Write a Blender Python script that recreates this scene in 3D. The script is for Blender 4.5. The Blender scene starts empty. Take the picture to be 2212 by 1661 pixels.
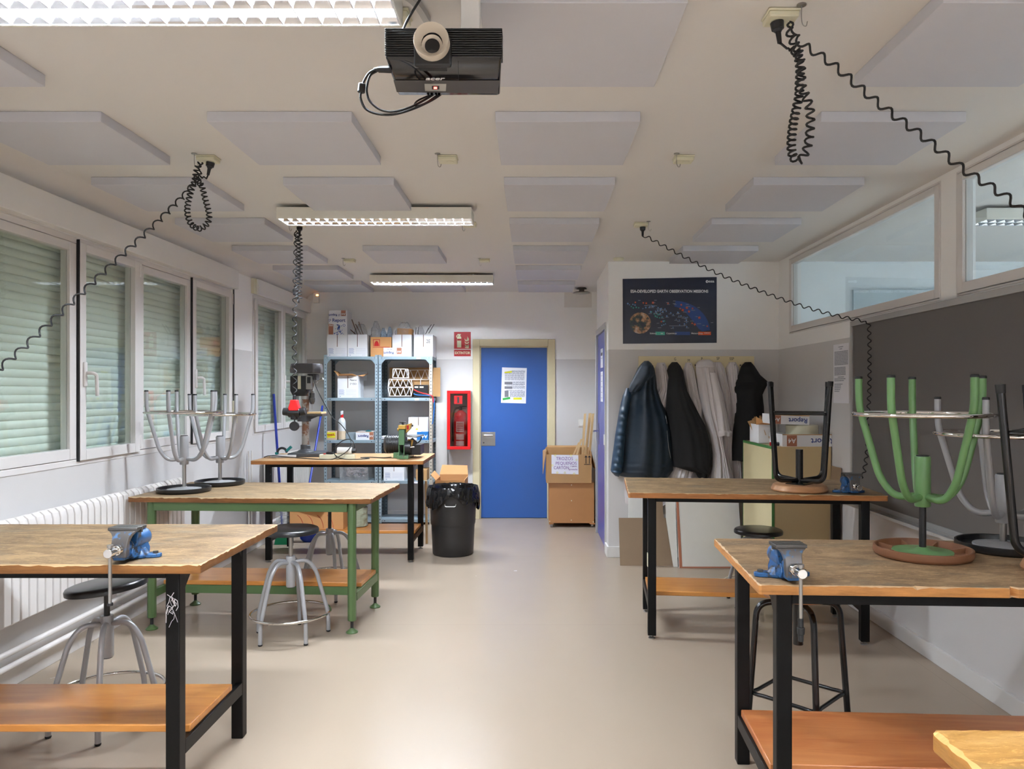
import bpy, math, random
from mathutils import Vector, Matrix
random.seed(11)
PI = math.pi
SC = bpy.context.scene
COL = SC.collection

# ---------------------------------------------------------------- camera, world, exposure
F, VX, VY, HC = 1620.0, 1150.0, 846.0, 1.5        # focal length in px, vanishing point, eye height
cd = bpy.data.cameras.new('camera')
cd.sensor_width = 36.0
cd.lens = F / 2212 * 36
cd.shift_x = -(VX - 1106) / 2212
cd.shift_y = (VY - 830.5) / 2212
cd.clip_start = 0.05
cam = bpy.data.objects.new('camera', cd)
COL.objects.link(cam)
cam.location = (0, 0, HC)
cam.rotation_euler = (PI / 2, 0, 0)
SC.camera = cam
w = bpy.data.worlds.new('world'); SC.world = w; w.use_nodes = True
w.node_tree.nodes['Background'].inputs[0].default_value = (0.55, 0.62, 0.7, 1)
w.node_tree.nodes['Background'].inputs[1].default_value = 0.05
SC.view_settings.view_transform = 'Standard'
SC.view_settings.look = 'None'
SC.view_settings.exposure = 1.13
SC.view_settings.gamma = 1.0
SC.cycles.max_bounces = 10
SC.cycles.diffuse_bounces = 6
SC.cycles.transparent_max_bounces = 16
SC.cycles.sample_clamp_indirect = 6.0
SC.cycles.caustics_reflective = False
SC.cycles.caustics_refractive = False
TUBE_POWER = 300.0                                # emission of the fluorescent tubes


def at(px, py, Y):
    """World point seen at pixel (px, py) of the photograph at distance Y."""
    return Vector(((px - VX) * Y / F, Y, HC - (py - VY) * Y / F))


def lin(c):
    return tuple(((v / 255) / 12.92 if v <= 10 else ((v / 255 + 0.055) / 1.055) ** 2.4) for v in c)


# ---------------------------------------------------------------- materials
def nt_new(name):
    m = bpy.data.materials.new(name); m.use_nodes = True
    nt = m.node_tree
    return m, nt, nt.nodes['Principled BSDF'], nt.nodes['Material Output']


def mth(nt, op, a, b=None, clamp=False):
    n = nt.nodes.new('ShaderNodeMath'); n.operation = op; n.use_clamp = clamp
    for i, v in enumerate((a, b)):
        if v is None: continue
        if isinstance(v, (int, float)): n.inputs[i].default_value = v
        else: nt.links.new(v, n.inputs[i])
    return n.outputs[0]


def mixc(nt, fac, a, b, mode='MIX'):
    n = nt.nodes.new('ShaderNodeMix'); n.data_type = 'RGBA'; n.blend_type = mode
    if isinstance(fac, (int, float)): n.inputs[0].default_value = fac
    else: nt.links.new(fac, n.inputs[0])
    for k, v in ((6, a), (7, b)):
        if isinstance(v, tuple): n.inputs[k].default_value = (*v[:3], 1)
        else: nt.links.new(v, n.inputs[k])
    return n.outputs[2]


def tex(nt, scale, coord='Object', detail=4, stretch=(1, 1, 1), rough=0.55, dist=0.0, turn=0.0):
    tc = nt.nodes.new('ShaderNodeTexCoord'); mp = nt.nodes.new('ShaderNodeMapping')
    mp.inputs['Scale'].default_value = stretch; mp.inputs['Rotation'].default_value = (0, 0, turn)
    nt.links.new(tc.outputs[coord], mp.inputs[0])
    n = nt.nodes.new('ShaderNodeTexNoise')
    n.inputs['Scale'].default_value = scale; n.inputs['Detail'].default_value = detail
    n.inputs['Roughness'].default_value = rough; n.inputs['Distortion'].default_value = dist
    nt.links.new(mp.outputs[0], n.inputs['Vector'])
    return n.outputs['Fac']


def ramp(nt, fac, stops):
    r = nt.nodes.new('ShaderNodeValToRGB'); el = r.color_ramp.elements
    while len(el) < len(stops): el.new(0.5)
    for e, (p, c) in zip(el, stops):
        e.position = p; e.color = (*c[:3], 1) if isinstance(c, tuple) else (c, c, c, 1)
    nt.links.new(fac, r.inputs[0])
    return r.outputs[0]


def bump(nt, bs, h, strength, dist=0.002):
    b = nt.nodes.new('ShaderNodeBump'); b.inputs['Strength'].default_value = strength
    b.inputs['Distance'].default_value = dist
    nt.links.new(h, b.inputs['Height']); nt.links.new(b.outputs[0], bs.inputs['Normal'])


def P(name, rgb, rough=0.5, metal=0.0, var=0.05, scale=9.0, bmp=0.0, bsc=80.0, stretch=(1, 1, 1), coat=0.0, emis=0.0, spec=0.5):
    """Procedural paint, plastic, metal or board: base colour with a little noise."""
    m, nt, bs, out = nt_new(name)
    c = lin(rgb)
    lo = tuple(v * (1 - var) for v in c); hi = tuple(min(1, v * (1 + var)) for v in c)
    f = tex(nt, scale, stretch=stretch)
    nt.links.new(mixc(nt, f, lo, hi), bs.inputs['Base Color'])
    bs.inputs['Roughness'].default_value = rough
    bs.inputs['Metallic'].default_value = metal
    bs.inputs['Specular IOR Level'].default_value = spec
    if coat: bs.inputs['Coat Weight'].default_value = coat; bs.inputs['Coat Roughness'].default_value = 0.08
    if bmp: bump(nt, bs, tex(nt, bsc, stretch=stretch, detail=3), bmp)
    if emis:
        bs.inputs['Emission Color'].default_value = (*c, 1); bs.inputs['Emission Strength'].default_value = emis
    return m


def worn_paint(name, rgb, under, rough=0.4, amount=0.5, scale=26.0, metal_under=0.6):
    m, nt, bs, out = nt_new(name)
    f = ramp(nt, tex(nt, scale, detail=7, rough=0.7), [(amount, 0.0), (amount + 0.05, 1.0)])
    g = tex(nt, 14)
    base = mixc(nt, g, tuple(v * .8 for v in lin(rgb)), tuple(min(1, v * 1.2) for v in lin(rgb)))
    nt.links.new(mixc(nt, f, base, lin(under)), bs.inputs['Base Color'])
    nt.links.new(mth(nt, 'MULTIPLY', f, metal_under), bs.inputs['Metallic'])
    bs.inputs['Roughness'].default_value = rough
    return m


def glass(name, tint, refl=1.0, rough=0.0, haze=0.0):
    """Thin pane: tinted see-through plus fresnel reflection."""
    m, nt, bs, out = nt_new(name); nt.nodes.remove(bs)
    tr = nt.nodes.new('ShaderNodeBsdfTransparent'); tr.inputs[0].default_value = (*tint, 1)
    gl = nt.nodes.new('ShaderNodeBsdfGlossy'); gl.inputs['Roughness'].default_value = rough
    gl.inputs['Color'].default_value = (refl, refl, refl, 1)
    lw = nt.nodes.new('ShaderNodeLayerWeight'); lw.inputs[0].default_value = .5
    fr = mth(nt, 'ADD', mth(nt, 'MULTIPLY', mth(nt, 'POWER', lw.outputs['Facing'], 5.0), .94), .045)
    mx = nt.nodes.new('ShaderNodeMixShader')
    nt.links.new(fr, mx.inputs[0]); nt.links.new(tr.outputs[0], mx.inputs[1]); nt.links.new(gl.outputs[0], mx.inputs[2])
    last = mx.outputs[0]
    if haze:
        df = nt.nodes.new('ShaderNodeBsdfDiffuse'); df.inputs[0].default_value = (.8, .8, .8, 1)
        m2 = nt.nodes.new('ShaderNodeMixShader')
        f = ramp(nt, tex(nt, 30, detail=6, stretch=(1, 1, .4), dist=1.5), [(0.35, 0.15 * haze), (0.75, haze)])
        nt.links.new(f, m2.inputs[0]); nt.links.new(last, m2.inputs[1]); nt.links.new(df.outputs[0], m2.inputs[2])
        last = m2.outputs[0]
    nt.links.new(last, out.inputs[0])
    return m


def emitter(name, rgb, s):
    m, nt, bs, out = nt_new(name); nt.nodes.remove(bs)
    e = nt.nodes.new('ShaderNodeEmission'); e.inputs[0].default_value = (*rgb, 1); e.inputs[1].default_value = s
    nt.links.new(e.outputs[0], out.inputs[0])
    return m


def wall_paint():
    """White upper wall, grey washable dado up to 1.88 m."""
    m, nt, bs, out = nt_new('two_tone_wall_paint')
    g = nt.nodes.new('ShaderNodeNewGeometry'); s = nt.nodes.new('ShaderNodeSeparateXYZ')
    nt.links.new(g.outputs['Position'], s.inputs[0])
    up = mth(nt, 'GREATER_THAN', s.outputs[2], 1.882)
    n = tex(nt, 1.3, detail=3)
    white = mixc(nt, n, lin((238, 237, 235)), lin((242, 241, 239)))
    grey = mixc(nt, n, lin((202, 199, 197)), lin((208, 205, 203)))
    nt.links.new(mixc(nt, up, grey, white), bs.inputs['Base Color'])
    nt.links.new(mth(nt, 'ADD', mth(nt, 'MULTIPLY', up, .25), .38), bs.inputs['Roughness'])
    bump(nt, bs, tex(nt, 220, detail=2), .08, .001)
    return m


def floor_vinyl():
    m, nt, bs, out = nt_new('beige_speckled_vinyl')
    big = tex(nt, .8, detail=3)
    c = mixc(nt, big, lin((155, 138, 120)), lin((162, 146, 129)))
    sp = ramp(nt, tex(nt, 420, detail=1), [(0.35, 0.0), (0.42, 0.0), (0.62, 1.0)])
    c = mixc(nt, mth(nt, 'MULTIPLY', sp, .28), c, lin((160, 145, 128)))
    sc = ramp(nt, tex(nt, 6, detail=8, stretch=(6, .6, 1), rough=.75), [(0.66, 0.0), (0.70, 1.0)])
    c = mixc(nt, mth(nt, 'MULTIPLY', sc, .22), c, lin((120, 108, 96)))
    # welded seams every 2 m across and one along the wall
    g = nt.nodes.new('ShaderNodeNewGeometry'); s = nt.nodes.new('ShaderNodeSeparateXYZ')
    nt.links.new(g.outputs['Position'], s.inputs[0])
    fy = mth(nt, 'FRACT', mth(nt, 'DIVIDE', mth(nt, 'SUBTRACT', s.outputs[1], 3.83), 2.0))
    ly = mth(nt, 'LESS_THAN', mth(nt, 'ABSOLUTE', mth(nt, 'SUBTRACT', fy, .5)), .0012)
    lx = mth(nt, 'LESS_THAN', mth(nt, 'ABSOLUTE', mth(nt, 'SUBTRACT', s.outputs[0], 2.135)), .0018)
    c = mixc(nt, mth(nt, 'MULTIPLY', mth(nt, 'MAXIMUM', ly, lx), .35), c, lin((130, 118, 104)))
    nt.links.new(c, bs.inputs['Base Color'])
    r = mth(nt, 'ADD', mth(nt, 'MULTIPLY', tex(nt, 5, detail=5), .10), .20)
    nt.links.new(r, bs.inputs['Roughness'])
    bs.inputs['Specular IOR Level'].default_value = 0.2
    return m


def bench_wood(name, lo, mid, hi, edge, dirt=.5, stain=(98, 100, 92)):
    """Scratched worktop: long streaks, pale scuffs, ink stains; varnished sides."""
    m, nt, bs, out = nt_new(name)
    a = tex(nt, 4.5, stretch=(1.0, 2.6, 1), detail=12, rough=.78, dist=.9)
    c = ramp(nt, a, [(0.38, lin(lo)), (0.50, lin(mid)), (0.61, lin(hi))])
    b = ramp(nt, tex(nt, 15, stretch=(1, 3.2, 1), detail=10, rough=.8, dist=1.6), [(0.54, 0.0), (0.59, 1.0)])
    c = mixc(nt, mth(nt, 'MULTIPLY', b, .62), c, tuple(min(1, v * 1.35) for v in lin(hi)))
    d = ramp(nt, tex(nt, 21, stretch=(1, 3.0, 1), detail=10, rough=.82, dist=2.2), [(0.575, 0.0), (0.61, 1.0)])
    c = mixc(nt, mth(nt, 'MULTIPLY', d, dirt), c, lin((58, 44, 34)))
    for tn, sc_ in ((.35, 9), (-.5, 7), (1.2, 8)):
        k = ramp(nt, tex(nt, sc_, stretch=(1, 14, 1), detail=6, rough=.7, turn=tn), [(0.655, 0.0), (0.675, 1.0)])
        c = mixc(nt, mth(nt, 'MULTIPLY', k, dirt), c, lin((62, 46, 36)) if tn > 0 else tuple(min(1, v * 1.5) for v in lin(hi)))
    s = ramp(nt, tex(nt, 3.1, stretch=(1, 2.2, 1), detail=5), [(0.55, 0.0), (0.72, 1.0)])
    c = mixc(nt, mth(nt, 'MULTIPLY', s, .5), c, lin(stain))
    e1 = tex(nt, 5, stretch=(1, 1, 9), detail=7, rough=.7)
    e = ramp(nt, e1, [(0.3, tuple(v * .55 for v in lin(edge))), (0.5, lin(edge)), (0.72, tuple(min(1, v * 1.35) for v in lin(edge)))])
    g = nt.nodes.new('ShaderNodeNewGeometry'); sx = nt.nodes.new('ShaderNodeSeparateXYZ')
    nt.links.new(g.outputs['True Normal'], sx.inputs[0])
    up = ramp(nt, sx.outputs[2], [(0.25, 0.0), (0.55, 1.0)])
    fr = ramp(nt, sx.outputs[2], [(0.12, 0.0), (0.3, 1.0), (0.93, 1.0), (0.985, 0.0)])
    body = mixc(nt, up, e, c)
    wear = mth(nt, 'MULTIPLY', fr, .75 if dirt > .1 else .2)
    nt.links.new(mixc(nt, wear, body, tuple(min(1, v * 1.45) for v in lin(hi))), bs.inputs['Base Color'])
    bs.inputs['Roughness'].default_value = .55
    bump(nt, bs, a, .25, .004)
    return m


def shelf_wood(name, lo, hi, rough=.28, scratch=0.0):
    m, nt, bs, out = nt_new(name)
    a = tex(nt, 2.0, stretch=(.8, 7, 3), detail=7, rough=.6, dist=1.2)
    c = ramp(nt, a, [(0.32, lin(lo)), (0.66, lin(hi))])
    k = ramp(nt, tex(nt, 2.6, stretch=(1, 2, 1), detail=1), [(0.76, 0.0), (0.79, 1.0)])
    c = mixc(nt, mth(nt, 'MULTIPLY', k, .5), c, lin((88, 48, 22)))
    if scratch:
        s = ramp(nt, tex(nt, 8, stretch=(1, 9, 1), detail=8, rough=.8), [(0.6, 0.0), (0.66, 1.0)])
        c = mixc(nt, mth(nt, 'MULTIPLY', s, scratch), c, lin((205, 165, 130)))
    nt.links.new(c, bs.inputs['Base Color'])
    bs.inputs['Roughness'].default_value = rough
    bs.inputs['Coat Weight'].default_value = .12
    bs.inputs['Coat Roughness'].default_value = .15
    return m


def chipped_black():
    m, nt, bs, out = nt_new('black_gloss_bench_paint')
    f = ramp(nt, tex(nt, 17, detail=8, rough=.75), [(0.69, 0.0), (0.70, 1.0)])
    nt.links.new(mixc(nt, f, lin((7, 7, 7)), lin((150, 148, 145))), bs.inputs['Base Color'])
    bs.inputs['Roughness'].default_value = .42
    bs.inputs['Specular IOR Level'].default_value = .2
    return m


def perforated(name, rgb):
    """Slotted angle steel: a hole every 38 mm down the middle of the flange."""
    m, nt, bs, out = nt_new(name)
    tc = nt.nodes.new('ShaderNodeTexCoord'); s = nt.nodes.new('ShaderNodeSeparateXYZ')
    nt.links.new(tc.outputs['Object'], s.inputs[0])
    fz = mth(nt, 'SUBTRACT', mth(nt, 'FRACT', mth(nt, 'DIVIDE', s.outputs[2], .038)), .5)
    dz = mth(nt, 'MULTIPLY', fz, .038)
    d2 = mth(nt, 'ADD', mth(nt, 'MULTIPLY', dz, dz), mth(nt, 'MULTIPLY', s.outputs[0], s.outputs[0]))
    h = mth(nt, 'LESS_THAN', d2, .0062 ** 2)
    nt.links.new(mixc(nt, h, lin(rgb), lin((45, 50, 54))), bs.inputs['Base Color'])
    bs.inputs['Roughness'].default_value = .42; bs.inputs['Metallic'].default_value = .15
    return m


def earth_print():
    m, nt, bs, out = nt_new('printed_globe')
    f = tex(nt, 9, detail=6, rough=.65)
    c = ramp(nt, f, [(0.40, lin((12, 20, 34))), (0.47, lin((40, 55, 50))), (0.53, lin((176, 126, 84))), (0.68, lin((214, 204, 190)))])
    nt.links.new(c, bs.inputs['Base Color']); bs.inputs['Roughness'].default_value = .3
    return m


WALL = wall_paint(); FLOOR = floor_vinyl()
CEIL = P('warm_white_ceiling_paint', (216, 213, 209), .8, var=.02, scale=1.2)
TILE = P('pale_grey_acoustic_felt', (199, 199, 205), .95, var=.02, bmp=.15, bsc=500)
PVC = P('white_pvc', (216, 212, 209), .28, var=.01)
WHITE = P('white_enamel', (228, 226, 222), .35, var=.02)
SKIRT = P('white_baseboard', (214, 211, 207), .4, var=.02)
SHUT = P('pale_shutter_slats', (226, 232, 224), .5, var=.03, scale=3)
RUBBER = P('black_rubber', (22, 22, 23), .6)
BLACKP = P('black_plastic', (24, 24, 26), .4)
GLOSSB = P('gloss_black_plastic', (20, 19, 20), .08, var=.02)
GREYP = P('dark_grey_plastic', (62, 60, 60), .45)
SILVER = P('silver_grey_lacquer', (166, 166, 168), .34, metal=.2)
CHROME = P('chrome', (225, 222, 218), .07, metal=1.0, var=.02)
STEEL = P('brushed_steel', (168, 166, 162), .32, metal=.9)
DSTEEL = P('dark_worn_steel', (92, 90, 88), .42, metal=.7, var=.2, scale=30)
ALU = P('aluminium_trim', (186, 185, 182), .35, metal=.5)
BLK = chipped_black()
BLKP = P('black_lacquer_tube', (20, 20, 20), .22)
GREEN = P('green_lacquer', (100, 140, 88), .3, var=.08)
GREEND = P('bench_green_lacquer', (82, 108, 66), .38, var=.08)
SEATB = P('black_moulded_seat', (30, 30, 31), .28, bmp=.1, bsc=400)
BROWNSEAT = P('brown_moulded_seat', (126, 84, 58), .5, var=.12, bmp=.2, bsc=200)
BEECH = shelf_wood('pale_wooden_seat', (168, 118, 78), (202, 152, 108), .45)
BLUEV = worn_paint('blue_vise_paint', (40, 88, 138), (66, 68, 74), .38, .53)
JAWP = worn_paint('worn_blue_grey_jaw', (70, 100, 134), (104, 100, 98), .36, .42, 30, .7)
WOOD_L = bench_wood('worn_pale_worktop', (92, 70, 44), (122, 97, 66), (148, 120, 84), (140, 92, 44), .6)
WOOD_G = bench_wood('worn_beige_worktop', (108, 88, 62), (132, 108, 78), (154, 130, 98), (130, 84, 42), .5)
WOOD_B = bench_wood('clean_pale_worktop', (162, 124, 84), (174, 136, 94), (186, 150, 108), (156, 100, 48), .06, (200, 165, 125))
WOOD_RB = bench_wood('weathered_brown_worktop', (108, 86, 60), (142, 115, 82), (172, 144, 106), (166, 108, 58), .55)
WOOD_RF = bench_wood('scratched_brown_worktop', (120, 94, 68), (150, 121, 88), (176, 146, 110), (186, 128, 70), .65)
WOOD_5 = bench_wood('inked_orange_worktop', (150, 106, 50), (172, 126, 64), (186, 142, 82), (172, 120, 56), .35, (90, 88, 60))
SHW = shelf_wood('varnished_pine_shelf', (184, 116, 50), (206, 142, 72))
SHWD = shelf_wood('reddish_scratched_shelf', (164, 92, 48), (188, 122, 72), .35, .35)
BLUEDOOR = P('blue_door_laminate', (42, 88, 158), .35, var=.04, scale=3)
BLUEDOOR2 = P('violet_blue_door_laminate', (72, 84, 168), .3, var=.04, scale=3)
CREAM = P('cream_door_frame_paint', (206, 194, 158), .45, var=.03)
GREYFRAME = P('grey_door_frame_paint', (176, 176, 172), .4)
RED = P('red_cabinet_enamel', (206, 22, 26), .3)
SIGNRED = P('sign_red', (172, 20, 24), .4)
SIGNCR = P('sign_luminous_cream', (224, 222, 186), .5)
CARD = P('brown_cardboard', (178, 138, 92), .85, var=.06, scale=5)
CARDD = P('dark_cardboard', (104, 74, 50), .85, var=.08)
CARDO = P('orange_cardboard', (196, 144, 92), .8, var=.05)
MDF = P('tan_fibreboard', (176, 124, 76), .6, var=.05)
HARDB = P('brown_hardboard', (138, 116, 92), .65, var=.06)
WCARD = P('white_carton', (226, 226, 228), .6, var=.02)
PAPER = P('white_paper', (232, 231, 236), .7, var=.01)
PAPERG = P('printed_grey_lines', (158, 160, 170), .7)
PANELG = P('printed_grey_block', (120, 120, 126), .7)
INK = P('black_ink', (26, 24, 26), .6)
NAVYINK = P('navy_print', (36, 58, 128), .5)
BROWNINK = P('brown_print', (166, 106, 80), .5)
PURPLE = P('purple_marker', (132, 84, 150), .6)
YEL = P('yellow_highlight', (226, 220, 40), .6)
GRN = P('green_highlight', (46, 168, 66), .6)
ORANGE = P('orange_print', (226, 92, 44), .5)
TEALP = P('teal_print', (70, 170, 150), .5)
LBLUEP = P('pale_blue_print', (120, 160, 210), .5)
BLUEP = P('blue_print', (36, 66, 130), .4)
POSTER = P('poster_navy', (20, 26, 48), .3, var=.25, scale=1.5)
WINK = P('white_print', (232, 232, 232), .5)
SHELFM = P('blue_grey_steel', (142, 160, 170), .4, metal=.15)
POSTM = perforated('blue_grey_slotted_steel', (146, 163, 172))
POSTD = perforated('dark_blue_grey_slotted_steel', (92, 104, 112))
POSTB = perforated('beige_slotted_steel', (188, 180, 164))
BOARD = P('charcoal_chalkboard', (96, 92, 88), .5, var=.06, scale=2)
CABC = P('cream_cabinet_laminate', (218, 204, 160), .45, var=.03)
CABD = P('tan_cabinet_side', (196, 172, 128), .5, var=.03)
CABG = P('green_edge_tape', (64, 120, 60), .5)
NAVY = P('navy_quilted_nylon', (20, 36, 50), .5, var=.25, scale=4, bmp=.9, bsc=12)
BLACKF = P('black_fleece', (18, 18, 19), .9, var=.2, bmp=.3, bsc=60)
BLACKF2 = P('black_wool', (14, 14, 15), .95, var=.2, bmp=.3, bsc=60)
COTTON = P('white_cotton', (216, 210, 210), .85, var=.04, bmp=.25, bsc=24)
BINB = P('black_ribbed_bin_plastic', (34, 32, 31), .42)
LINER = P('black_bin_liner', (16, 16, 18), .16, bmp=.6, bsc=22)
BROOMB = P('blue_broom_handle', (22, 48, 148), .35)
DUSTB = P('blue_dustpan_plastic', (26, 62, 176), .4)
TEAL = P('green_bristles', (34, 158, 112), .8, bmp=.8, bsc=90, stretch=(1, 1, .1))
CLAMPT = P('teal_clamp_grip', (20, 120, 118), .45)
OCHRE = P('ochre_paint', (190, 148, 66), .45)
SANDG = P('machine_green', (86, 122, 86), .4, var=.1)
CREAMP = P('cream_plastic', (214, 210, 184), .4)
RUST = worn_paint('rusty_steel_column', (150, 146, 140), (118, 82, 62), .4, .48, 9, .3)
REDP = P('red_plastic', (214, 30, 32), .35)
BLUEBOX = P('blue_carton', (24, 108, 176), .5)
SPRUCE = P('pale_sawn_spruce', (216, 184, 136), .6, var=.1, stretch=(8, 8, .6))
GREYBOX = P('grey_blue_tub', (132, 144, 152), .5)
CLEAR = glass('clear_plastic', (.93, .95, .96), .9, .08, haze=.25)
BAG = glass('crumpled_clear_bag', (.94, .95, .96), .9, .12, haze=.26)
BAGB = glass('blue_clear_bag', (.74, .85, .95), .9, .12, haze=.25)
WATER = glass('amber_liquid', (.86, .76, .60), .5, .1, haze=.3)
PANE = glass('window_glass', (.93, .96, .94), 1.0, 0.0)
PANER = glass('interior_window_glass', (.90, .955, .985), .9, 0.0)
CABGL = glass('cabinet_glass', (.72, .62, .60), .9, .02)
TUBEM = emitter('fluorescent_tube', (.83, .92, 1.04), TUBE_POWER)
TUBEN = emitter('cool_fluorescent_tube', (.70, .86, 1.06), TUBE_POWER * 1.25)
TUBEOFF = P('unlit_tube', (220, 220, 216), .3)
LOUV = P('specular_louvre_aluminium', (226, 229, 234), .10, metal=1.0, var=.01)
BLADE = P('white_louvre_blade', (232, 234, 238), .4, var=.01)
LUMW = P('luminaire_white_enamel', (222, 219, 208), .4, var=.01)
REDLED = emitter('red_led', (1, .05, .04), 8)
ORLED = emitter('orange_led', (1, .35, .08), 6)
LENS = P('lens_black', (6, 6, 8), .05)
RINGM = P('lens_ring_cream', (206, 196, 180), .4)
NEIGH = P('neighbour_room_white', (234, 240, 242), .6, var=.02)
NEIGHB = P('neighbour_board_blue', (196, 208, 212), .3)
PIPE = P('white_radiator_enamel', (218, 213, 208), .3, var=.01)


# ---------------------------------------------------------------- mesh helpers
def frames(path, closed=False):
    n = len(path); T = []
    for i in range(n):
        a = path[(i - 1) % n] if (closed or i > 0) else path[i]
        b = path[(i + 1) % n] if (closed or i < n - 1) else path[i]
        d = b - a
        T.append(d.normalized() if d.length > 1e-9 else Vector((0, 0, 1)))
    up = Vector((0, 0, 1)) if abs(T[0].z) < .9 else Vector((1, 0, 0))
    N = [(up - T[0] * up.dot(T[0])).normalized()]
    for i in range(1, n):
        v = N[-1] - T[i] * N[-1].dot(T[i])
        N.append(v.normalized() if v.length > 1e-6 else N[-1])
    return T, N


class MB:
    def __init__(s): s.v = []; s.f = []; s.m = None

    def add(s, vs, fs):
        b = len(s.v)
        for p in vs:
            p = Vector(p)
            s.v.append(s.m @ p if s.m is not None else p)
        s.f += [tuple(b + i for i in f) for f in fs]
        return s

    def box(s, x0, x1, y0, y1, z0, z1):
        return s.add([(x0, y0, z0), (x1, y0, z0), (x1, y1, z0), (x0, y1, z0), (x0, y0, z1), (x1, y0, z1), (x1, y1, z1), (x0, y1, z1)],
                     [(0, 3, 2, 1), (4, 5, 6, 7), (0, 1, 5, 4), (1, 2, 6, 5), (2, 3, 7, 6), (3, 0, 4, 7)])

    def obox(s, c, size, rot=(0, 0, 0)):
        from mathutils import Euler
        R = Euler(rot).to_matrix(); c = Vector(c); h = [v / 2 for v in size]
        vs = [c + R @ Vector((sx * h[0], sy * h[1], sz * h[2])) for sz in (-1, 1) for sx, sy in ((-1, -1), (1, -1), (1, 1), (-1, 1))]
        return s.add(vs, [(0, 3, 2, 1), (4, 5, 6, 7), (0, 1, 5, 4), (1, 2, 6, 5), (2, 3, 7, 6), (3, 0, 4, 7)])

    def tube(s, path, r, n=8, closed=False, cap=True, phase=0.0):
        path = [Vector(p) for p in path]; T, N = frames(path, closed); k = len(path)
        vs = []
        for i, p in enumerate(path):
            B = T[i].cross(N[i]); rr = r[i] if isinstance(r, (list, tuple)) else r
            for j in range(n):
                a = 2 * PI * j / n + phase
                vs.append(p + (N[i] * math.cos(a) + B * math.sin(a)) * rr)
        fs = []
        for i in range(k if closed else k - 1):
            i2 = (i + 1) % k
            for j in range(n):
                j2 = (j + 1) % n
                fs.append((i * n + j, i * n + j2, i2 * n + j2, i2 * n + j))
        if cap and not closed:
            fs.append(tuple(range(n - 1, -1, -1))); fs.append(tuple((k - 1) * n + j for j in range(n)))
        return s.add(vs, fs)

    def cyl(s, a, b, r0, r1=None, n=20, cap=True, phase=0.0):
        return s.tube([a, b], [r0, r0 if r1 is None else r1], n, cap=cap, phase=phase)

    def lathe(s, prof, n=32, c=(0, 0, 0), axis='z'):
        vs = []
        for r, z in prof:
            for j in range(n):
                a = 2 * PI * j / n; x, y = r * math.cos(a), r * math.sin(a)
                p = (x, y, z) if axis == 'z' else (x, z, y)
                vs.append(Vector(c) + Vector(p))
        fs = []
        for i in range(len(prof) - 1):
            for j in range(n):
                j2 = (j + 1) % n
                q = (i * n + j, i * n + j2, (i + 1) * n + j2, (i + 1) * n + j)
                fs.append(q if axis == 'z' else q[::-1])
        return s.add(vs, fs)

    def prism(s, poly, off):
        """poly: 3D points; off: extrusion vector."""
        n = len(poly); off = Vector(off)
        vs = [Vector(p) for p in poly] + [Vector(p) + off for p in poly]
        fs = [tuple(range(n - 1, -1, -1)), tuple(range(n, 2 * n))]
        fs += [(i, (i + 1) % n, (i + 1) % n + n, i + n) for i in range(n)]
        return s.add(vs, fs)

    def loft(s, rows, closed=True, cap=True):
        n = len(rows[0]); vs = [p for r in rows for p in r]; fs = []
        for i in range(len(rows) - 1):
            for j in range(n if closed else n - 1):
                j2 = (j + 1) % n
                fs.append((i * n + j, i * n + j2, (i + 1) * n + j2, (i + 1) * n + j))
        if cap and closed:
            fs.append(tuple(range(n - 1, -1, -1))); fs.append(tuple((len(rows) - 1) * n + j for j in range(n)))
        return s.add(vs, fs)

    def build(s, name, mat, parent=None, local=False, smooth=40, bevel=0.0, seg=2, kind=None, label=None, solid=0.0):
        me = bpy.data.meshes.new(name)
        o0 = Vector(parent.location) if (parent is not None and not local) else Vector((0, 0, 0))
        if parent is not None and not local:
            q = parent.parent
            while q is not None: o0 = o0 + Vector(q.location); q = q.parent
        me.from_pydata([tuple(v - o0) for v in s.v], [], s.f)
        import bmesh
        bm = bmesh.new(); bm.from_mesh(me); bmesh.ops.recalc_face_normals(bm, faces=bm.faces); bm.to_mesh(me); bm.free()
        me.materials.append(mat)
        if smooth:
            me.shade_smooth(); me.set_sharp_from_angle(angle=math.radians(smooth))
        ob = bpy.data.objects.new(name, me); COL.objects.link(ob)
        if parent is not None: ob.parent = parent
        if bevel:
            b = ob.modifiers.new('edge', 'BEVEL'); b.width = bevel; b.segments = seg; b.limit_method = 'ANGLE'; b.angle_limit = math.radians(35)
        if solid:
            q = ob.modifiers.new('thickness', 'SOLIDIFY'); q.thickness = solid; q.offset = 0
        if kind: ob['kind'] = kind
        if label: ob['label'] = label
        return ob


def tag(o, label, cat, group=None, kind=None):
    o['label'] = label; o['category'] = cat
    if group: o['group'] = group
    if kind: o['kind'] = kind
    return o


def thing(name, loc, label, cat, group=None, rot=(0, 0, 0)):
    o = bpy.data.objects.new(name, None); COL.objects.link(o)
    o.location = loc; o.rotation_euler = rot; o.empty_display_size = .1
    return tag(o, label, cat, group)


def group_node(name, loc, kind=None):
    o = bpy.data.objects.new(name, None); COL.objects.link(o); o.location = loc
    if kind: o['kind'] = kind
    return o


def dup(o, parent=None):
    c = o.copy(); COL.objects.link(c)
    if parent is not None: c.parent = parent
    for ch in list(o.children): dup(ch, c)
    return c


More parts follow.
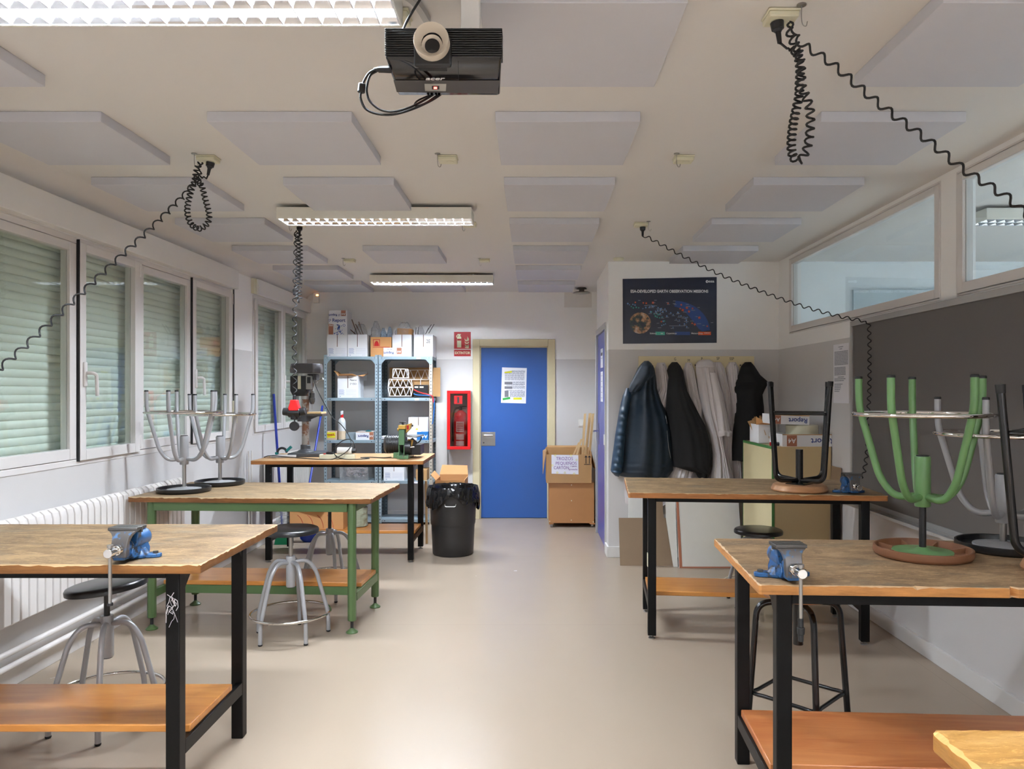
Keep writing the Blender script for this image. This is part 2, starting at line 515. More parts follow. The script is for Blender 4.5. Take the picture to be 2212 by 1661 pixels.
def smooth_path(pts, k=8, closed=False):
    pts = [Vector(p) for p in pts]; n = len(pts); out = []
    rng = n if closed else n - 1
    for i in range(rng):
        p0 = pts[(i - 1) % n] if (closed or i > 0) else pts[0] * 2 - pts[1]
        p1, p2 = pts[i], pts[(i + 1) % n]
        p3 = pts[(i + 2) % n] if (closed or i + 2 < n) else pts[-1] * 2 - pts[-2]
        for j in range(k):
            t = j / k
            out.append(.5 * ((2 * p1) + (p2 - p0) * t + (2 * p0 - 5 * p1 + 4 * p2 - p3) * t * t + (3 * p1 - p0 - 3 * p2 + p3) * t ** 3))
    if not closed: out.append(pts[-1])
    return out


def round_path(pts, r, seg=5):
    pts = [Vector(p) for p in pts]; out = [pts[0]]
    for i in range(1, len(pts) - 1):
        a, b, c = pts[i - 1], pts[i], pts[i + 1]
        d = min(r, (a - b).length * .49, (c - b).length * .49)
        p, q = b + (a - b).normalized() * d, b + (c - b).normalized() * d
        for j in range(seg + 1):
            t = j / seg
            out.append(p * (1 - t) ** 2 + b * 2 * t * (1 - t) + q * t * t)
    out.append(pts[-1])
    return out


def helix(path, R, pitch, ppt=9, phase=0.0):
    """Coil of radius R and given pitch wound round a path (pitch may be a function of 0..1)."""
    path = smooth_path(path, 10)
    L = [0.0]
    for a, b in zip(path, path[1:]): L.append(L[-1] + (b - a).length)
    tot = L[-1]; out = []; s = 0.0; i = 0; ph = phase
    T, N = frames(path)
    while s <= tot:
        while i < len(L) - 2 and L[i + 1] < s: i += 1
        t = (s - L[i]) / max(1e-9, L[i + 1] - L[i]); t = min(1, max(0, t))
        c = path[i].lerp(path[i + 1], t); n = N[i].lerp(N[i + 1], t).normalized(); tt = T[i].lerp(T[i + 1], t).normalized()
        b = tt.cross(n)
        pt = pitch(s / tot) if callable(pitch) else pitch
        ease = min(1.0, s / (R * 2), (tot - s) / (R * 2)); rr = R * max(0, ease)
        out.append(c + (n * math.cos(ph) + b * math.sin(ph)) * rr)
        ph += 2 * PI / ppt; s += pt / ppt
    return out


_font_cache = {}


def text(body, size, mat, parent, loc, inplane=0.0, yaw=0.0, name='lettering', align='CENTER', thick=.0004, sx=1.0, bold=0.0):
    """Printed lettering standing upright, facing -Y (yaw turns it about Z)."""
    cu = bpy.data.curves.new('letters', 'FONT'); cu.body = body; cu.size = size; cu.align_x = align; cu.align_y = 'CENTER'
    cu.extrude = thick; cu.offset = bold; cu.resolution_u = 3
    tmp = bpy.data.objects.new('letters', cu); COL.objects.link(tmp)
    dg = bpy.context.evaluated_depsgraph_get(); dg.update()
    me = bpy.data.meshes.new_from_object(tmp.evaluated_get(dg))
    bpy.data.objects.remove(tmp); bpy.data.curves.remove(cu)
    o0 = Vector((0, 0, 0)); q = parent
    while q is not None: o0 = o0 + Vector(q.location); q = q.parent
    Mx = Matrix.Translation(Vector(loc) - o0) @ Matrix.Rotation(yaw, 4, 'Z') @ Matrix.Rotation(PI / 2, 4, 'X') @ Matrix.Rotation(inplane, 4, 'Z') @ Matrix.Diagonal((sx, 1, 1, 1))
    me.transform(Mx); me.materials.clear(); me.materials.append(mat)
    ob = bpy.data.objects.new(name, me); COL.objects.link(ob); ob.parent = parent
    return ob


def struct(name, mb, mat, parent=None, **k):
    o = mb.build(name, mat, parent, **k)
    if parent is None: o['kind'] = 'structure'
    return o

# ================================================================ the room
XL, XR, YB, YP, ZC, YF = -2.66, 2.235, 8.85, 6.80, 2.68, -2.3
struct('floor', MB().box(XL - .3, 6.8, YF - .2, 9.2, -.12, 0), FLOOR, smooth=0)
struct('ceiling', MB().box(XL - .3, 6.8, YF - .2, 9.2, ZC, ZC + .12), CEIL, smooth=0)
W1 = (2.85, 6.62, 1.07, 2.40); W2 = (7.12, 8.79, 1.085, 2.42)
m = MB()
for y0, y1, z0, z1 in ((YF, W1[0], 0, ZC), (W1[0], W1[1], 0, W1[2]), (W1[0], W1[1], W1[3], ZC), (W1[1], W2[0], 0, ZC),
                       (W2[0], W2[1], 0, W2[2]), (W2[0], W2[1], W2[3], ZC), (W2[1], 9.1, 0, ZC)):
    m.box(XL - .28, XL, y0, y1, z0, z1)
struct('wall_left', m, WALL, smooth=0)
RW = [(4.10, 6.52), (1.30, 3.95)]
m = MB().box(XR, XR + .1, YF, 6.95, 0, 2.0).box(XR, XR + .1, YF, 6.95, 2.655, ZC)
m.box(XR, XR + .1, 6.52, 6.95, 2.0, 2.655).box(XR, XR + .1, 3.95, 4.10, 2.0, 2.655).box(XR, XR + .1, YF, 1.30, 2.0, 2.655)
struct('wall_right', m, WALL, smooth=0)
DL, DR, DT = (1036.5 - VX) * 8.85 / F, (1184 - VX) * 8.85 / F, 2.035
m = MB().box(XL - .28, DL - .03, YB, YB + .12, 0, ZC).box(DR + .03, .9, YB, YB + .12, 0, ZC).box(DL - .03, DR + .03, YB, YB + .12, DT + .03, ZC)
struct('wall_back', m, WALL, smooth=0)
struct('wall_front', MB().box(XL - .28, XR + .1, YF - .1, YF, 0, ZC), WALL, smooth=0)
struct('wall_poster', MB().box(.79, XR + .1, YP, YP + .14, 0, ZC), WALL, smooth=0)
SD = (7.04, 7.97, 2.09)
m = MB().box(.69, .79, YP, SD[0] - .04, 0, ZC).box(.69, .79, SD[0] - .04, SD[1] + .04, SD[2] + .04, ZC).box(.765, .87, SD[1] + .04, YB, 0, ZC)
struct('wall_side', m, WALL, smooth=0)
m = MB().box(.69, 2.0, YP - .016, YP, 0, .098); struct('baseboard_poster', m, SKIRT, bevel=.002)
struct('baseboard_right', MB().box(XR - .016, XR, YF, YP - .016, 0, .092), SKIRT, bevel=.002)
struct('baseboard_left', MB().box(XL, XL + .016, YF, YB - .016, 0, .092), SKIRT, bevel=.002)
struct('baseboard_back', MB().box(XL, DL - .1, YB - .016, YB, 0, .098), SKIRT, bevel=.002)
struct('baseboard_side', MB().box(.674, .69, YP - .016, SD[0] - .06, 0, .098), SKIRT, bevel=.002)
# cove along the window wall
arc = [(XL, 0, 2.575), (XL, 0, ZC)] + [(XL + .17 * (1 - math.cos(a)) + 0.0, 0, ZC - .105 * (1 - math.sin(a))) for a in [PI / 2 - i * PI / 12 for i in range(0, 7)]]
pts = [(XL + .17, YF, ZC)] + [(XL + .17 * (1 - math.sin(t)), YF, ZC - .105 * (1 - math.cos(t))) for t in [i * PI / 16 for i in range(1, 9)]] + [(XL, YF, ZC)]
struct('trim_1', MB().prism(pts, (0, YB - YF, 0)), CEIL, smooth=60)
struct('trim_2', MB().box(XL, XL + .062, 1.6, 6.64, 2.405, 2.572), WHITE, bevel=.004)      # roller shutter box
m = MB().box(XL, XL + .05, 7.15, 8.84, 2.425, 2.575)
struct('trim_3', m, WHITE, bevel=.004)
struct('trim_4', MB().box(XL, XL + .03, 7.09, 7.20, 2.43, 2.575), CREAMP, bevel=.003)

# neighbouring room behind the interior windows
m = MB().box(2.335, 6.6, 6.8, 6.9, 0, ZC).box(6.5, 6.6, -2.3, 6.8, 0, ZC).box(2.335, 6.6, -2.4, -2.3, 0, ZC)
struct('wall_neighbour', m, NEIGH, smooth=0)
nb = MB().box(2.90, 5.2, 6.77, 6.8, 1.2, 2.42).build('wall_board', NEIGHB)
tag(nb, 'pale blue board on the far wall of the next room, seen through the interior window', 'board')


def window_x(name, x, y0, y1, z0, z1, splits, side, border=.035, sash=.062, pane=PANE, depth=.06, handles=()):
    """Window in a wall of constant x. side=+1: room lies towards +x. splits: list of (y0, y1, opens)."""
    base = group_node(name, (x, (y0 + y1) / 2, z0), 'structure')
    a, b = (x - depth, x + .004) if side > 0 else (x - .004, x + depth)
    m = MB()
    m.box(a, b, y0 + border, y1 - border, z0, z0 + border).box(a, b, y0 + border, y1 - border, z1 - border, z1).box(a, b, y0, y0 + border, z0, z1).box(a, b, y1 - border, y1, z0, z1)
    m.build('window_frame', PVC, base, bevel=.003)
    for i, (s0, s1, opens) in enumerate(splits):
        p = .02 if opens else .006
        c, d = (x - depth + .01, x + p) if side > 0 else (x - p, x + depth - .01)
        q0, q1 = z0 + border + .003, z1 - border - .003
        if opens: q0, q1, = z0 + .026, z1 - .026
        f = MB()
        f.box(c, d, s0 + sash, s1 - sash, q0, q0 + sash).box(c, d, s0 + sash, s1 - sash, q1 - sash * .8, q1).box(c, d, s0, s0 + sash, q0, q1).box(c, d, s1 - sash, s1, q0, q1)
        fr = f.build('sash', PVC, base, bevel=.003)
        gx = x - .02 * side
        MB().box(gx - .002, gx + .002, s0 + sash - .005, s1 - sash + .005, q0 + sash - .005, q1 - sash * .8 + .005).build('pane', pane, fr, smooth=0)
        m2 = MB(); g = .006
        gx2 = gx + .004 * side
        m2.box(min(gx2, gx2 + g * side), max(gx2, gx2 + g * side), s0 + sash - .004, s0 + sash + .003, q0 + sash, q1 - sash * .8)
        m2.box(min(gx2, gx2 + g * side), max(gx2, gx2 + g * side), s1 - sash - .003, s1 - sash + .004, q0 + sash, q1 - sash * .8)
        m2.build('glazing_bead', GREYFRAME, fr, smooth=0)
    for hy, hz in handles:
        h = MB()
        h.box(x + .018, x + .032, hy - .016, hy + .016, hz - .07, hz + .075)
        hp = h.build('handle_plate', PVC, base, bevel=.006)
        path = round_path([(x + .02, hy + .005, hz + .01), (x + .07, hy + .005, hz + .01), (x + .074, hy + .03, hz - .0), (x + .074, hy + .038, hz - .125)], .03)
        MB().tube(path, .0105, 8).build('window_handle', PVC, base)
    return base


S1 = [(2.89, 3.60, False), (3.61, 4.366, False), (4.378, 5.05, True), (5.06, 5.825, False), (5.835, 6.595, True)]
w1 = window_x('window_1', XL, *W1, S1, 1, handles=((4.42, 1.60), (5.88, 1.60)))
S2 = [(7.16, 7.95, True), (7.96, 8.76, True)]
w2 = window_x('window_2', XL, *W2, S2, 1, handles=((8.0, 1.60),))
hm = MB()
for hy in (5.055, 6.60):
    for hz in (1.12, 2.27): hm.cyl((XL + .02, hy, hz), (XL + .02, hy, hz + .09), .009, n=8)
hm.build('hinge', PVC, w1)
for gy, gz0, gz1 in ((4.372, 1.092, 2.388), (5.829, 1.092, 2.388)):
    MB().box(XL + .004, XL + .0215, gy - .002, gy + .002, gz0, gz1).build('dark_gap_strip', RUBBER, w1, smooth=0)  # dark strip standing in for the shaded gap between sashes
hm = MB()
for hz in (1.15, 2.28): hm.cyl((XL + .02, 7.15, hz), (XL + .02, 7.15, hz + .09), .009, n=8)
hm.build('hinge', PVC, w2)
for (y0, y1, z0, z1) in (W1, W2):
    rows = []; z = z0 + .0
    k = int((z1 - z0) / .046) + 1
    for i in range(k):
        zb = z0 + i * .046
        for t, dx in ((0, 0), (.15, .005), (.5, .009), (.85, .005), (.97, -.003)):
            zz = min(zb + t * .046, z1 + .02)
            rows.append([(XL - .105 + dx, y0, zz), (XL - .105 + dx, y1, zz)])
    struct('trim_5' if y0 < 5 else 'trim_6', MB().loft(rows, closed=False, cap=False), SHUT, smooth=70)
wr1 = window_x('window_3', XR, 4.10, 6.52, 2.0, 2.655, [(4.11, 6.51, False)], -1, border=.012, sash=.052, pane=PANER)
wr2 = window_x('window_4', XR, 1.30, 3.95, 2.0, 2.655, [(1.31, 3.94, False)], -1, border=.012, sash=.052, pane=PANER)

# shutter strap with winder
t = thing('shutter_strap', (XL, 6.66, 1.3), 'grey shutter strap with cream winder box beside the large window', 'strap')
MB().box(XL + .004, XL + .010, 6.655, 6.672, 1.42, 2.42).build('strap', GREYP, t)
MB().box(XL, XL + .03, 6.645, 6.69, 1.22, 1.42).build('winder', CREAMP, t, bevel=.004)

# doors
d1 = group_node('door_1', ((DL + DR) / 2, YB, 0), 'structure')
fw = .083
m = MB()
for x0, x1, z0, z1 in ((DL - fw, DL, 0, DT + fw), (DR, DR + fw, 0, DT + fw), (DL, DR, DT, DT + fw)):
    m.box(x0, x1, YB - .018, YB + .1, z0, z1)
m.build('door_frame', CREAM, d1, bevel=.004)
m = MB().box(DL, DL + .012, YB + .015, YB + .04, 0, DT).box(DR - .012, DR, YB + .015, YB + .04, 0, DT).box(DL, DR, YB + .015, YB + .04, DT - .014, DT)
m.build('door_stop', CREAM, d1)
leaf = MB().box(DL + .004, DR - .004, YB + .04, YB + .08, .006, DT - .004).build('door_leaf', BLUEDOOR, d1)
lp = at(1055, 948, YB + .04)
pl = MB().box(lp.x - .082, lp.x + .082, YB + .036, YB + .04, lp.z - .082, lp.z + .082).build('lock_plate', STEEL, d1, bevel=.003)
MB().tube(round_path([(lp.x - .052, YB + .036, lp.z + .045), (lp.x - .052, YB - .01, lp.z + .045), (lp.x + .055, YB - .01, lp.z + .045)], .012), .011, 10).build('door_handle', CHROME, pl, local=False)
MB().cyl((lp.x - .055, YB + .036, lp.z - .045), (lp.x - .055, YB + .026, lp.z - .045), .009, n=12).build('keyhole', DSTEEL, pl)

d2 = group_node('door_2', (.69, (SD[0] + SD[1]) / 2, 0), 'structure')
m = MB()
for y0, y1, z0, z1 in ((SD[0] - .06, SD[0], 0, SD[2] + .06), (SD[1], SD[1] + .06, 0, SD[2] + .06), (SD[0], SD[1], SD[2], SD[2] + .06)):
    m.box(.676, .79, y0, y1, z0, z1)
m.build('door_frame', GREYFRAME, d2, bevel=.003)
MB().box(.696, .735, SD[0] + .004, SD[1] - .004, .006, SD[2] - .004).build('door_leaf', BLUEDOOR2, d2)
pl = MB().box(.692, .696, 7.82, 7.86, .95, 1.17).build('lock_plate', STEEL, d2, bevel=.002)
MB().tube(round_path([(.692, 7.84, 1.09), (.635, 7.84, 1.09), (.635, 7.72, 1.09)], .015), .009, 8).build('door_handle', CHROME, pl)
MB().box(.668, .678, SD[0] - .03, SD[0] - .005, 1.0, 1.10).build('door_closer_plate', WHITE, d2, bevel=.002)


def sheet_of_text(parent, x0, x1, z0, z1, y, lines, yaw=0):
    """Grey text lines on a sheet that faces -Y (yaw=0) or -X (yaw=-90, x is then -Y)."""
    m = MB(); rnd = random.Random(len(lines) * 7 + int(x0 * 100))
    for fz, f0, f1 in lines:
        z = z1 - (z1 - z0) * fz; h = (z1 - z0) * .008
        a, b = x0 + (x1 - x0) * f0, x0 + (x1 - x0) * f1
        k = a
        while k < b:
            e = min(b, k + (x1 - x0) * rnd.uniform(.05, .16))
            if yaw == 0: m.box(k, e, y - .0012, y - .0004, z - h, z + h)
            else: m.box(y - .0012, y - .0004, -e, -k, z - h, z + h)
            k = e + (x1 - x0) * .015
    return m.build('printed_lines', PAPERG, parent, smooth=0)


yn = YB + .04
n0, n1 = at(1083, 794, yn), at(1137, 871, yn)
t = thing('door_notice', ((n0.x + n1.x) / 2, yn, n1.z), 'white notice with yellow and green highlights taped to the blue back door', 'notice')
MB().prism([at(1084.5, 793.5, yn), at(1138, 795, yn), at(1136, 871.5, yn), at(1082, 870, yn)], (0, -.002, 0)).build('paper', PAPER, t, smooth=0)
yn -= .0022
ls = [(.09 + i * .022, .42, .95) for i in range(3)] + [(.16 + i * .026, .14, .92) for i in range(8)] + [(.40 + i * .024, .46, .94) for i in range(4)] + [(.49, .2, .9)] \
    + [(.53 + i * .024, .46, .94) for i in range(3)] + [(.64, .2, .85)] + [(.67 + i * .024, .34, .94) for i in range(7)]
sheet_of_text(t, n0.x, n1.x, n1.z, n0.z, yn, ls)
m = MB()
for fx0, fx1, fz0, fz1 in ((.13, .45, .40, .475), (.13, .45, .53, .60), (.13, .29, .65, .83)):
    m.box(n0.x + .293 * fx0, n0.x + .293 * fx1, yn - .001, yn, n0.z - .42 * fz1, n0.z - .42 * fz0)
m.build('grey_panel_print', PANELG, t, smooth=0)
c = at(1098, 804, yn); MB().obox(c, (.09, .001, .022), (0, -math.radians(8), 0)).build('yellow_highlight', YEL, t, smooth=0)
c = at(1094, 861, yn); MB().obox(c, (.09, .001, .026), (0, -math.radians(10), 0)).build('green_highlight', GRN, t, smooth=0)
c = at(1118, 861, yn); MB().obox(c, (.10, .001, .026), (0, 0, 0)).build('yellow_highlight', YEL, t, smooth=0)

for nm, z0, z1, lab in (('door_notice', 1.74, 1.93, 'small printed sheet taped high on the side blue door'),
                        ('door_notice', 1.40, 1.70, 'longer white sheet taped below another on the side blue door')):
    t = thing(nm, (.696, 7.5, z0), lab, 'notice', 'notices on the side door')
    MB().box(.6935, .6955, 7.38, 7.62, z0, z1).build('paper', PAPER, t, smooth=0)
    m = MB(); k = z1 - .04; i = 0
    while k > z0 + .04:
        m.box(.6922, .6934, 7.43, 7.57, k - (.03 if i % 2 == 0 and z0 > 1.7 else .003), k); k -= .055; i += 1
    m.build('printed_lines', GREYP, t, smooth=0)

# ---------------------------------------------------------------- ceiling panels
COLN = [(-2.425, 'over the radiators'), (-1.37, 'in line with the lamps'), (-.156, 'over the aisle'), (1.215, 'beside the chalkboard wall')]
ROWN = {2.19: 'level with the projector', 3.155: 'just beyond the projector', 4.12: 'before the middle lamp', 5.085: 'level with the middle lamp',
        6.05: 'between the middle and far lamps', 7.0: 'level with the far lamp', 7.965: 'against the back wall'}
layout = {0: [2.19, 3.155, 4.12, 5.085, 6.05, 7.0, 7.965], 1: [3.155, 4.12, 6.05, 7.965], 2: [2.19, 3.155, 4.12, 5.085, 6.05, 7.0, 7.965], 3: [2.19, 3.155, 4.12, 5.085, 6.05]}
pm = MB().box(0, .61, 0, .605, ZC - .045, ZC - .0005).build('ceiling_panel', TILE, bevel=.002)
first = True
for ci, rows in layout.items():
    for y in rows:
        o = pm if first else pm.copy()
        if not first: COL.objects.link(o)
        first = False
        o.location = (COLN[ci][0], y, 0)
        if ci == 3 and y == 2.19: o.location.x = 1.20
        if y == 3.155 and ci in (0, 2) : pass
        tag(o, 'grey square acoustic ceiling panel %s, %s' % (COLN[ci][1], ROWN[y]), 'ceiling panel', 'acoustic ceiling panels')

# ---------------------------------------------------------------- lamps
def luminaire(x, y, label, lit=True, tube=None):
    L, Wd = 1.225, .20
    t = thing('ceiling_lamp', (x, y, 2.585), label, 'lamp', 'louvred fluorescent ceiling lamps')
    m = MB()
    m.box(0, L, 0, .006, 0, .068).box(0, L, Wd - .006, Wd, 0, .068).box(0, .006, .006, Wd - .006, 0, .068).box(L - .006, L, .006, Wd - .006, 0, .068)
    m.box(0, L, 0, Wd, .0665, .0725)
    m.build('housing', LUMW, t, local=True, bevel=.002)
    for cx in (.2, 1.02): MB().cyl((cx, Wd / 2, .072), (cx, Wd / 2, ZC - 2.585), .012, n=10).build('mounting_stud', WHITE, t, local=True)
    for yy in (.0535, .1465):
        MB().cyl((.03, yy, .033), (L - .03, yy, .033), .0125, n=10).build('fluorescent_tube', (tube or TUBEM) if lit else TUBEOFF, t, local=True)
    m = MB(); n = 21
    for i in range(0, n + 1):
        cx = .008 + (L - .018) * i / n
        for q in ([(cx, .008, .001), (cx, Wd / 2 - .001, .001), (cx, Wd / 2 - .013, .018), (cx, .020, .018)],
                  [(cx, Wd / 2 + .001, .001), (cx, Wd - .008, .001), (cx, Wd - .020, .018), (cx, Wd / 2 + .013, .018)]):
            m.prism(q, (.004, 0, 0))
    for yy in (.008, Wd / 2 - .001, Wd - .010): m.box(.008, L - .008, yy, yy + .002, .0006, .0016)
    m.build('louvre_grille', BLADE, t, local=True, smooth=0)
    m = MB()
    m.prism([(.006, Wd / 2, .001), (.006, Wd / 2 - .007, .009), (.006, Wd / 2 - .013, .019), (.006, Wd / 2 + .013, .019), (.006, Wd / 2 + .007, .009)], (L - .012, 0, 0))
    m.prism([(.006, .006, .019), (.006, .006, .001), (.006, .013, .009), (.006, .019, .019)], (L - .012, 0, 0))
    m.prism([(.006, Wd - .006, .019), (.006, Wd - .006, .001), (.006, Wd - .013, .009), (.006, Wd - .019, .019)], (L - .012, 0, 0))
    m.build('reflector', LOUV, t, local=True, smooth=0)
    return t


luminaire(-1.606, 4.70, 'lit louvred ceiling lamp above the green bench, middle one of the row')
luminaire(-1.615, 7.43, 'lit louvred ceiling lamp near the back wall above the shelving side')
luminaire(-1.610, 2.03, 'overexposed lit ceiling lamp at the top beside the projector')
luminaire(-1.610, -.62, 'lit louvred ceiling lamp behind the viewer, first of the row')
luminaire(2.86, 4.72, 'unlit louvred lamp in the next room seen through the interior window', lit=False)
luminaire(3.9, 1.6, 'lit louvred lamp in the next room, out of sight beyond the interior window', tube=TUBEN)
luminaire(3.7, 3.1, 'added unseen lit lamp in the next room, second beyond the interior window', tube=TUBEN)  # unseen lamp added to brighten the next room
luminaire(5.3, 1.6, 'added unseen lit lamp in the next room, fourth beyond the interior window', tube=TUBEN)  # another unseen one, added for a brighter next room
luminaire(5.3, 3.1, 'added unseen lit lamp in the next room, fifth beyond the interior window', tube=TUBEN)  # likewise added out of view to light the next room
luminaire(.62, -.62, 'added unseen ceiling lamp behind the viewer on the chalkboard side')  # unseen lamp added to brighten the chalkboard side
luminaire(.62, -1.7, 'last added unseen ceiling lamp behind the viewer on the chalkboard side')  # second unseen lamp added to lift the chalkboard side
luminaire(3.9, 0.1, 'added unseen lit lamp in the next room, third beyond the interior window', tube=TUBEN)  # added out of view, more light for the next room

# ---------------------------------------------------------------- ceiling sockets and coiled cords
def socket(x, y, label, hook=True, flip=1):
    t = thing('ceiling_socket', (x, y, ZC - .03), label, 'socket', 'ceiling power sockets')
    m = MB().prism([(x - .05, y - .042, ZC), (x - .05, y + .042, ZC), (x + .05, y + .042, ZC), (x + .05, y - .042, ZC)], (0, 0, -.008))
    m.box(x - .046, x + .046, y - .038, y + .038, ZC - .026, ZC - .008)
    m.build('socket_plate', CREAMP, t, bevel=.004)
    MB().lathe([(0, ZC - .0262), (.019, ZC - .0262), (.019, ZC - .0275), (0, ZC - .0275)], 16, (x + .012 * flip, y, 0)).build('socket_face', CREAMP, t)
    if hook:
        hx = x - .045 * flip
        m = MB().lathe([(0, ZC), (.014, ZC), (.014, ZC - .004), (0, ZC - .004)], 14, (hx, y - .055, 0))
        m.tube(smooth_path([(hx, y - .055, ZC), (hx, y - .055, ZC - .04), (hx + .004, y - .055, ZC - .062), (hx + .014, y - .055, ZC - .066), (hx + .018, y - .055, ZC - .052)], 4), .0016, 6)
        m.build('hook', STEEL, t)
    return t


socks = [(-1.63, 2.34, 'cream ceiling socket at the end of the overexposed lamp', True), (-.43, 2.34, 'cream ceiling socket behind the black projector', True),
         (.775, 2.34, 'cream ceiling socket holding the large hanging coil by the chalkboard side', True),
         (-1.63, 3.77, 'cream ceiling socket above the windows with a looped cord', True), (-.425, 3.77, 'empty cream ceiling socket with hook between the lamp rows near the projector', True),
         (.76, 3.77, 'empty cream ceiling socket with hook between aisle and chalkboard panels', True),
         (-1.64, 5.25, 'ceiling socket hidden by the middle lamp, feeding the long hanging coil', True), (-.44, 5.25, 'ceiling socket peeking out at the end of the middle lamp', True),
         (.76, 5.25, 'cream ceiling socket feeding the cord that runs to the chalkboard', True), (-1.63, 6.69, 'small empty ceiling socket near the far lamp, shelving side', True),
         (-.425, 6.69, 'small empty ceiling socket beyond the middle lamp, near the aisle panels', True)]
for i, (x, y, lab, hk) in enumerate(socks): socket(x, y, lab, hk, -1 if i == 2 or i == 8 else 1)
t = thing('smoke_detector', (.76, 6.62, ZC - .03), 'small flat round white detector on the ceiling by the poster wall', 'detector')
MB().lathe([(0, ZC), (.045, ZC), (.05, ZC - .012), (.04, ZC - .022), (0, ZC - .022)], 24, (.76, 6.62, 0)).build('detector_body', CREAMP, t)
t = thing('ceiling_vent', (.56, 8.52, ZC - .05), 'small dark bronze ceiling vent near the back wall', 'vent')
MB().lathe([(0, ZC), (.05, ZC), (.06, ZC - .015), (.03, ZC - .02), (.03, ZC - .04), (.0, ZC - .04)], 24, (.56, 8.52, 0)).build('vent_collar', DSTEEL, t)
MB().lathe([(0, ZC - .045), (.085, ZC - .05), (.10, ZC - .06), (.085, ZC - .064), (0, ZC - .06)], 28, (.56, 8.52, 0)).build('vent_disc', STEEL, t)


def plug(m, p, d, s=1.0):
    """Black round mains plug starting at p (at the socket) going along d."""
    p = Vector(p); d = Vector(d).normalized()
    m.cyl(p, p + d * .022 * s, .021 * s, .019 * s, 16); m.cyl(p + d * .022 * s, p + d * .030 * s, .015 * s, .011 * s, 12)
    m.cyl(p + d * .030 * s, p + d * .065 * s, .009 * s, .007 * s, 10)
    return p + d * .065 * s


CR = .0036
# cord 1: window side, looped then stretched towards the viewer
t = thing('coiled_cord', (-1.63, 3.77, 2.2), 'black coiled cord looped at the window-side socket then stretched down in front of the windows', 'cord', 'coiled power cords')
m = MB(); q = plug(m, (-1.618, 3.77, ZC - .028), (-.012, 0, -.06)); m.build('plug', BLACKP, t)
m = MB()
loopc = [at(*a) for a in ((441, 382, 3.73), (430, 384, 3.72), (428, 392, 3.72), (436, 402, 3.71), (442, 425, 3.72), (449, 450, 3.72), (452, 470, 3.72), (446, 485, 3.72), (430, 494, 3.72), (413, 484, 3.73),
                          (405, 462, 3.73), (406, 440, 3.74), (412, 415, 3.74), (420, 392, 3.74), (424, 370, 3.73), (430, 355, 3.72), (438, 352, 3.71))]
m.tube([q, at(446, 386, 3.75), *helix(loopc, .0125, .0205, 9)], CR, 6)
st = [at(438, 352, 3.71), at(428, 378, 3.68), at(414, 402, 3.66), at(400, 420, 3.6), at(330, 490, 3.4), at(230, 583, 3.2), at(100, 705, 2.97), at(0, 795, 2.80), (-2.1, 2.35, 1.22), (-2.18, 2.1, .93)]
m.tube(helix(st, .0115, .066, 10), CR, 6)
m.build('coil', RUBBER, t)
# cord 2: chalkboard side, near
t = thing('coiled_cord', (.78, 2.34, 2.2), 'thick-looking black coiled cord with a long hanging loop, stretched across the interior windows', 'cord', 'coiled power cords')
m = MB(); q = plug(m, (.763, 2.34, ZC - .028), (.008, 0, -.06), 1.0); m.build('plug', BLACKP, t)
m = MB()
loopc = [at(*a) for a in ((1700, 105, 2.33), (1712, 107, 2.33), (1722, 115, 2.32), (1728, 145, 2.33), (1727, 180, 2.34), (1726, 205, 2.34), (1720, 235, 2.35), (1713, 270, 2.35), (1709, 310, 2.35), (1712, 335, 2.35),
                          (1722, 347, 2.34), (1734, 340, 2.34), (1745, 315, 2.33), (1750, 280, 2.33), (1750, 240, 2.32), (1742, 212, 2.31), (1732, 185, 2.31), (1731, 150, 2.30), (1726, 115, 2.30), (1712, 85, 2.30), (1704, 60, 2.30), (1705, 48, 2.29))]
m.tube([q, at(1688, 95, 2.33), *helix(loopc, .012, lambda s: .017 if s < .45 else .026, 9)], CR, 6)
st = [at(1705, 47, 2.29), at(1716, 60, 2.29), at(1722, 85, 2.28), at(1745, 103, 2.26), at(1800, 140, 2.25), at(1900, 225, 2.22), at(2000, 300, 2.2), at(2080, 365, 2.18), at(2150, 410, 2.16), at(2212, 458, 2.14), (1.75, 2.05, 1.62), (1.95, 2.0, 1.1)]
m.tube(helix(st, .010, .052, 10), CR, 6)
m.build('coil', RUBBER, t)
# cord 3: to the chalkboard
t = thing('coiled_cord', (.76, 5.25, 2.3), 'black coiled cord running from the ceiling to the chalkboard corner and the far vise', 'cord', 'coiled power cords')
m = MB(); q = plug(m, (.772, 5.25, ZC - .028), (.0, 0, -.06)); m.build('plug', BLACKP, t)
m = MB()
st = [q, at(1398, 512, 5.22), at(1460, 545, 5.2), at(1560, 595, 5.12), at(1700, 650, 5.04), at(1800, 680, 4.96), at(1868, 694, 4.9)]
m.tube(helix(st, .0105, .062, 10), CR, 6)
st = [at(1868, 694, 4.9), at(1876, 700, 4.88), at(1878, 740, 4.87), at(1878, 830, 4.85), at(1876, 880, 4.84), at(1872, 900, 4.84), at(1874, 960, 4.83), at(1868, 1010, 4.8), at(1862, 1034, 4.78)]
m.tube(helix(st, .0105, .050, 10), CR, 6)
m.build('coil', RUBBER, t)
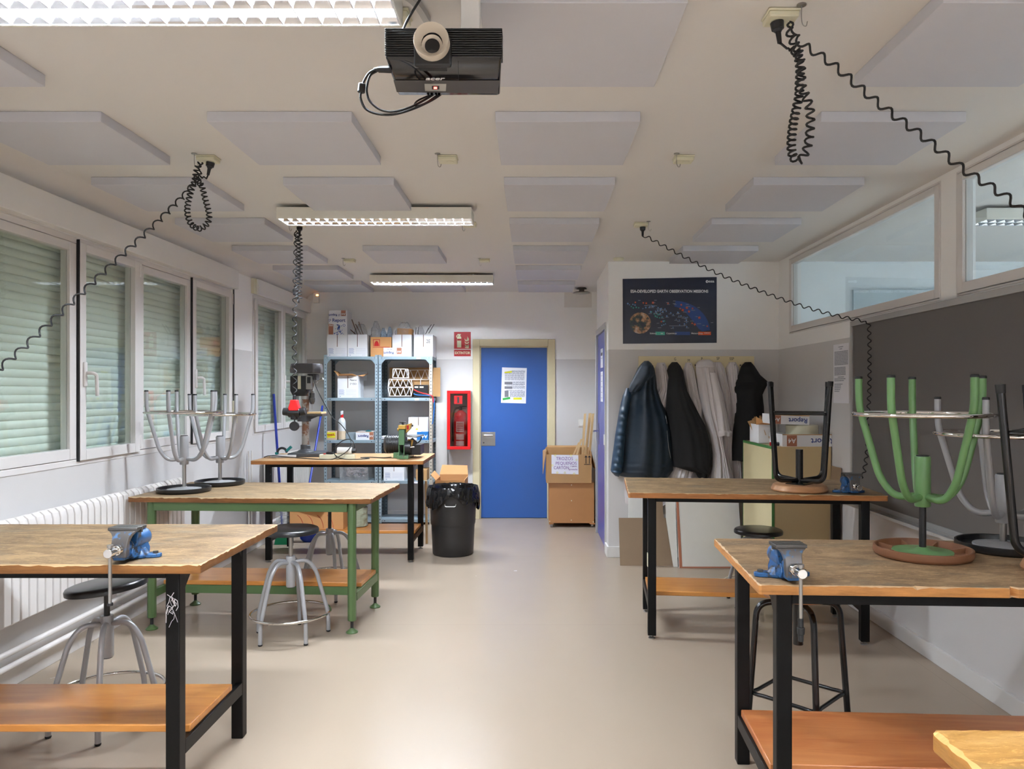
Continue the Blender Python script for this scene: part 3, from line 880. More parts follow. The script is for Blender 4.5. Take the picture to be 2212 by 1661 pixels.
# cord 4: over the drill bench with a red socket unit
t = thing('coiled_cord', (-1.66, 5.25, 2.0), 'long bunched black coiled cord hanging from behind the middle lamp to the red socket', 'cord', 'coiled power cords')
m = MB(); q = plug(m, (-1.63, 5.25, ZC - .028), (0, 0, -.06)); m.build('plug', BLACKP, t)
m = MB()
loopc = [at(*a) for a in ((646, 500, 5.25), (648, 520, 5.26), (649, 560, 5.27), (648, 600, 5.27), (646, 630, 5.27), (648, 645, 5.26), (641, 648, 5.25), (639, 630, 5.24), (643, 600, 5.24), (644, 560, 5.24), (643, 520, 5.24), (640, 498, 5.23))]
m.tube([q, *helix(loopc, .016, .026, 9)], CR, 6)
st = [at(640, 498, 5.23), at(640, 520, 5.21), at(638, 580, 5.20), at(637, 650, 5.20), at(636, 720, 5.21), at(636, 790, 5.22), at(636, 853, 5.23)]
m.tube(helix(st, .0145, .066, 10), CR, 6)
m.build('coil', RUBBER, t)
# hanging red three-way socket
c = at(636, 890, 5.23)
t = thing('hanging_socket', c, 'red and black three-way socket hanging on the coiled cord before the drill press', 'socket')
m = MB()
m.loft([[(c.x + sx * w_, c.y + sy * .03, c.z + z_) for sx, sy in ((-1, -1), (1, -1), (1, 1), (-1, 1))] for w_, z_ in ((.032, .01), (.036, .03), (.024, .065), (.022, .085))])
m.build('red_cap', REDP, t, bevel=.005)
m = MB().cyl((c.x, c.y, c.z + .08), (c.x, c.y, c.z + .118), .013, .011, 12).cyl((c.x - .04, c.y, c.z - .005), (c.x + .04, c.y, c.z - .005), .034, n=8)
m.cyl((c.x, c.y, c.z - .01), (c.x, c.y, c.z - .052), .03, .026, 12)
m.cyl((c.x - .04, c.y, c.z + .0), (c.x - .078, c.y, c.z + .004), .028, .026, 16).cyl((c.x + .04, c.y, c.z), (c.x + .078, c.y, c.z + .008), .028, .026, 16)
m.build('socket_body', BLACKP, t, bevel=.003)
m = MB().cyl((c.x, c.y, c.z - .05), (c.x, c.y, c.z - .07), .004, n=8); m.lathe([(0, -.012), (.032, -.012), (.034, 0), (.032, .010), (0, .010)], 24, (c.x, c.y, c.z - .098), 'y')
m.build('dust_cap', BLACKP, t)

# ---------------------------------------------------------------- projector
Yp = 2.0
pc = at(958, 125, Yp)
pj = thing('projector', (pc.x, Yp, 2.49), 'black ceiling projector with cream lens ring and red indicator', 'projector')
zt = at(0, 60, Yp).z; zm = at(0, 120, Yp).z
xl, xr = at(832, 0, Yp).x, at(1084, 0, Yp).x
m = MB(); rows = []
n = 12
for k in range(n):                         # ribbed vent front, narrow grooves
    z0 = zt - (zt - zm) * k / n; z1 = zt - (zt - zm) * (k + 1) / n
    zz = (z0 + z1) / 2; h = (z0 - z1)
    m.box(xl - .001, xr + .001, Yp, Yp + .05, z1 + h * .22, z0 - h * .08)
m.prism([(xl + .004, Yp + .005, zm), (xr - .004, Yp + .005, zm), (xr - .018, Yp + .232, zm), (xl - .002, Yp + .232, zm)], (0, 0, zt - zm))
m.build('ribbed_casing', BLACKP, pj, bevel=.0015)
# sloped gloss cover underneath
za, zb = zm, at(0, 196, Yp + .15).z - .012
rows = [[(xl - .001, Yp - .001, zm + .0), (xr + .001, Yp - .001, zm + .0), (xr - .014, Yp + .24, zm + .0), (xl - .006, Yp + .24, zm + .0)],
        [(xl + .001, Yp + .002, zm - .004), (xr - .001, Yp + .002, zm - .004), (xr - .016, Yp + .235, zm - .010), (xl - .006, Yp + .235, zm - .010)],
        [(xl + .006, Yp + .012, zm - .008), (xr - .006, Yp + .012, zm - .008), (xr - .020, Yp + .225, zm - .016), (xl - .002, Yp + .225, zm - .016)]]
rows = [[(p[0], p[1], p[2]) for p in r] for r in rows]
pcov = MB().loft(rows).build('gloss_cover', GLOSSB, pj, bevel=.004, seg=3)


def under(px, py):                          # point on the sloped underside seen at a pixel
    for i in range(200):
        Y = Yp + .012 + i * .0012
        p = at(px, py, Y); zs = zm - .008 - (Y - Yp - .012) / .213 * .008
        if p.z >= zs - .0004 and i > 0 or i == 199: return Vector((p.x, Y, zs))
    return p


def upanel(quad, name, mat, off=.0008, par=pj):
    q = [under(*p) - Vector((0, 0, off)) for p in quad]
    return MB().prism(q, (0, 0, -.0006)).build(name, mat, par, smooth=0)


upanel([(850, 173), (1080, 173), (1075, 201), (857, 198)], 'matte_rear_strip', GREYP)
upanel([(917, 180), (964, 180), (963, 195.5), (918, 195.5)], 'indicator_window', GREYFRAME, .0016)
upanel([(933, 184), (949, 184), (949, 191), (933, 191)], 'indicator_surround', BLACKP, .0024)
upanel([(937, 185.5), (944, 185.5), (944, 189.5), (937, 189.5)], 'red_indicator', REDLED, .0032)
upanel([(989.3, 121), (990, 121), (991, 174), (990.3, 174)], 'cover_joint', RUBBER, .0007)
upanel([(902, 143), (966, 145), (966, 153), (908, 152)], 'lens_shift_slot', RUBBER, .0010)
a = under(938, 169)
cu = bpy.data.curves.new('letters', 'FONT'); cu.body = 'acer'; cu.size = .026; cu.align_x = 'CENTER'; cu.align_y = 'CENTER'; cu.extrude = .0003; cu.offset = .0006; cu.shear = .3
tmp = bpy.data.objects.new('letters', cu); COL.objects.link(tmp); dg = bpy.context.evaluated_depsgraph_get(); dg.update()
me = bpy.data.meshes.new_from_object(tmp.evaluated_get(dg)); bpy.data.objects.remove(tmp)
me.transform(Matrix.Translation(a - Vector(pj.location) - Vector((0, 0, .0012))) @ Matrix.Rotation(math.radians(-2.2), 4, 'X') @ Matrix.Rotation(PI, 4, 'X') @ Matrix.Diagonal((1.15, -1, 1, 1)) @ Matrix.Diagonal((1, -1, 1, 1)))
me.materials.clear(); me.materials.append(WINK)
o = bpy.data.objects.new('lettering', me); COL.objects.link(o); o.parent = pj
# lens
lc = at(932, 88, Yp - .03)
m = MB().lathe([(.046, .045), (.047, -.006), (.0455, -.010), (.0435, -.008), (.028, .010), (.0275, .012)], 48, lc, 'y'); m.build('lens_ring', RINGM, pj)
m = MB().lathe([(.0275, .012), (.027, .009), (.020, .016), (.0195, .022)], 40, lc + Vector((0, 0, -.006)), 'y'); m.build('inner_ring', RINGM, pj)
MB().lathe([(.0195, .016), (.012, .014), (0, .013)], 32, lc + Vector((.0, 0, -.006)), 'y').build('lens', LENS, pj)
m = MB().box(lc.x - .05, lc.x + .05, Yp - .012, Yp + .004, lc.z - .058, lc.z + .02); m.build('lens_hood', BLACKP, pj, bevel=.006)
m = MB()
for px in (853, 976, 1063): c = at(px, 52, Yp + .02); m.cyl((c.x, c.y, zt - .002), (c.x, c.y, zt + .007), .004, n=10)
m.build('screw', BLACKP, pj)
# mount and channel
c = at(1017, 20, Yp + .12)
t = thing('projector_mount', (c.x, c.y, ZC), 'white square ceiling pole holding the projector', 'mount')
MB().box(c.x - .026, c.x + .026, c.y - .026, c.y + .026, zt + .012, ZC).build('pole', WHITE, t, bevel=.003)
MB().box(c.x - .11, c.x + .09, c.y - .06, c.y + .06, zt, zt + .012).build('mounting_plate', WHITE, t, bevel=.002)
MB().box(c.x - .05, c.x + .05, c.y - .05, c.y + .05, ZC - .006, ZC).build('ceiling_plate', WHITE, t, bevel=.002)
t = thing('cable_channel', at(872, 40, 2.25), 'curved grey cable channel on the ceiling beside the projector pole', 'channel')
m = MB(); pth = smooth_path([(-.39, 1.95, ZC - .012), (-.40, 2.08, ZC - .012), (-.385, 2.18, ZC - .012), (-.35, 2.25, ZC - .012), (-.33, 2.36, ZC - .012)], 8)
m.tube(pth, .014, 4, phase=PI / 4); m.build('channel', GREYFRAME, t, smooth=0)
t = thing('projector_cable', at(815, 205, 2.08), 'looped black video cables hanging under the projector', 'cable')
pc2 = at(835, 150, 2.06)
m = MB().cyl(pc2 + Vector((.012, 0, 0)), pc2 - Vector((.022, 0, .0)), .0105, .009, 8).cyl(pc2 - Vector((.022, 0, 0)), pc2 - Vector((.034, 0, .002)), .0065, .006, 10)
m.build('connector', BLACKP, t)
m = MB()
a1 = smooth_path([at(814, 149, 2.06), at(797, 158, 2.05), at(785, 178, 2.05), at(781, 195, 2.05), at(779, 212, 2.05), at(790, 235, 2.06), at(815, 246, 2.07), at(850, 247, 2.09), at(890, 236, 2.12), at(930, 218, 2.18), at(953, 203, 2.24), at(960, 195, 2.24)], 8)
a2 = smooth_path([at(815, 153, 2.06), at(800, 163, 2.055), at(793, 185, 2.06), at(793, 202, 2.06), at(800, 220, 2.065), at(822, 237, 2.075), at(850, 241, 2.09), at(885, 232, 2.13), at(915, 217, 2.19), at(938, 203, 2.24), at(945, 194, 2.24)], 8)
a3 = smooth_path([at(930, 205, 2.24), at(905, 216, 2.2), at(896, 224, 2.17), at(900, 229, 2.15), at(920, 222, 2.17), at(945, 205, 2.24)], 6)
m.tube(a1, .0034, 7).tube(a2, .0032, 7).tube(a3, .0026, 6)
m.build('cable', RUBBER, t)
f0 = at(782, 181, 2.05); f1 = at(780, 200, 2.05)
MB().cyl(f0, f1, .0105, n=14).build('ferrite_core', BLACKP, t, bevel=.002)
t = thing('power_cable', at(890, 20, 2.1), 'thin black cable dropping from the ceiling to the top of the projector', 'cable')
MB().tube(smooth_path([(at(1000, -120, 2.1).x, 2.12, ZC), at(945, -60, 2.12), at(910, -5, 2.1), at(888, 30, 2.08), at(876, 52, 2.07), at(870, 66, 2.06)], 8), .0036, 7).build('cable', RUBBER, t)

# ================================================================ benches
def worktop(L, D, H, T, seed, rag=1.0, chip=None):
    """Slab with a battered, slightly splintered upper edge."""
    rnd = random.Random(seed); step = .014
    per = []
    rc = .012
    def line(a, b, nx, ny):
        n = max(2, int(math.hypot(b[0] - a[0], b[1] - a[1]) / step))
        for i in range(n):
            t = i / n; per.append((a[0] + (b[0] - a[0]) * t, a[1] + (b[1] - a[1]) * t, nx, ny))
    def corner(cx, cy, a0):
        for i in range(4):
            a = a0 + (i + .5) * PI / 8; per.append((cx + rc * math.cos(a), cy + rc * math.sin(a), math.cos(a), math.sin(a)))
    line((rc, 0), (L - rc, 0), 0, -1); corner(L - rc, rc, -PI / 2)
    line((L, rc), (L, D - rc), 1, 0); corner(L - rc, D - rc, 0)
    line((L - rc, D), (rc, D), 0, 1); corner(rc, D - rc, PI / 2)
    line((0, D - rc), (0, rc), -1, 0); corner(rc, rc, PI)
    r0, r1, r2, r3 = [], [], [], []
    prev = .002
    for (x, y, nx, ny) in per:
        c = max(.0008, min(.009, prev + rnd.uniform(-.0022, .0021))) if rnd.random() > .05 else rnd.uniform(.003, .010)
        prev = c * .6 + .0012
        c *= rag
        d = rnd.uniform(0, .0014) * rag
        if chip and ny == -1 and chip[0] < x < chip[1]:
            dd = chip[2] * (1 - abs((x - (chip[0] + chip[1]) / 2) / ((chip[1] - chip[0]) / 2)) ** 2); d += dd
        r0.append((x - nx * (.002 + d * .5), y - ny * (.002 + d * .5), H - T)); r1.append((x - nx * d, y - ny * d, H - T + .004))
        r2.append((x - nx * d, y - ny * d, H - c * .9)); r3.append((x - nx * (c * 1.1 + d), y - ny * (c * 1.1 + d), H))
    m = MB(); m.loft([r0, r1, r2, r3]); return m


def bench(origin, rot, L, D, H, label, wood, shelfw, legm, lx, ly, T=.032, leg=.050, shelf=(.32, .16, .27), style='square', rail=.03, seed=1, rag=1.0, chip=None, feet=0):
    """origin: near corner nearest the viewer's side at smallest x. lx: leg outer x from both ends; ly: near faces of the two leg rows."""
    t = thing('workbench', (origin[0], origin[1], 0), label, 'workbench', 'school workbenches', (0, 0, math.radians(rot)))
    worktop(L, D, H, T, seed, rag, chip).build('worktop', wood, t, local=True, smooth=28)
    zt = H - T; lo = .02 if feet or style == 'round' else 0.0
    xs = (lx[0], L - lx[1] - leg)
    for x in xs:
        for y in ly:
            m = MB()
            if style == 'square':
                m.box(x, x + leg, y, y + leg, lo, zt)
                o = m.build('leg', legm, t, local=True, bevel=.004)
                if lo:
                    MB().lathe([(0, 0), (.020, 0), (.020, .006), (.008, .010), (.008, lo + .002), (0, lo + .002)], 16, (x + leg / 2, y + leg / 2, 0)).build('levelling_foot', STEEL, o, local=True)
            else:
                m.cyl((x + leg / 2, y + leg / 2, .075), (x + leg / 2, y + leg / 2, zt), leg / 2 * 1.06, n=8, phase=PI / 8)
                o = m.build('leg', legm, t, local=True, bevel=.003)
                mm = MB().lathe([(0, 0), (.036, 0), (.037, .006), (.014, .024), (.012, .03), (0, .03)], 18, (x + leg / 2, y + leg / 2, 0)); mm.build('levelling_foot', legm, o, local=True)
                MB().cyl((x + leg / 2, y + leg / 2, .028), (x + leg / 2, y + leg / 2, .078), .010, n=10).build('foot_screw', BLACKP, o, local=True)
    x0, x1 = xs[0], xs[1] + leg; y0, y1 = ly[0], ly[1] + leg
    m = MB()
    for y in (y0 + .001, y1 - .031): m.box(xs[0] + leg, xs[1], y, y + .03, zt - rail, zt)
    for x in (x0 + .001, x1 - .031): m.box(x, x + .03, y0 + leg, y1 - leg, zt - rail, zt)
    m.build('top_frame', legm, t, local=True, bevel=.002)
    if style == 'square':
        m = MB()
        for x in (x0 + .004, x1 - .008):
            m.prism([(x, y0 + leg, zt - rail), (x, y0 + leg, zt - rail - .05), (x, y0 + leg + .05, zt - rail)], (.004, 0, 0))
            m.prism([(x, y1 - leg, zt - rail), (x, y1 - leg, zt - rail - .05), (x, y1 - leg - .05, zt - rail)], (.004, 0, 0))
        m.build('gusset', legm, t, local=True)
    sy0, sy1, sz = shelf; st = .028
    rz = sz - st
    for x in (x0 + .001, x1 - .031): MB().box(x, x + .03, y0 + leg, y1 - leg, rz - .05, rz).build('shelf_rail', legm, t, local=True, bevel=.002)
    if style == 'round':
        for y in (sy0 + .004, sy1 - .024): MB().box(x0 + .032, x1 - .032, y, y + .02, rz - .055, rz).build('shelf_rail', legm, t, local=True, bevel=.002)
    m = MB().box(x0 + .012, x1 - .012, sy0, sy1, rz, sz)
    m.build('shelf', shelfw, t, local=True, bevel=.004)
    return t


lf = bench((-2.652, 2.60), 0, 1.50, .80, .90, 'black-legged workbench with pale scratched top and blue vise, nearest the windows side', WOOD_L, SHW, BLK, (.10, .10), (.06, .64), shelf=(.17, .56, .27), seed=3, rag=1.2)
bench((-2.538, 4.70), -3.0, 1.545, .79, .84, 'green-framed workbench with two upturned stools on top', WOOD_G, SHW, GREEND, (.105, .105), (.02, .57), leg=.052, shelf=(.205, .565, .27), style='round', rail=.055, seed=5, rag=1.1)
bench((-2.445, 6.50), 0, 1.50, .80, .90, 'black-legged workbench carrying the drill press and belt sander', WOOD_B, SHW, BLK, (.10, .10), (.078, .66), shelf=(.25, .62, .25), seed=7, rag=.25, feet=1)
rb = bench((.570, 4.459), -5.3, 1.49, .80, .90, 'black-legged workbench with weathered brown top in front of the coats', WOOD_RB, SHW, BLK, (.122, .07), (.10, .65), shelf=(.24, .60, .256), seed=9, rag=1.0, feet=1, rail=.035)
rf = bench((.721, 2.389), -3.0, 1.38, .76, .885, 'black-legged workbench with scratched brown top and blue vise, below the chalkboard', WOOD_RF, SHWD, BLK, (.070, .07), (.05, .63), shelf=(.18, .62, .228), seed=13, rag=1.2, rail=.042, chip=(.776, .80, .02))
bench((.707, .53), 0, 1.49, .803, .90, 'workbench with ink-stained orange top, only its corner showing at the bottom', WOOD_5, SHW, BLK, (.10, .10), (.08, .66), T=.036, seed=17, rag=1.6)
lfm = MB(); rnd = random.Random(77)
for k in range(9):
    zz0 = .70 + rnd.uniform(-.03, .10); xx0 = 1.352 + rnd.uniform(.004, .040); pl_ = [(xx0, .0592, zz0)]
    for q_ in range(4): pl_.append((min(1.396, max(1.353, pl_[-1][0] + rnd.uniform(-.010, .014))), .0592, pl_[-1][2] - rnd.uniform(.006, .022)))
    lfm.tube(pl_, rnd.uniform(.0006, .0014), 4)
lfm.build('paint_scratch', PAPER, lf, local=True)
# bits of tape and plaster on the right-hand benches
MB().box(.118, .1225, .094, .125, .44, .52).build('masking_tape', CREAMP, rb, local=True, smooth=0)


# ================================================================ stools
def stool_a(loc, rot, H, label, legm, seatk='black', inverted=None, th=0, tilt=(0, 0), stemm=BLACKP, tube=.0122):
    """Five-legged screw stool with a foot ring. inverted: height of the surface its seat rests on."""
    t = thing('work_stool', (loc[0], loc[1], 0), label, 'stool', 'workshop stools')
    if inverted is not None:
        t.rotation_euler = (PI, 0, 0); t.location.z = inverted + H; th = -th
    else:
        t.rotation_euler = (0, 0, 0)
    sgn = Matrix.Rotation(math.radians(tilt[0]), 4, Vector((math.cos(math.radians(tilt[1])), math.sin(math.radians(tilt[1])), 0))) if tilt[0] else Matrix.Identity(4)
    S = Matrix.Translation((0, 0, H - .03)) @ sgn @ Matrix.Translation((0, 0, -(H - .03)))
    if seatk == 'black':
        m = MB(); m.m = S
        m.lathe([(0, H), (.150, H), (.162, H - .004), (.168, H - .013), (.1675, H - .030), (.164, H - .032), (.160, H - .030), (.156, H - .012), (0, H - .012)], 56)
        m.build('seat', SEATB, t, local=True)
    else:
        m = MB(); m.m = S
        m.lathe([(0, H), (.155, H), (.166, H - .005), (.171, H - .014), (.170, H - .034), (.165, H - .036), (.161, H - .034), (.158, H - .010), (0, H - .010)], 56)
        for i in range(8):
            a = i * PI / 4; ca, sa = math.cos(a), math.sin(a)
            m.prism([(.108 * ca - .003 * sa, .108 * sa + .003 * ca, H - .0105), (.16 * ca - .003 * sa, .16 * sa + .003 * ca, H - .010), (.16 * ca - .003 * sa, .16 * sa + .003 * ca, H - .030), (.108 * ca - .003 * sa, .108 * sa + .003 * ca, H - .022)], (.006 * sa, -.006 * ca, 0))
        m.build('seat', BROWNSEAT, t, local=True)
    m = MB(); m.m = S
    m.lathe([(0, H - .012), (.104, H - .012), (.106, H - .016), (.104, H - .021), (.03, H - .024), (.016, H - .034), (0, H - .034)], 40)
    m.build('seat_plate', legm, t, local=True)
    ht = .49
    MB().cyl((0, 0, min(ht, H - .1) - .12), (0, 0, H - .028), .0125, n=14).build('screw_stem', stemm, t, local=True)
    m = MB().lathe([(.0, .302), (.026, .302), (.028, .308), (.028, ht - .004), (.026, ht), (0, ht)], 28)
    m.build('hub', legm, t, local=True)
    MB().lathe([(0, .298), (.022, .298), (.022, .302), (0, .302)], 20).build('hub_cap', RUBBER, t, local=True)
    base = round_path([(.02, 0, .452), (.095, 0, .462), (.148, 0, .395), (.222, 0, .125), (.2245, 0, .055), (.2245, 0, .006)], .045, 6)
    for i in range(5):
        a = math.radians(th + i * 72)
        R = Matrix.Rotation(a, 4, 'Z')
        m = MB(); m.m = R; m.tube(base, tube, 12)
        lg = m.build('leg', legm, t, local=True)
        m = MB(); m.m = R; m.lathe([(0, 0), (tube * .9, 0), (tube * 1.08, .004), (tube * 1.05, .010), (0, .010)], 12, (.2245, 0, 0))
        m.build('rubber_foot', RUBBER, lg, local=True)
    zr = .145; rr = .2165 + tube + .008
    m = MB().tube([(rr * math.cos(2 * PI * i / 64), rr * math.sin(2 * PI * i / 64), zr) for i in range(64)], .0082, 10, closed=True)
    m.build('foot_ring', CHROME, t, local=True)
    return t


def stool_b(loc, H, label, inverted=None, th=45, feet=.24, ringz=.19, seat=BEECH, seatr=.165):
    """Four-legged black stool with a rounded square foot rail and a solid seat."""
    t = thing('work_stool', (loc[0], loc[1], 0), label, 'stool', 'workshop stools')
    if inverted is not None:
        t.rotation_euler = (PI, 0, 0); t.location.z = inverted + H; th = -th
    m = MB().lathe([(0, H), (seatr - .012, H), (seatr - .003, H - .004), (seatr, H - .012), (seatr - .012, H - .036), (seatr - .018, H - .040), (0, H - .040)], 56)
    m.build('seat', seat, t, local=True)
    MB().cyl((0, 0, H - .25), (0, 0, H - .046), .0215, n=20).build('hub', BLKP, t, local=True)
    MB().lathe([(0, H - .046), (.085, H - .046), (.085, H - .0405), (0, H - .0405)], 4).build('seat_plate', BLKP, t, local=True)
    base = round_path([(.018, 0, H - .062), (feet * .80, 0, H - .072), (feet, 0, .004)], .055, 7)
    tr = .0135
    for i in range(4):
        a = math.radians(th + i * 90); R = Matrix.Rotation(a, 4, 'Z')
        m = MB(); m.m = R; m.tube(base, tr, 12)
        lg = m.build('leg', BLKP, t, local=True)
        m = MB(); m.m = R; m.cyl((feet, 0, 0), (feet - .002, 0, .03), tr * 1.2, tr * 1.12, 12); m.build('rubber_foot', RUBBER, lg, local=True)
    rc = feet * (.8 + .2 * (1 - (ringz) / (H - .07))) - .008
    pts = []
    for i in range(4):
        a = math.radians(th + i * 90); pts.append(Vector((rc * math.cos(a), rc * math.sin(a), ringz)))
    path = []
    for i in range(4):
        a, b, c = pts[i - 1], pts[i], pts[(i + 1) % 4]
        d = .05; p = b + (a - b).normalized() * d; q = b + (c - b).normalized() * d
        b2 = b * 1.12; b2.z = ringz
        for j in range(7):
            u = j / 6; path.append(p * (1 - u) ** 2 + b2 * 2 * u * (1 - u) + q * u * u)
    MB().tube(path, .0085, 10, closed=True).build('foot_rail', BLKP, t, local=True)
    return t


stool_a((-2.298, 4.95), 0, .67, 'upturned silver stool on the green bench, closer to the window end corner', SILVER, inverted=.84, th=55, stemm=STEEL)
stool_a((-2.22, 5.33), 0, .645, 'upturned silver stool on the green bench, behind the other upturned one', SILVER, inverted=.84, th=32, stemm=STEEL)
stool_b((1.62, 4.55), .66, 'upturned black four-legged stool with wooden seat on the weathered bench', inverted=.90, th=26, feet=.238, seatr=.166)
stool_a((1.462, 2.81), 0, .675, 'upturned green stool with brown seat on the scratched bench by the chalkboard', GREEN, 'brown', inverted=.885, th=0, tube=.0138)
stool_a((1.835, 2.923), 0, .595, 'upturned silver stool with black seat behind the green stool, below the chalkboard', SILVER, inverted=.885, th=8, stemm=STEEL)
stool_b((1.84, 2.53), .64, 'upturned black stool with wooden seat cut off by the picture edge beside the green stool', inverted=.885, th=90, feet=.262, ringz=.165)
stool_a((-1.923, 3.39), 0, .640, 'silver stool with tilted black seat under the bench nearest the radiator', SILVER, th=3, tilt=(6, 270))
stool_a((-1.485, 4.61), 0, .665, 'silver stool with black seat standing before the green bench', SILVER, th=22, stemm=STEEL)
stool_a((-1.497, 5.54), 0, .72, 'silver stool half hidden behind the green bench, seat out of sight', SILVER, th=8)
stool_a((1.60, 5.31), 0, .530, 'low stool with round black seat between the weathered bench and the cabinet', SILVER, th=69)
stool_b((1.148, 3.24), .66, 'black four-legged stool standing behind the scratched bench, legs showing under its top', th=0, feet=.222, ringz=.20)


# ================================================================ vises
def vise(x, y, z, label, lug=1, handle='down', rot=0.0, s=1.0, tip=False):
    """Bench vise; x, y: middle of the bench edge it is bolted to; jaws open along y."""
    t = thing('bench_vise', (x, y, z + .001), label, 'vise', 'blue bench vises', (0, 0, math.radians(rot)))
    t.scale = (s, s, s)
    m = MB(); m.m = Matrix.Diagonal((1, .70, 1, 1))
    # base flange and lugs
    m.lathe([(0, 0), (.052, 0), (.054, .004), (.054, .012), (.046, .018), (.036, .035), (0, .035)], 32, (0, .15, 0))
    for sx in (-1, 1):
        m.loft([[(sx * .02, .12, .0), (sx * .075, .128, 0), (sx * .092, .145, 0), (sx * .092, .165, 0), (sx * .075, .182, 0), (sx * .02, .185, 0)],
                [(sx * .02, .12, .016), (sx * .075, .128, .014), (sx * .092, .145, .014), (sx * .092, .165, .014), (sx * .075, .182, .014), (sx * .02, .185, .016)]])
    # body under the barrel
    m.loft([[(-.03, .055, .010), (.03, .055, .010), (.036, .20, .010), (-.036, .20, .010)], [(-.026, .05, .03), (.026, .05, .03), (.034, .21, .03), (-.034, .21, .03)],
            [(-.022, .075, .055), (.022, .075, .055), (.026, .20, .06), (-.026, .20, .06)]])
    # barrel
    m.lathe([(0, .085), (.030, .085), (.033, .090), (.033, .215), (.031, .235), (.022, .250), (.0, .255)], 28, (0, 0, .066), 'y')
    m.box(-.016, .016, .11, .215, .09, .108)
    # rear jaw column
    m.loft([[(-.030, .085, .07), (.030, .085, .07), (.030, .128, .07), (-.030, .128, .07)], [(-.034, .085, .095), (.034, .085, .095), (.034, .120, .095), (-.034, .120, .095)],
            [(-.050, .076, .112), (.050, .076, .112), (.050, .112, .112), (-.050, .112, .112)]])
    m.build('body', BLUEV, t, local=True, bevel=.003)
    MB().box(-.052, .052, .056, .084, .111, .122).box(-.052, .052, .0535, .0565, .100, .122).build('rear_jaw', DSTEEL, t, local=True, bevel=.002)
    # moving jaw: arched front plate
    m = MB(); rows = []
    n = 9
    for i in range(n + 1):
        a = i / n
        zz = .022 + .09 * a
        yf = -.012 + .030 * a ** 2.2                      # front face
        yb = .014 + .040 * max(0, a - .55) / .45 if a > .55 else .016
        wd = .026 + .004 * a + (.020 * ((a - .72) / .28) ** 2 if a > .72 else 0)
        rows.append([(-wd, yf, zz), (wd, yf, zz), (wd, yb, zz), (-wd, yb, zz)])
    m.loft(rows)
    m.build('jaw_plate', JAWP, t, local=True, bevel=.003)
    m = MB()
    m.lathe([(0, .014), (.0225, .014), (.0225, .048), (.0, .050)], 26, (0, 0, .052), 'y')
    m.box(-.020, .020, -.008, .05, .012, .042)
    m.build('moving_jaw', BLUEV, t, local=True, bevel=.003)
    m = MB().box(-.051, .051, .016, .050, .111, .122).box(-.051, .051, .0485, .0525, .100, .122)
    m.build('front_jaw', DSTEEL, t, local=True, bevel=.002)
    MB().lathe([(.0, .048), (.0185, .048), (.0185, .075), (0, .075)], 20, (0, 0, .052), 'y').build('slide', STEEL, t, local=True)
    m = MB().cyl((0, -.014, .05), (0, -.028, .05), .020, .017, 20).cyl((0, -.028, .05), (0, -.045, .05), .012, n=16).cyl((0, -.045, .05), (0, -.078, .05), .0155, n=20)
    sp = m.build('screw_head', CHROME, t, local=True, bevel=.0015)
    if handle == 'down':
        m = MB().cyl((0, -.062, .074), (0, -.062, -.125), .0058, n=12).cyl((0, -.062, .068), (0, -.062, .078), .010, n=14)
        h = m.build('handle_bar', STEEL, t, local=True)
        if tip: MB().cyl((0, -.062, -.09), (0, -.062, -.118), .008, .0085, 12).cyl((0, -.062, -.118), (0, -.062, -.14), .0125, .011, 12).cyl((0, -.062, -.14), (0, -.062, -.162), .009, .008, 12).build('taped_grip', RUBBER, t, local=True, bevel=.002)
        else: MB().cyl((0, -.062, -.120), (0, -.062, -.128), .0095, n=12).build('end_stop', BLACKP, t, local=True)
    for sx in (-1, 1): MB().cyl((sx * .072, .108, .013), (sx * .072, .108, .022), .010, n=6).build('mounting_bolt', DSTEEL, t, local=True)
    return t


vise(-1.437, 2.612, .90, 'blue vise with hanging silver bar on the pale scratched bench', tip=False, rot=1)
vise(.833, 2.392, .885, 'blue vise with taped black bar end on the scratched bench by the aisle', rot=1, tip=True)
vise(1.872, 4.352, .90, 'small-looking blue vise on the weathered bench beside the chalkboard', handle='none', rot=-4)

# ================================================================ radiators and pipes
def radiator(y0, n, pitch, x, z0, z1, label):
    t = thing('radiator', (x, y0, z0), label, 'radiator', 'white radiators')
    m = MB(); d = .075
    prof = [(0, z0 + .012), (0, z1 - .05), (-.008, z1 - .018), (-.03, z1), (-.055, z1 - .002), (-d, z1 - .02), (-d, z0 + .02), (-.05, z0), (-.02, z0)]
    m.prism([(px, .002, pz - z0) for px, pz in prof], (0, pitch - .0115, 0))
    o = m.build('radiator_section', PIPE, t, local=True, bevel=.0035)
    c = MB().box(-.05, -.03, pitch - .012, pitch, .03, .055).box(-.05, -.03, pitch - .012, pitch, z1 - z0 - .06, z1 - z0 - .03).build('joint', DSTEEL, o, local=True)
    for i in range(1, n):
        q = o.copy(); COL.objects.link(q); q.location = (0, i * pitch, 0)
        c2 = c.copy(); COL.objects.link(c2); c2.parent = q
    return t


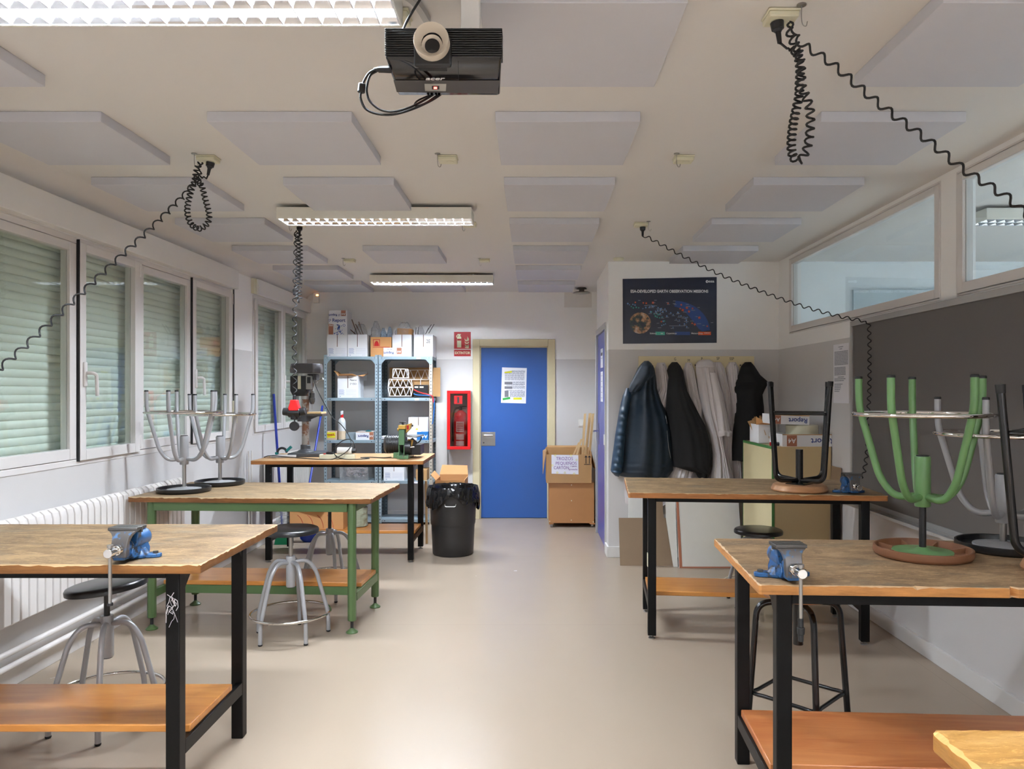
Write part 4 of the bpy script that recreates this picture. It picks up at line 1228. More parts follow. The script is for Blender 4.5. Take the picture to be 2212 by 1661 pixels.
radiator(3.617, 30, .0632, -2.55, .347, .872, 'long white ribbed radiator under the large window')
radiator(7.32, 21, .0632, -2.55, .33, .86, 'white ribbed radiator under the small far window, behind the drill bench')
for z, nm in ((.200, 'upper'), (.130, 'lower')):
    t = thing('heating_pipe', (-2.60, 3, z), '%s white heating pipe running along the wall below the radiators' % nm, 'pipe', 'heating pipes')
    MB().cyl((-2.60, -2.2, z), (-2.60, 8.8, z), .0155, n=14).build('pipe', PIPE, t)
    m = MB()
    for y in (3.2, 4.8, 6.4, 8.0): m.box(XL, -2.60, y, y + .012, z - .006, z + .006)
    m.build('bracket', PIPE, t)
t = thing('heating_pipe', (-2.62, 6.92, .2), 'pair of white pipe risers on the wall between the windows, behind the drill bench', 'pipe')
MB().cyl((-2.62, 7.0, .13), (-2.62, 7.0, .95), .008, n=10).build('pipe', PIPE, t)
MB().cyl((-2.62, 6.93, .20), (-2.62, 6.93, .95), .008, n=10).build('pipe', PIPE, t)

# ================================================================ chalkboard, notice, poster
t = thing('chalkboard', (XR, 3.7, .73), 'large charcoal chalkboard with aluminium frame on the chalkboard wall', 'chalkboard')
y0, y1, z0, z1 = 2.18, 5.18, .745, 1.985
MB().box(XR - .032, XR - .004, y0 + .02, y1 - .02, z0 + .02, z1 - .03).build('board_surface', BOARD, t, smooth=0)
m = MB().box(XR - .042, XR, y0, y1, z1 - .036, z1).box(XR - .042, XR, y0, y1, z0, z0 + .03).box(XR - .042, XR, y0, y0 + .03, z0 + .03, z1 - .036).box(XR - .042, XR, y1 - .03, y1, z0 + .03, z1 - .036)
m.build('frame', ALU, t, bevel=.002)
m = MB().box(XR - .105, XR - .04, y0, y1, z0 - .012, z0 - .006).box(XR - .108, XR - .102, y0, y1, z0 - .012, z0 + .006).box(XR - .046, XR - .040, y0, y1, z0 - .03, z0 + .004)
m.build('chalk_tray', ALU, t, bevel=.001)
t = thing('wall_notice', (XR, 5.43, 1.42), 'tall white printed notice on the wall next to the chalkboard', 'notice')
MB().box(XR - .003, XR - .001, 5.29, 5.56, 1.417, 1.846).build('paper', PAPER, t, smooth=0)
ls = [(.05, .35, .65), (.085, .42, .58)] + [(.13 + i * .024, .08, .95) for i in range(10)] + [(.40 + i * .024, .08, .80) for i in range(6)] + [(.56, .3, .7), (.59, .08, .8), (.62, .08, .7), (.68, .08, .6), (.71, .08, .5), (.74, .08, .5), (.77, .08, .45), (.80, .08, .4)]
sheet_of_text(t, -5.56, -5.29, 1.417, 1.846, XR - .003, ls, yaw=-90)

yw = YP
p0, p1 = at(1345, 602, yw), at(1548, 742, yw)
t = thing('poster', ((p0.x + p1.x) / 2, yw, p1.z), 'dark blue space poster titled earth observation missions', 'poster')
MB().prism([at(1345, 602.5, yw - .001), at(1548, 598.5, yw - .001), at(1548, 740.5, yw - .001), at(1345.5, 742.5, yw - .001)], (0, -.0025, 0)).build('poster_sheet', POSTER, t, smooth=0)
y = yw - .004


def pp(fx, fy, dy=0):
    """Point on the poster from zoomed-view coordinates (5.53x, origin 1300,560)."""
    v = at(1300 + fx / 5.53, 560 + fy / 5.53, yw); v.y = y - dy; return v


def circle(c, r, n=40, a0=0, a1=2 * PI):
    return [Vector((c.x + r * math.cos(a0 + (a1 - a0) * i / (n if a1 - a0 > 6.2 else n - 1)), c.y, c.z + r * math.sin(a0 + (a1 - a0) * i / (n if a1 - a0 > 6.2 else n - 1)))) for i in range(n)]


K = 1 / 5.53 * yw / F
c = pp(850, 860); R1 = 440 * K
# blue earth limb band: clipped big arc
arcp = [Vector((pp(850, 0).x + R1 * math.cos(a), y, pp(0, 860).z + .83 * R1 * math.sin(a))) for a in [math.radians(d) for d in range(2, 92, 6)]]
arcq = [Vector((pp(850, 0).x + (R1 - 210 * K * math.sin(math.radians(2 + 6 * i)) ** .3 - .01) * math.cos(math.radians(2 + 6 * i)), y, pp(0, 860).z + .70 * R1 * math.sin(math.radians(2 + 6 * i)) - .01)) for i in range(15)]
m = MB(); vs = []
for a, b in zip(arcp, arcq): vs += [a, b]
m.add(vs, [(2 * i, 2 * i + 2, 2 * i + 3, 2 * i + 1) for i in range(14)])
m.build('printed_limb', BLUEP, t, smooth=0)
y -= .0006
g = circle(pp(458, 762), 128 * K, 44)
m = MB().prism(g, (0, -.0004, 0)); m.build('printed_globe', earth_print(), t, smooth=0)
rnd = random.Random(4)


def sats(pts, mat, name, s=14):
    m = MB()
    for fx, fy in pts:
        c = pp(fx, fy, .0006); a = rnd.uniform(-.9, .9); L = s * K * rnd.uniform(.9, 1.6)
        m.obox(c, (L, .0005, L * .42), (0, a, 0)); m.obox(c, (L * .3, .0005, L * 1.1), (0, a, 0))
    m.build(name, mat, t, smooth=0)


sats([(400, 515), (495, 522), (530, 526), (610, 520), (790, 525), (948, 545), (935, 590), (965, 608), (1015, 580), (1082, 588), (1040, 625), (1163, 698), (1078, 765), (1110, 778), (1258, 800), (710, 745)], ORANGE, 'orange_satellite_print', 20)
sats([(590, 630), (625, 655), (655, 645), (640, 680), (670, 665), (660, 692), (690, 700), (725, 692), (745, 738), (410, 575), (375, 582), (352, 565), (440, 580), (685, 660)], TEALP, 'green_satellite_print', 15)
bl = [(rnd.uniform(560, 1030), 0) for _ in range(44)]
bl = [(x, 540 + (x - 560) * .25 + rnd.uniform(0, 1) * (230 - (x - 560) * .1) * (.4 if x < 700 else 1)) for x, _ in bl] + [(310, 530), (330, 545), (370, 540), (395, 548), (490, 590), (525, 578)]
sats(bl, LBLUEP, 'blue_satellite_print', 13)
m = MB()
for fx, fy, wd in [(447, 492, 30), (640, 490, 30), (865, 500, 30), (1155, 577, 28), (1315, 757, 30), (900, 796, 190), (670, 765, 30), (688, 818, 42)] + [(rnd.uniform(300, 1030), rnd.uniform(512, 560), 34) for _ in range(10)] + \
        [(x + rnd.uniform(-10, 10), yy + 14, 38) for x, yy in bl[:30]] + [(1030, 566, 50), (1090, 610, 46), (990, 632, 44), (1130, 686, 24), (1160, 772, 50), (1215, 791, 30), (1075, 738, 40)]:
    c = pp(fx, fy, .0008); m.box(c.x - wd * K / 2, c.x + wd * K / 2, c.y - .0003, c.y, c.z - 2.6 * K, c.z + 2.6 * K)
m.build('caption_print', P('caption_grey', (150, 152, 165), .5), t, smooth=0)
text('ESA-DEVELOPED EARTH OBSERVATION MISSIONS', .036, WINK, t, pp(806, 385, .001), sx=.88, bold=.0012, name='poster_title')
text('esa', .034, WINK, t, pp(1307, 264, .001), sx=1.2, bold=.0008, name='agency_logo')
m = MB().prism(circle(pp(1256, 267, .001), 17 * K, 24), (0, -.0004, 0)); m.build('logo_disc', WINK, t, smooth=0)
c = pp(1259, 270, .0016); MB().prism(circle(c, 6 * K, 18), (0, -.0003, 0)).build('logo_dot', POSTER, t, smooth=0)
for fx0, fx1, mt, tx, lx, nm in ((640, 752, TEALP, 'Science', 612, 'green'), (870, 1052, BLUEP, 'Copernicus', 830, 'blue'), (1150, 1302, ORANGE, 'Meteorology', 1135, 'orange')):
    a, b = pp(fx0, 866, .0006), pp(fx1, 906, .0006)
    MB().box(a.x, b.x, a.y - .0004, a.y, b.z, a.z).build('%s_band_print' % nm, mt, t, smooth=0)
    text(tx, .020, WINK, t, pp(lx, 886, .0018), name='band_caption', bold=.0004)
text('esa', .016, WINK, t, pp(716, 886, .0018), name='band_caption', bold=.0004)
text('EUMETSAT', .011, WINK, t, pp(1256, 882, .0018), name='band_caption', bold=.0003)

# ================================================================ coat rack and clothes
a, b = at(1379, 769.5, YP), at(1628, 809, YP)
t = thing('coat_rack', ((a.x + b.x) / 2, YP, b.z), 'cream coat rack board with handwritten letters on the poster wall', 'coat rack')
rackz = a.z
MB().box(a.x, b.x, YP - .018, YP, b.z - .03, a.z).build('rack_board', P('cream_board', (226, 212, 172), .5), t, bevel=.002)
for tx, px, py in (('G', 1457.5, 776), ('M', 1487, 779), ('P', 1515, 775.5), ('SP', 1550, 775), ('SSP', 1579.5, 775.5)):
    v = at(px, py, YP); v.y = YP - .0185
    text(tx, .036, INK, t, v, name='handwritten_letter', sx=.8)
hooks = []
for px in (1398, 1430, 1459, 1488, 1523, 1552, 1583, 1620):
    v = at(px, 792, YP)
    MB().tube(round_path([(v.x, YP - .018, v.z), (v.x, YP - .06, v.z - .005), (v.x, YP - .065, v.z + .02)], .01), .005, 8).build('coat_hook', STEEL, t)
m = MB()
for px, py in ((1501, 789), (1598, 789)):
    v = at(px, py, YP); m.cyl((v.x, YP - .018, v.z), (v.x, YP - .022, v.z), .006, n=10)
m.build('screw', INK, t)


def garment(name, rows, yback, mat, label, cat, folds=5, amp=.012, seed=1, bulge=.6, nf=44, group='clothes on the coat rack', dense=5, quilt=0.0):
    """rows: (py, pxl, pxr, depth) outline of a hanging garment, top to bottom, in front of yback."""
    rnd = random.Random(seed)
    ph = [rnd.uniform(0, 6.28) for _ in range(6)]
    rr = []
    for i in range(len(rows) - 1):
        for j in range(dense):
            u = j / dense; p, q = rows[i], rows[i + 1]
            rr.append([p[k] + (q[k] - p[k]) * (u * u * (3 - 2 * u) * .5 + u * .5) for k in range(4)])
    rr.append(list(rows[-1]))
    out = []; n = len(rr)
    for i, (py, l, r, d) in enumerate(rr):
        t_ = i / (n - 1); yy = yback - .05
        A, B = at(l, py, yy), at(r, py, yy); ring = []
        for j in range(nf + 1):
            u = j / nf; x = A.x + (B.x - A.x) * u
            prof = max(0.0, math.sin(PI * u)) ** bulge
            fo = math.sin(u * folds * 2 * PI + ph[0] + 1.6 * t_ + .5 * math.sin(ph[1] + 3 * t_)) * .55 + math.sin(u * u * folds * 3.1 * PI + ph[2] - 2.2 * t_) * .35 + math.sin(u * folds * 1.3 * PI + ph[3]) * .5
            am = amp * (.25 + .75 * min(1, t_ * 2.2)) * min(1, prof * 1.6)
            qf = quilt * abs(math.sin(A.z * PI / .062)) * min(1, prof * 2) if quilt and t_ > .28 else 0
            y = yback - .008 - d * prof - fo * am - qf
            ring.append((x, min(y, yback - .004), A.z + .004 * math.sin(u * folds * 6 + ph[4]) * t_))
        for j in range(nf, -1, -6):
            u = j / nf; ring.append((A.x + (B.x - A.x) * u, yback, A.z))
        out.append(ring)
    o = MB().loft(out).build('garment_body', mat, None, smooth=70)
    loc = at((rows[0][1] + rows[0][2]) / 2, rows[0][0], yback)
    t = thing(name, loc, label, cat, group)
    o.parent = t
    for v in o.data.vertices: v.co -= Vector(loc)
    return t


def part_garment(t, name, rows, yback, mat, **k):
    q = garment(name, rows, yback, mat, 'x x x x', 'x', **k)
    o = q.children[0]; off = Vector(q.location) - Vector(t.location)
    for v in o.data.vertices: v.co += off
    o.parent = t; o.name = name; bpy.data.objects.remove(q)
    return o


YB0 = YP - .02
# lab coats near the wall
c1 = garment('lab_coat', [(783, 1421, 1438, .03), (795, 1417, 1444, .05), (815, 1418, 1447, .05), (840, 1421, 1450, .05), (870, 1400, 1450, .05), (950, 1380, 1440, .05), (1030, 1347, 1445, .05), (1088, 1352, 1450, .05), (1103, 1378, 1424, .05)],
             YB0 - .0, COTTON, 'white lab coat squeezed between the navy jacket and the black jacket', 'lab coat', folds=4, seed=3)
c2 = garment('lab_coat', [(783, 1483, 1496, .03), (800, 1477, 1503, .05), (850, 1485, 1512, .05), (880, 1490, 1520, .05), (960, 1470, 1520, .05), (1030, 1448, 1500, .06), (1085, 1440, 1500, .06), (1096, 1452, 1478, .05)],
             YB0 - .005, COTTON, 'white lab coat under the letter M, beside the black fleece', 'lab coat', folds=4, seed=5)
c3 = garment('lab_coat', [(782, 1543, 1560, .03), (795, 1538, 1568, .05), (850, 1545, 1580, .06), (930, 1560, 1585, .06), (1030, 1560, 1586, .06), (1075, 1548, 1580, .05)],
             YB0 - .012, COTTON, 'white lab coat hanging under the letters SP', 'lab coat', folds=5, seed=8)
c4 = garment('lab_coat', [(782, 1577, 1592, .03), (795, 1570, 1599, .05), (830, 1574, 1600, .05), (880, 1582, 1600, .05), (990, 1585, 1602, .05), (1034, 1584, 1606, .05), (1080, 1584, 1604, .05)],
             YB0 - .0, COTTON, 'white lab coat hanging under the letters SSP', 'lab coat', folds=5, seed=9)
c5 = garment('lab_coat', [(778, 1512, 1535, .05), (785, 1505, 1545, .07), (800, 1505, 1545, .08), (850, 1512, 1552, .09), (900, 1522, 1556, .10), (940, 1535, 1562, .10), (980, 1542, 1570, .10), (1030, 1536, 1587, .10), (1078, 1534, 1586, .09), (1102, 1531, 1560, .07), (1110, 1534, 1544, .05)],
             YB0 - .055, COTTON, 'white lab coat with collar and dangling sleeve hanging under the letter P', 'lab coat', folds=5, seed=12, amp=.016)
sl = part_garment(c5, 'sleeve', [(805, 1532, 1550, .03), (850, 1540, 1563, .045), (890, 1546, 1572, .05), (930, 1546, 1580, .055), (930, 1546, 1580, .055), (934, 1544, 1584, .06), (942, 1545, 1582, .06)], YB0 - .115, COTTON, folds=2, seed=14, amp=.006)
co = part_garment(c5, 'collar', [(776.5, 1518, 1536, .03), (781, 1510, 1543, .04), (790, 1505, 1546, .045), (793, 1507, 1542, .04)], YB0 - .105, COTTON, folds=1, seed=2, amp=.004)
m = MB()
for py in (830, 862, 895, 975, 1010):
    v = at(1523 + (py - 830) * .25, py, YB0 - .17); m.cyl(v, v + Vector((0, .012, 0)), .0075, n=12)
# dark jackets in front
j1 = garment('jacket', [(779.5, 1393, 1403, .05), (785, 1387, 1409, .10), (795, 1379, 1415, .12), (815, 1370, 1419, .14), (840, 1360, 1421, .15), (870, 1350, 1431, .15), (900, 1340, 1446, .16), (950, 1330, 1456, .17), (1000, 1322, 1457, .17), (1018, 1320, 1456, .16), (1028, 1332, 1448, .14), (1040, 1385, 1440, .10)],
             YB0 - .05, NAVY, 'navy quilted jacket with hood, hanging closest to the blue side door', 'jacket', folds=2.2, seed=21, amp=.020, quilt=.005, dense=9)
part_garment(j1, 'quilted_sleeve', [(838, 1354, 1362, .02), (855, 1346, 1366, .06), (890, 1338, 1358, .08), (940, 1330, 1352, .09), (1000, 1322, 1348, .09), (1020, 1321, 1346, .08), (1029, 1330, 1338, .04)], YB0 - .13, P('navy_quilted_sleeve', (34, 58, 78), .45, var=.25, scale=5, bmp=.4, bsc=20), folds=1, seed=6, amp=.004, quilt=.022, dense=14)
part_garment(j1, 'hood', [(781, 1393, 1404, .03), (790, 1384, 1413, .07), (810, 1372, 1415, .09), (830, 1362, 1400, .08), (846, 1358, 1380, .04)], YB0 - .15, NAVY, folds=2, seed=16, amp=.008)
j2 = garment('jacket', [(782, 1453, 1465, .04), (790, 1446, 1472, .08), (800, 1442, 1477, .10), (815, 1446, 1480, .11), (845, 1442, 1487, .12), (880, 1440, 1505, .13), (920, 1446, 1526, .14), (960, 1450, 1538, .14), (990, 1452, 1541, .14), (1008, 1456, 1540, .13), (1022, 1505, 1536, .11), (1032, 1510, 1532, .08)],
             YB0 - .075, BLACKF, 'black fleece jacket hanging under the letter G', 'jacket', folds=2.4, seed=23, amp=.014)
m = MB(); m.tube([at(1438, 898, YB0 - .225), at(1441, 915, YB0 - .228)], .0016, 5).tube([at(1441, 930, YB0 - .228), at(1444, 965, YB0 - .23), at(1449, 990, YB0 - .232)], .0013, 5)
v = m.build('zipper', STEEL, j1)
j3 = garment('jacket', [(782, 1612, 1625, .05), (790, 1604, 1632, .09), (810, 1597, 1645, .11), (826, 1592, 1664, .11), (842, 1587, 1655, .12), (853, 1593, 1650, .12), (880, 1592, 1653, .13), (930, 1586, 1655, .13), (980, 1583, 1650, .13), (995, 1584, 1612, .10)],
             YB0 - .04, BLACKF2, 'black hooded coat hanging at the cabinet end of the rack', 'coat', folds=1.3, seed=25, amp=.010)

# ================================================================ things standing below the coats
def leaning(name, pts, th, mat, label, cat, lean=.12, group=None, edge=None):
    """Flat board from its outline (px, py) at the floor distance y; leans back to the wall."""
    t = thing(name, (pts[0][0], pts[0][1], 0), label, cat, group)
    return t


def board(name, x0, x1, h, yfoot, ytop, th, mat, label, shape=None, group=None):
    t = thing(name, ((x0 + x1) / 2, yfoot, 0), label, 'board', group)
    ang = math.atan2(ytop - yfoot, h); ca, sa = math.cos(ang), math.sin(ang)
    pts = shape or [(x0, 0), (x1, 0), (x1, 1), (x0, 1)]
    Lg = math.hypot(h, ytop - yfoot)
    poly = [Vector((px, yfoot + sa * pz * Lg, ca * pz * Lg)) for px, pz in pts]
    MB().prism(poly, Vector((0, ca * th, -sa * th))).build('panel', mat, t, smooth=0)
    return t


board('hardboard_sheet', .757, 1.235, .395, 6.47, 6.57, .006, HARDB, 'brown hardboard sheet leaning under the navy jacket', [(.757, 0), (1.235, 0), (1.175, 1.0), (.757, 1.0)])
board('hardboard_sheet', 1.02, 1.19, .56, 6.53, 6.62, .006, HARDB, 'narrow taller hardboard piece behind the wide brown sheet', [(1.02, 0), (1.215, 0), (1.15, .8), (1.15, 1.0), (1.02, 1.0)])
board('foam_board', 1.14, 1.25, .66, 6.42, 6.56, .012, P('off_white_foam_board', (216, 214, 206), .7), 'off-white slanted foam board beside the brown taped edge', [(1.208, 0), (1.246, 0), (1.246, 1), (1.160, 1), (1.160, .60), (1.166, .52)])
bp = board('foam_board', 1.25, 1.79, .68, 6.38, 6.54, .02, P('white_insulation_board', (214, 212, 206), .55), 'large white board with brown taped edge under the lab coats')
m = MB()
m.prism([Vector((1.250, 6.378, 0)), Vector((1.275, 6.378, 0)), Vector((1.266, 6.378 + .16, .68)), Vector((1.246, 6.378 + .16, .68))], (0, -.002, 0))
m.prism([Vector((1.250, 6.377, 0.001)), Vector((1.785, 6.377, 0.001)), Vector((1.785, 6.380, .012)), Vector((1.25, 6.38, .012))], (0, -.002, 0))
m.build('brown_tape', BROWNINK, bp, smooth=0)
board('foam_board', .86, 1.02, .86, 6.66, 6.755, .012, P('pale_foam_board', (220, 219, 213), .7), 'narrow pale board standing behind the brown hardboard, near the side door')

# cream cabinet by the chalkboard wall
cx0, cx1, cy0, cy1, ch = 1.785, 2.225, 5.585, 6.35, 1.09
t = thing('storage_cabinet', (2.0, 5.96, 0), 'cream cabinet with green edges between the coats and the chalkboard', 'cabinet')
MB().box(cx0 + .018, cx1, cy0, cy1, .0, ch).build('body', CABD, t, bevel=.002)
dr = MB().box(cx0, cx0 + .017, cy0 + .003, cy1 - .003, .06, ch - .02).build('door', CABC, t, bevel=.002)
MB().cyl((cx0, 5.95, .68), (cx0 - .004, 5.95, .68), .011, n=14).build('keyhole', DSTEEL, dr)
m = MB().box(cx0 - .002, cx0 + .018, cy0, cy1, ch - .019, ch - .0).box(cx0 - .002, cx0 + .018, cy0 - .002, cy0 + .003, 0, ch).box(cx0 - .002, cx0 + .018, cy1 - .003, cy1 + .002, 0, ch)
m.build('green_edging', CABG, t, bevel=.001)
t = thing('hardboard_sheet', (2.22, 5.45, 0), 'brown hardboard strip leaning on the wall beside the cream cabinet', 'board')
MB().prism([(2.20, 5.40, 0), (2.20, 5.57, 0), (2.226, 5.57, .95), (2.226, 5.40, .95)], (-.006, 0, 0)).build('panel', HARDB, t, smooth=0)


def report_mark(parent, x, y, z, s, inplane=0.0, yaw=0.0, mat=NAVYINK):
    """Outlined leaf-like mark beside the brand word."""
    pts = [(-.5, -.45), (-.5, .45), (.5, .45), (.35, -.1), (0, -.25), (-.2, -.45)]
    m = MB(); ci, si = math.cos(inplane), math.sin(inplane)
    q = [Vector((x + s * (px * ci - pz * si), y, z + s * (px * si + pz * ci))) for px, pz in pts]
    m.tube(q, s * .09, 4, closed=True); return m.build('brand_mark', mat, parent)


def ream_box(loc, w_, d_, h_, label, up=False, a4x=.3, yaw=0.0, tx=.68, size=None, group=None, lid=False):
    """White copier-paper carton lid, printed upside down."""
    x, y, z = loc
    t = thing('paper_box', (x + w_ / 2, y + d_ / 2, z), label, 'box', group)
    m = MB(); th = .004
    m.box(x, x + w_, y, y + th, z, z + h_).box(x, x + w_, y + d_ - th, y + d_, z, z + h_).box(x, x + th, y + th, y + d_ - th, z, z + h_).box(x + w_ - th, x + w_, y + th, y + d_ - th, z, z + h_)
    m.box(x + th, x + w_ - th, y + th, y + d_ - th, z, z + th)
    m.build('carton', WCARD, t, smooth=0)
    MB().box(x + .001, x + w_ - .001, y - .0006, y, z + h_ - .007, z + h_ - .0005).build('cut_edge', CARD, t, smooth=0)
    a = x + w_ * a4x; aw = min(.075, w_ * .22)
    MB().box(a - aw / 2, a + aw / 2, y - .001, y, z + .002, z + h_ - .008).build('brown_panel', BROWNINK, t, smooth=0)
    s = size or h_ * .55
    text('A4', s * .8, WINK, t, (a, y - .0016, z + h_ * .48), inplane=PI, name='size_lettering', bold=.0006)
    text('Report', s, NAVYINK, t, (x + w_ * tx, y - .001, z + h_ * .45), inplane=PI, name='brand_lettering', bold=.0008)
    return t


# load on the cabinet
ty = 5.60
s = ream_box((at(1690, 0, ty).x, ty, ch), .42, .30, at(0, 938, ty).z - ch, 'white paper carton with upturned lettering lying on the cabinet, lower of two', a4x=.17, tx=.72, size=.062)
s.location.z += 0
zt2 = at(0, 917, ty + .05).z
t = ream_box((at(1667, 0, ty + .06).x, ty + .06, zt2), at(1748, 0, ty + .06).x - at(1667, 0, ty + .06).x, .24, at(0, 896, ty + .06).z - zt2, 'white paper carton with upturned lettering tilted on top of the cabinet load', a4x=.13, tx=.7, size=.05)
t.rotation_euler.y = math.radians(2)
v = at(1690, 938, ty + .1)
t = thing('tape_roll', (v.x, v.y, ch), 'large cream roll lying between the two paper cartons on the cabinet', 'roll')
MB().lathe([(.045, ch + .005), (.115, ch + .005), (.12, ch + .012), (.12, zt2 - .012), (.113, zt2 - .006), (.045, zt2 - .006), (.045, ch + .005)], 40, (2.07, ty + .16, 0)).build('roll', CREAMP, t)
x0, x1 = at(1632, 0, 5.72).x, at(1662, 0, 5.72).x
t = thing('torn_carton', ((x0 + x1) / 2, 5.9, ch), 'torn small white carton full of scraps at the coat end of the cabinet', 'box')
x0 = max(x0, 1.79)
m = MB(); h = .15
m.box(x0, x0 + .12, 5.93, 5.934, ch, ch + h).box(x0, x0 + .12, 6.17, 6.174, ch, ch + h).box(x0, x0 + .004, 5.934, 6.17, ch, ch + h).box(x0 + .116, x0 + .12, 5.934, 6.17, ch, ch + h).box(x0, x0 + .12, 5.93, 6.174, ch, ch + .003)
m.build('carton', WCARD, t, smooth=0)
m = MB(); rnd = random.Random(3)
for i in range(9):
    m.obox((x0 + .02 + rnd.random() * .08, 5.95 + rnd.random() * .2, ch + .10 + rnd.random() * .05), (.004, .05, .16), (rnd.uniform(-.6, .6), rnd.uniform(-.7, .7), rnd.uniform(0, 3)))
m.build('card_scraps', CARD, t, smooth=0)
m = MB().prism([(x0 - .02, 5.93, ch + h), (x0 + .10, 5.93, ch + h), (x0 + .12, 5.90, ch + h + .05), (x0 + .02, 5.88, ch + h + .02), (x0 - .03, 5.90, ch + h + .06)], (0, 0, .003))
m.build('open_flap', CARDO, t, smooth=0)
v = at(1636, 951, 5.68)
t = thing('marker_pen', (v.x, v.y, ch), 'black marker with red end lying on the cabinet edge', 'pen')
MB().cyl((1.80, 5.68, ch + .014), (1.83, 5.68, ch + .014), .014, n=14).build('pen_cap', REDP, t)
MB().cyl((1.83, 5.68, ch + .014), (1.93, 5.67, ch + .014), .0135, n=14).build('pen_barrel', BLACKP, t)

# ================================================================ back wall: sign, extinguisher cabinet, alarm, switch
yb = YB
a, b = at(981, 717, yb), at(1017, 753.5, yb)
t = thing('fire_sign', ((a.x + b.x) / 2, yb, b.z), 'red fire extinguisher sign with cream pictogram and word EXTINTOR', 'sign')
MB().box(a.x, b.x, yb - .004, yb, b.z, a.z).build('sign_plate', SIGNRED, t, smooth=0)
a2, b2 = at(981, 755.5, yb), at(1017, 769.5, yb)
MB().box(a2.x, b2.x, yb - .004, yb, b2.z, a2.z).build('word_plate', SIGNRED, t, smooth=0)
text('EXTINTOR', .042, SIGNCR, t, ((a2.x + b2.x) / 2, yb - .0045, (a2.z + b2.z) / 2), sx=.88, bold=.001)


def fs(fx, fz):
    v = at(925 + fx / 5.533, 700 + fz / 5.533, yb); return Vector((v.x, yb - .0045, v.z))


m = MB()
m.prism([fs(345, 280), fs(345, 160), fs(352, 148), fs(390, 148), fs(396, 160), fs(396, 280)], (0, -.0006, 0))
m.prism([fs(358, 146), fs(360, 122), fs(384, 122), fs(386, 146)], (0, -.0006, 0))
m.prism([fs(334, 160), fs(338, 138), fs(355, 118), fs(392, 120), (fs(390, 128)), fs(358, 128), fs(346, 142), fs(342, 160)], (0, -.0006, 0))
m.build('extinguisher_symbol', SIGNCR, t, smooth=0)
MB().box(fs(347, 0).x, fs(395, 0).x, yb - .0058, yb - .0050, fs(0, 198).z, fs(0, 176).z).build('symbol_band', SIGNRED, t, smooth=0)
m = MB()
for dz in (0, 36, 72, 100):
    m.prism([fs(432 + dz * .1, 180 + dz * .95 - 10), fs(450, 195 + dz * .9 - 6), fs(470, 190 + dz * .9), fs(486, 176 + dz * .9), fs(488, 190 + dz * .9), fs(478, 204 + dz * .85), fs(455, 208 + dz * .8), fs(440, 200 + dz * .85)], (0, -.0006, 0))
m.prism([fs(462, 185), fs(470, 165), fs(466, 148), fs(480, 165), fs(488, 180), fs(486, 200)], (0, -.0006, 0))
m.prism([fs(445, 255), fs(486, 250), fs(486, 278), fs(458, 280)], (0, -.0006, 0))
m.build('flame_symbol', SIGNCR, t, smooth=0)

Yc = yb - .20
a, b = at(965.5, 843.5, Yc), at(1016.5, 971, Yc)
x0, x1, z0, z1 = a.x, b.x, b.z, a.z
t = thing('extinguisher_cabinet', ((x0 + x1) / 2, yb, z0), 'red glazed wall cabinet beside the blue back door', 'cabinet')
m = MB().box(x0 + .004, x1 - .004, yb - .006, yb - .001, z0 + .004, z1 - .004)
m.box(x0 + .004, x0 + .010, Yc + .02, yb - .006, z0 + .004, z1 - .004).box(x1 - .010, x1 - .004, Yc + .02, yb - .006, z0 + .004, z1 - .004).box(x0 + .01, x1 - .01, Yc + .02, yb - .006, z0 + .004, z0 + .01).box(x0 + .01, x1 - .01, Yc + .02, yb - .006, z1 - .01, z1 - .004)
m.build('housing', P('cabinet_inside_grey', (186, 176, 164), .5), t, smooth=0)
f = .036
m = MB().box(x0, x1, Yc, Yc + .018, z0, z0 + f).box(x0, x1, Yc, Yc + .018, z1 - f, z1).box(x0, x0 + f, Yc, Yc + .018, z0 + f, z1 - f).box(x1 - f, x1, Yc, Yc + .018, z0 + f, z1 - f)
dr = m.build('door_frame', RED, t, bevel=.003)
MB().box(x0 + f - .004, x1 - f + .004, Yc + .008, Yc + .012, z0 + f - .004, z1 - f + .004).build('glass_pane', CABGL, dr, smooth=0)
cxm = (x0 + x1) / 2
m = MB().box(cxm - .055, cxm + .040, Yc + .0055, Yc + .0075, z1 - .155, z1 - .06); m.build('red_sticker', SIGNRED, dr, smooth=0)
MB().box(cxm - .018, cxm + .004, Yc + .0045, Yc + .0054, z1 - .145, z1 - .075).build('sticker_mark', INK, dr, smooth=0)
t = thing('fire_extinguisher', (cxm + .01, yb - .10, z0 + .01), 'red fire extinguisher with white labels inside the red wall cabinet', 'extinguisher')
ex, ey, ez = cxm + .012, yb - .105, z0 + .012
MB().lathe([(0, ez), (.072, ez), (.078, ez + .01), (.078, ez + .36), (.070, ez + .40), (.035, ez + .43), (.022, ez + .44), (0, ez + .44)], 36, (ex, ey, 0)).build('cylinder', RED, t)
m = MB().cyl((ex, ey, ez + .44), (ex, ey, ez + .475), .018, n=14).box(ex - .015, ex + .07, ey - .008, ey + .008, ez + .475, ez + .487).box(ex - .01, ex + .065, ey - .008, ey + .008, ez + .452, ez + .462)
m.build('valve', BLACKP, t)
MB().tube(smooth_path([(ex - .01, ey, ez + .465), (ex - .07, ey, ez + .44), (ex - .092, ey - .02, ez + .3), (ex - .088, ey - .02, ez + .08)], 8), .009, 8).build('hose', RUBBER, t)
m = MB()
for za, zb in ((.19, .31), (.10, .165), (.03, .085)):
    arcs = [(ex + .0788 * math.cos(a_), ey + .0788 * math.sin(a_)) for a_ in [math.radians(d) for d in range(235, 306, 7)]]
    m.loft([[(px, py, ez + za) for px, py in arcs], [(px, py, ez + zb) for px, py in arcs]], closed=False, cap=False)
m.build('label', WCARD, t)
m = MB()
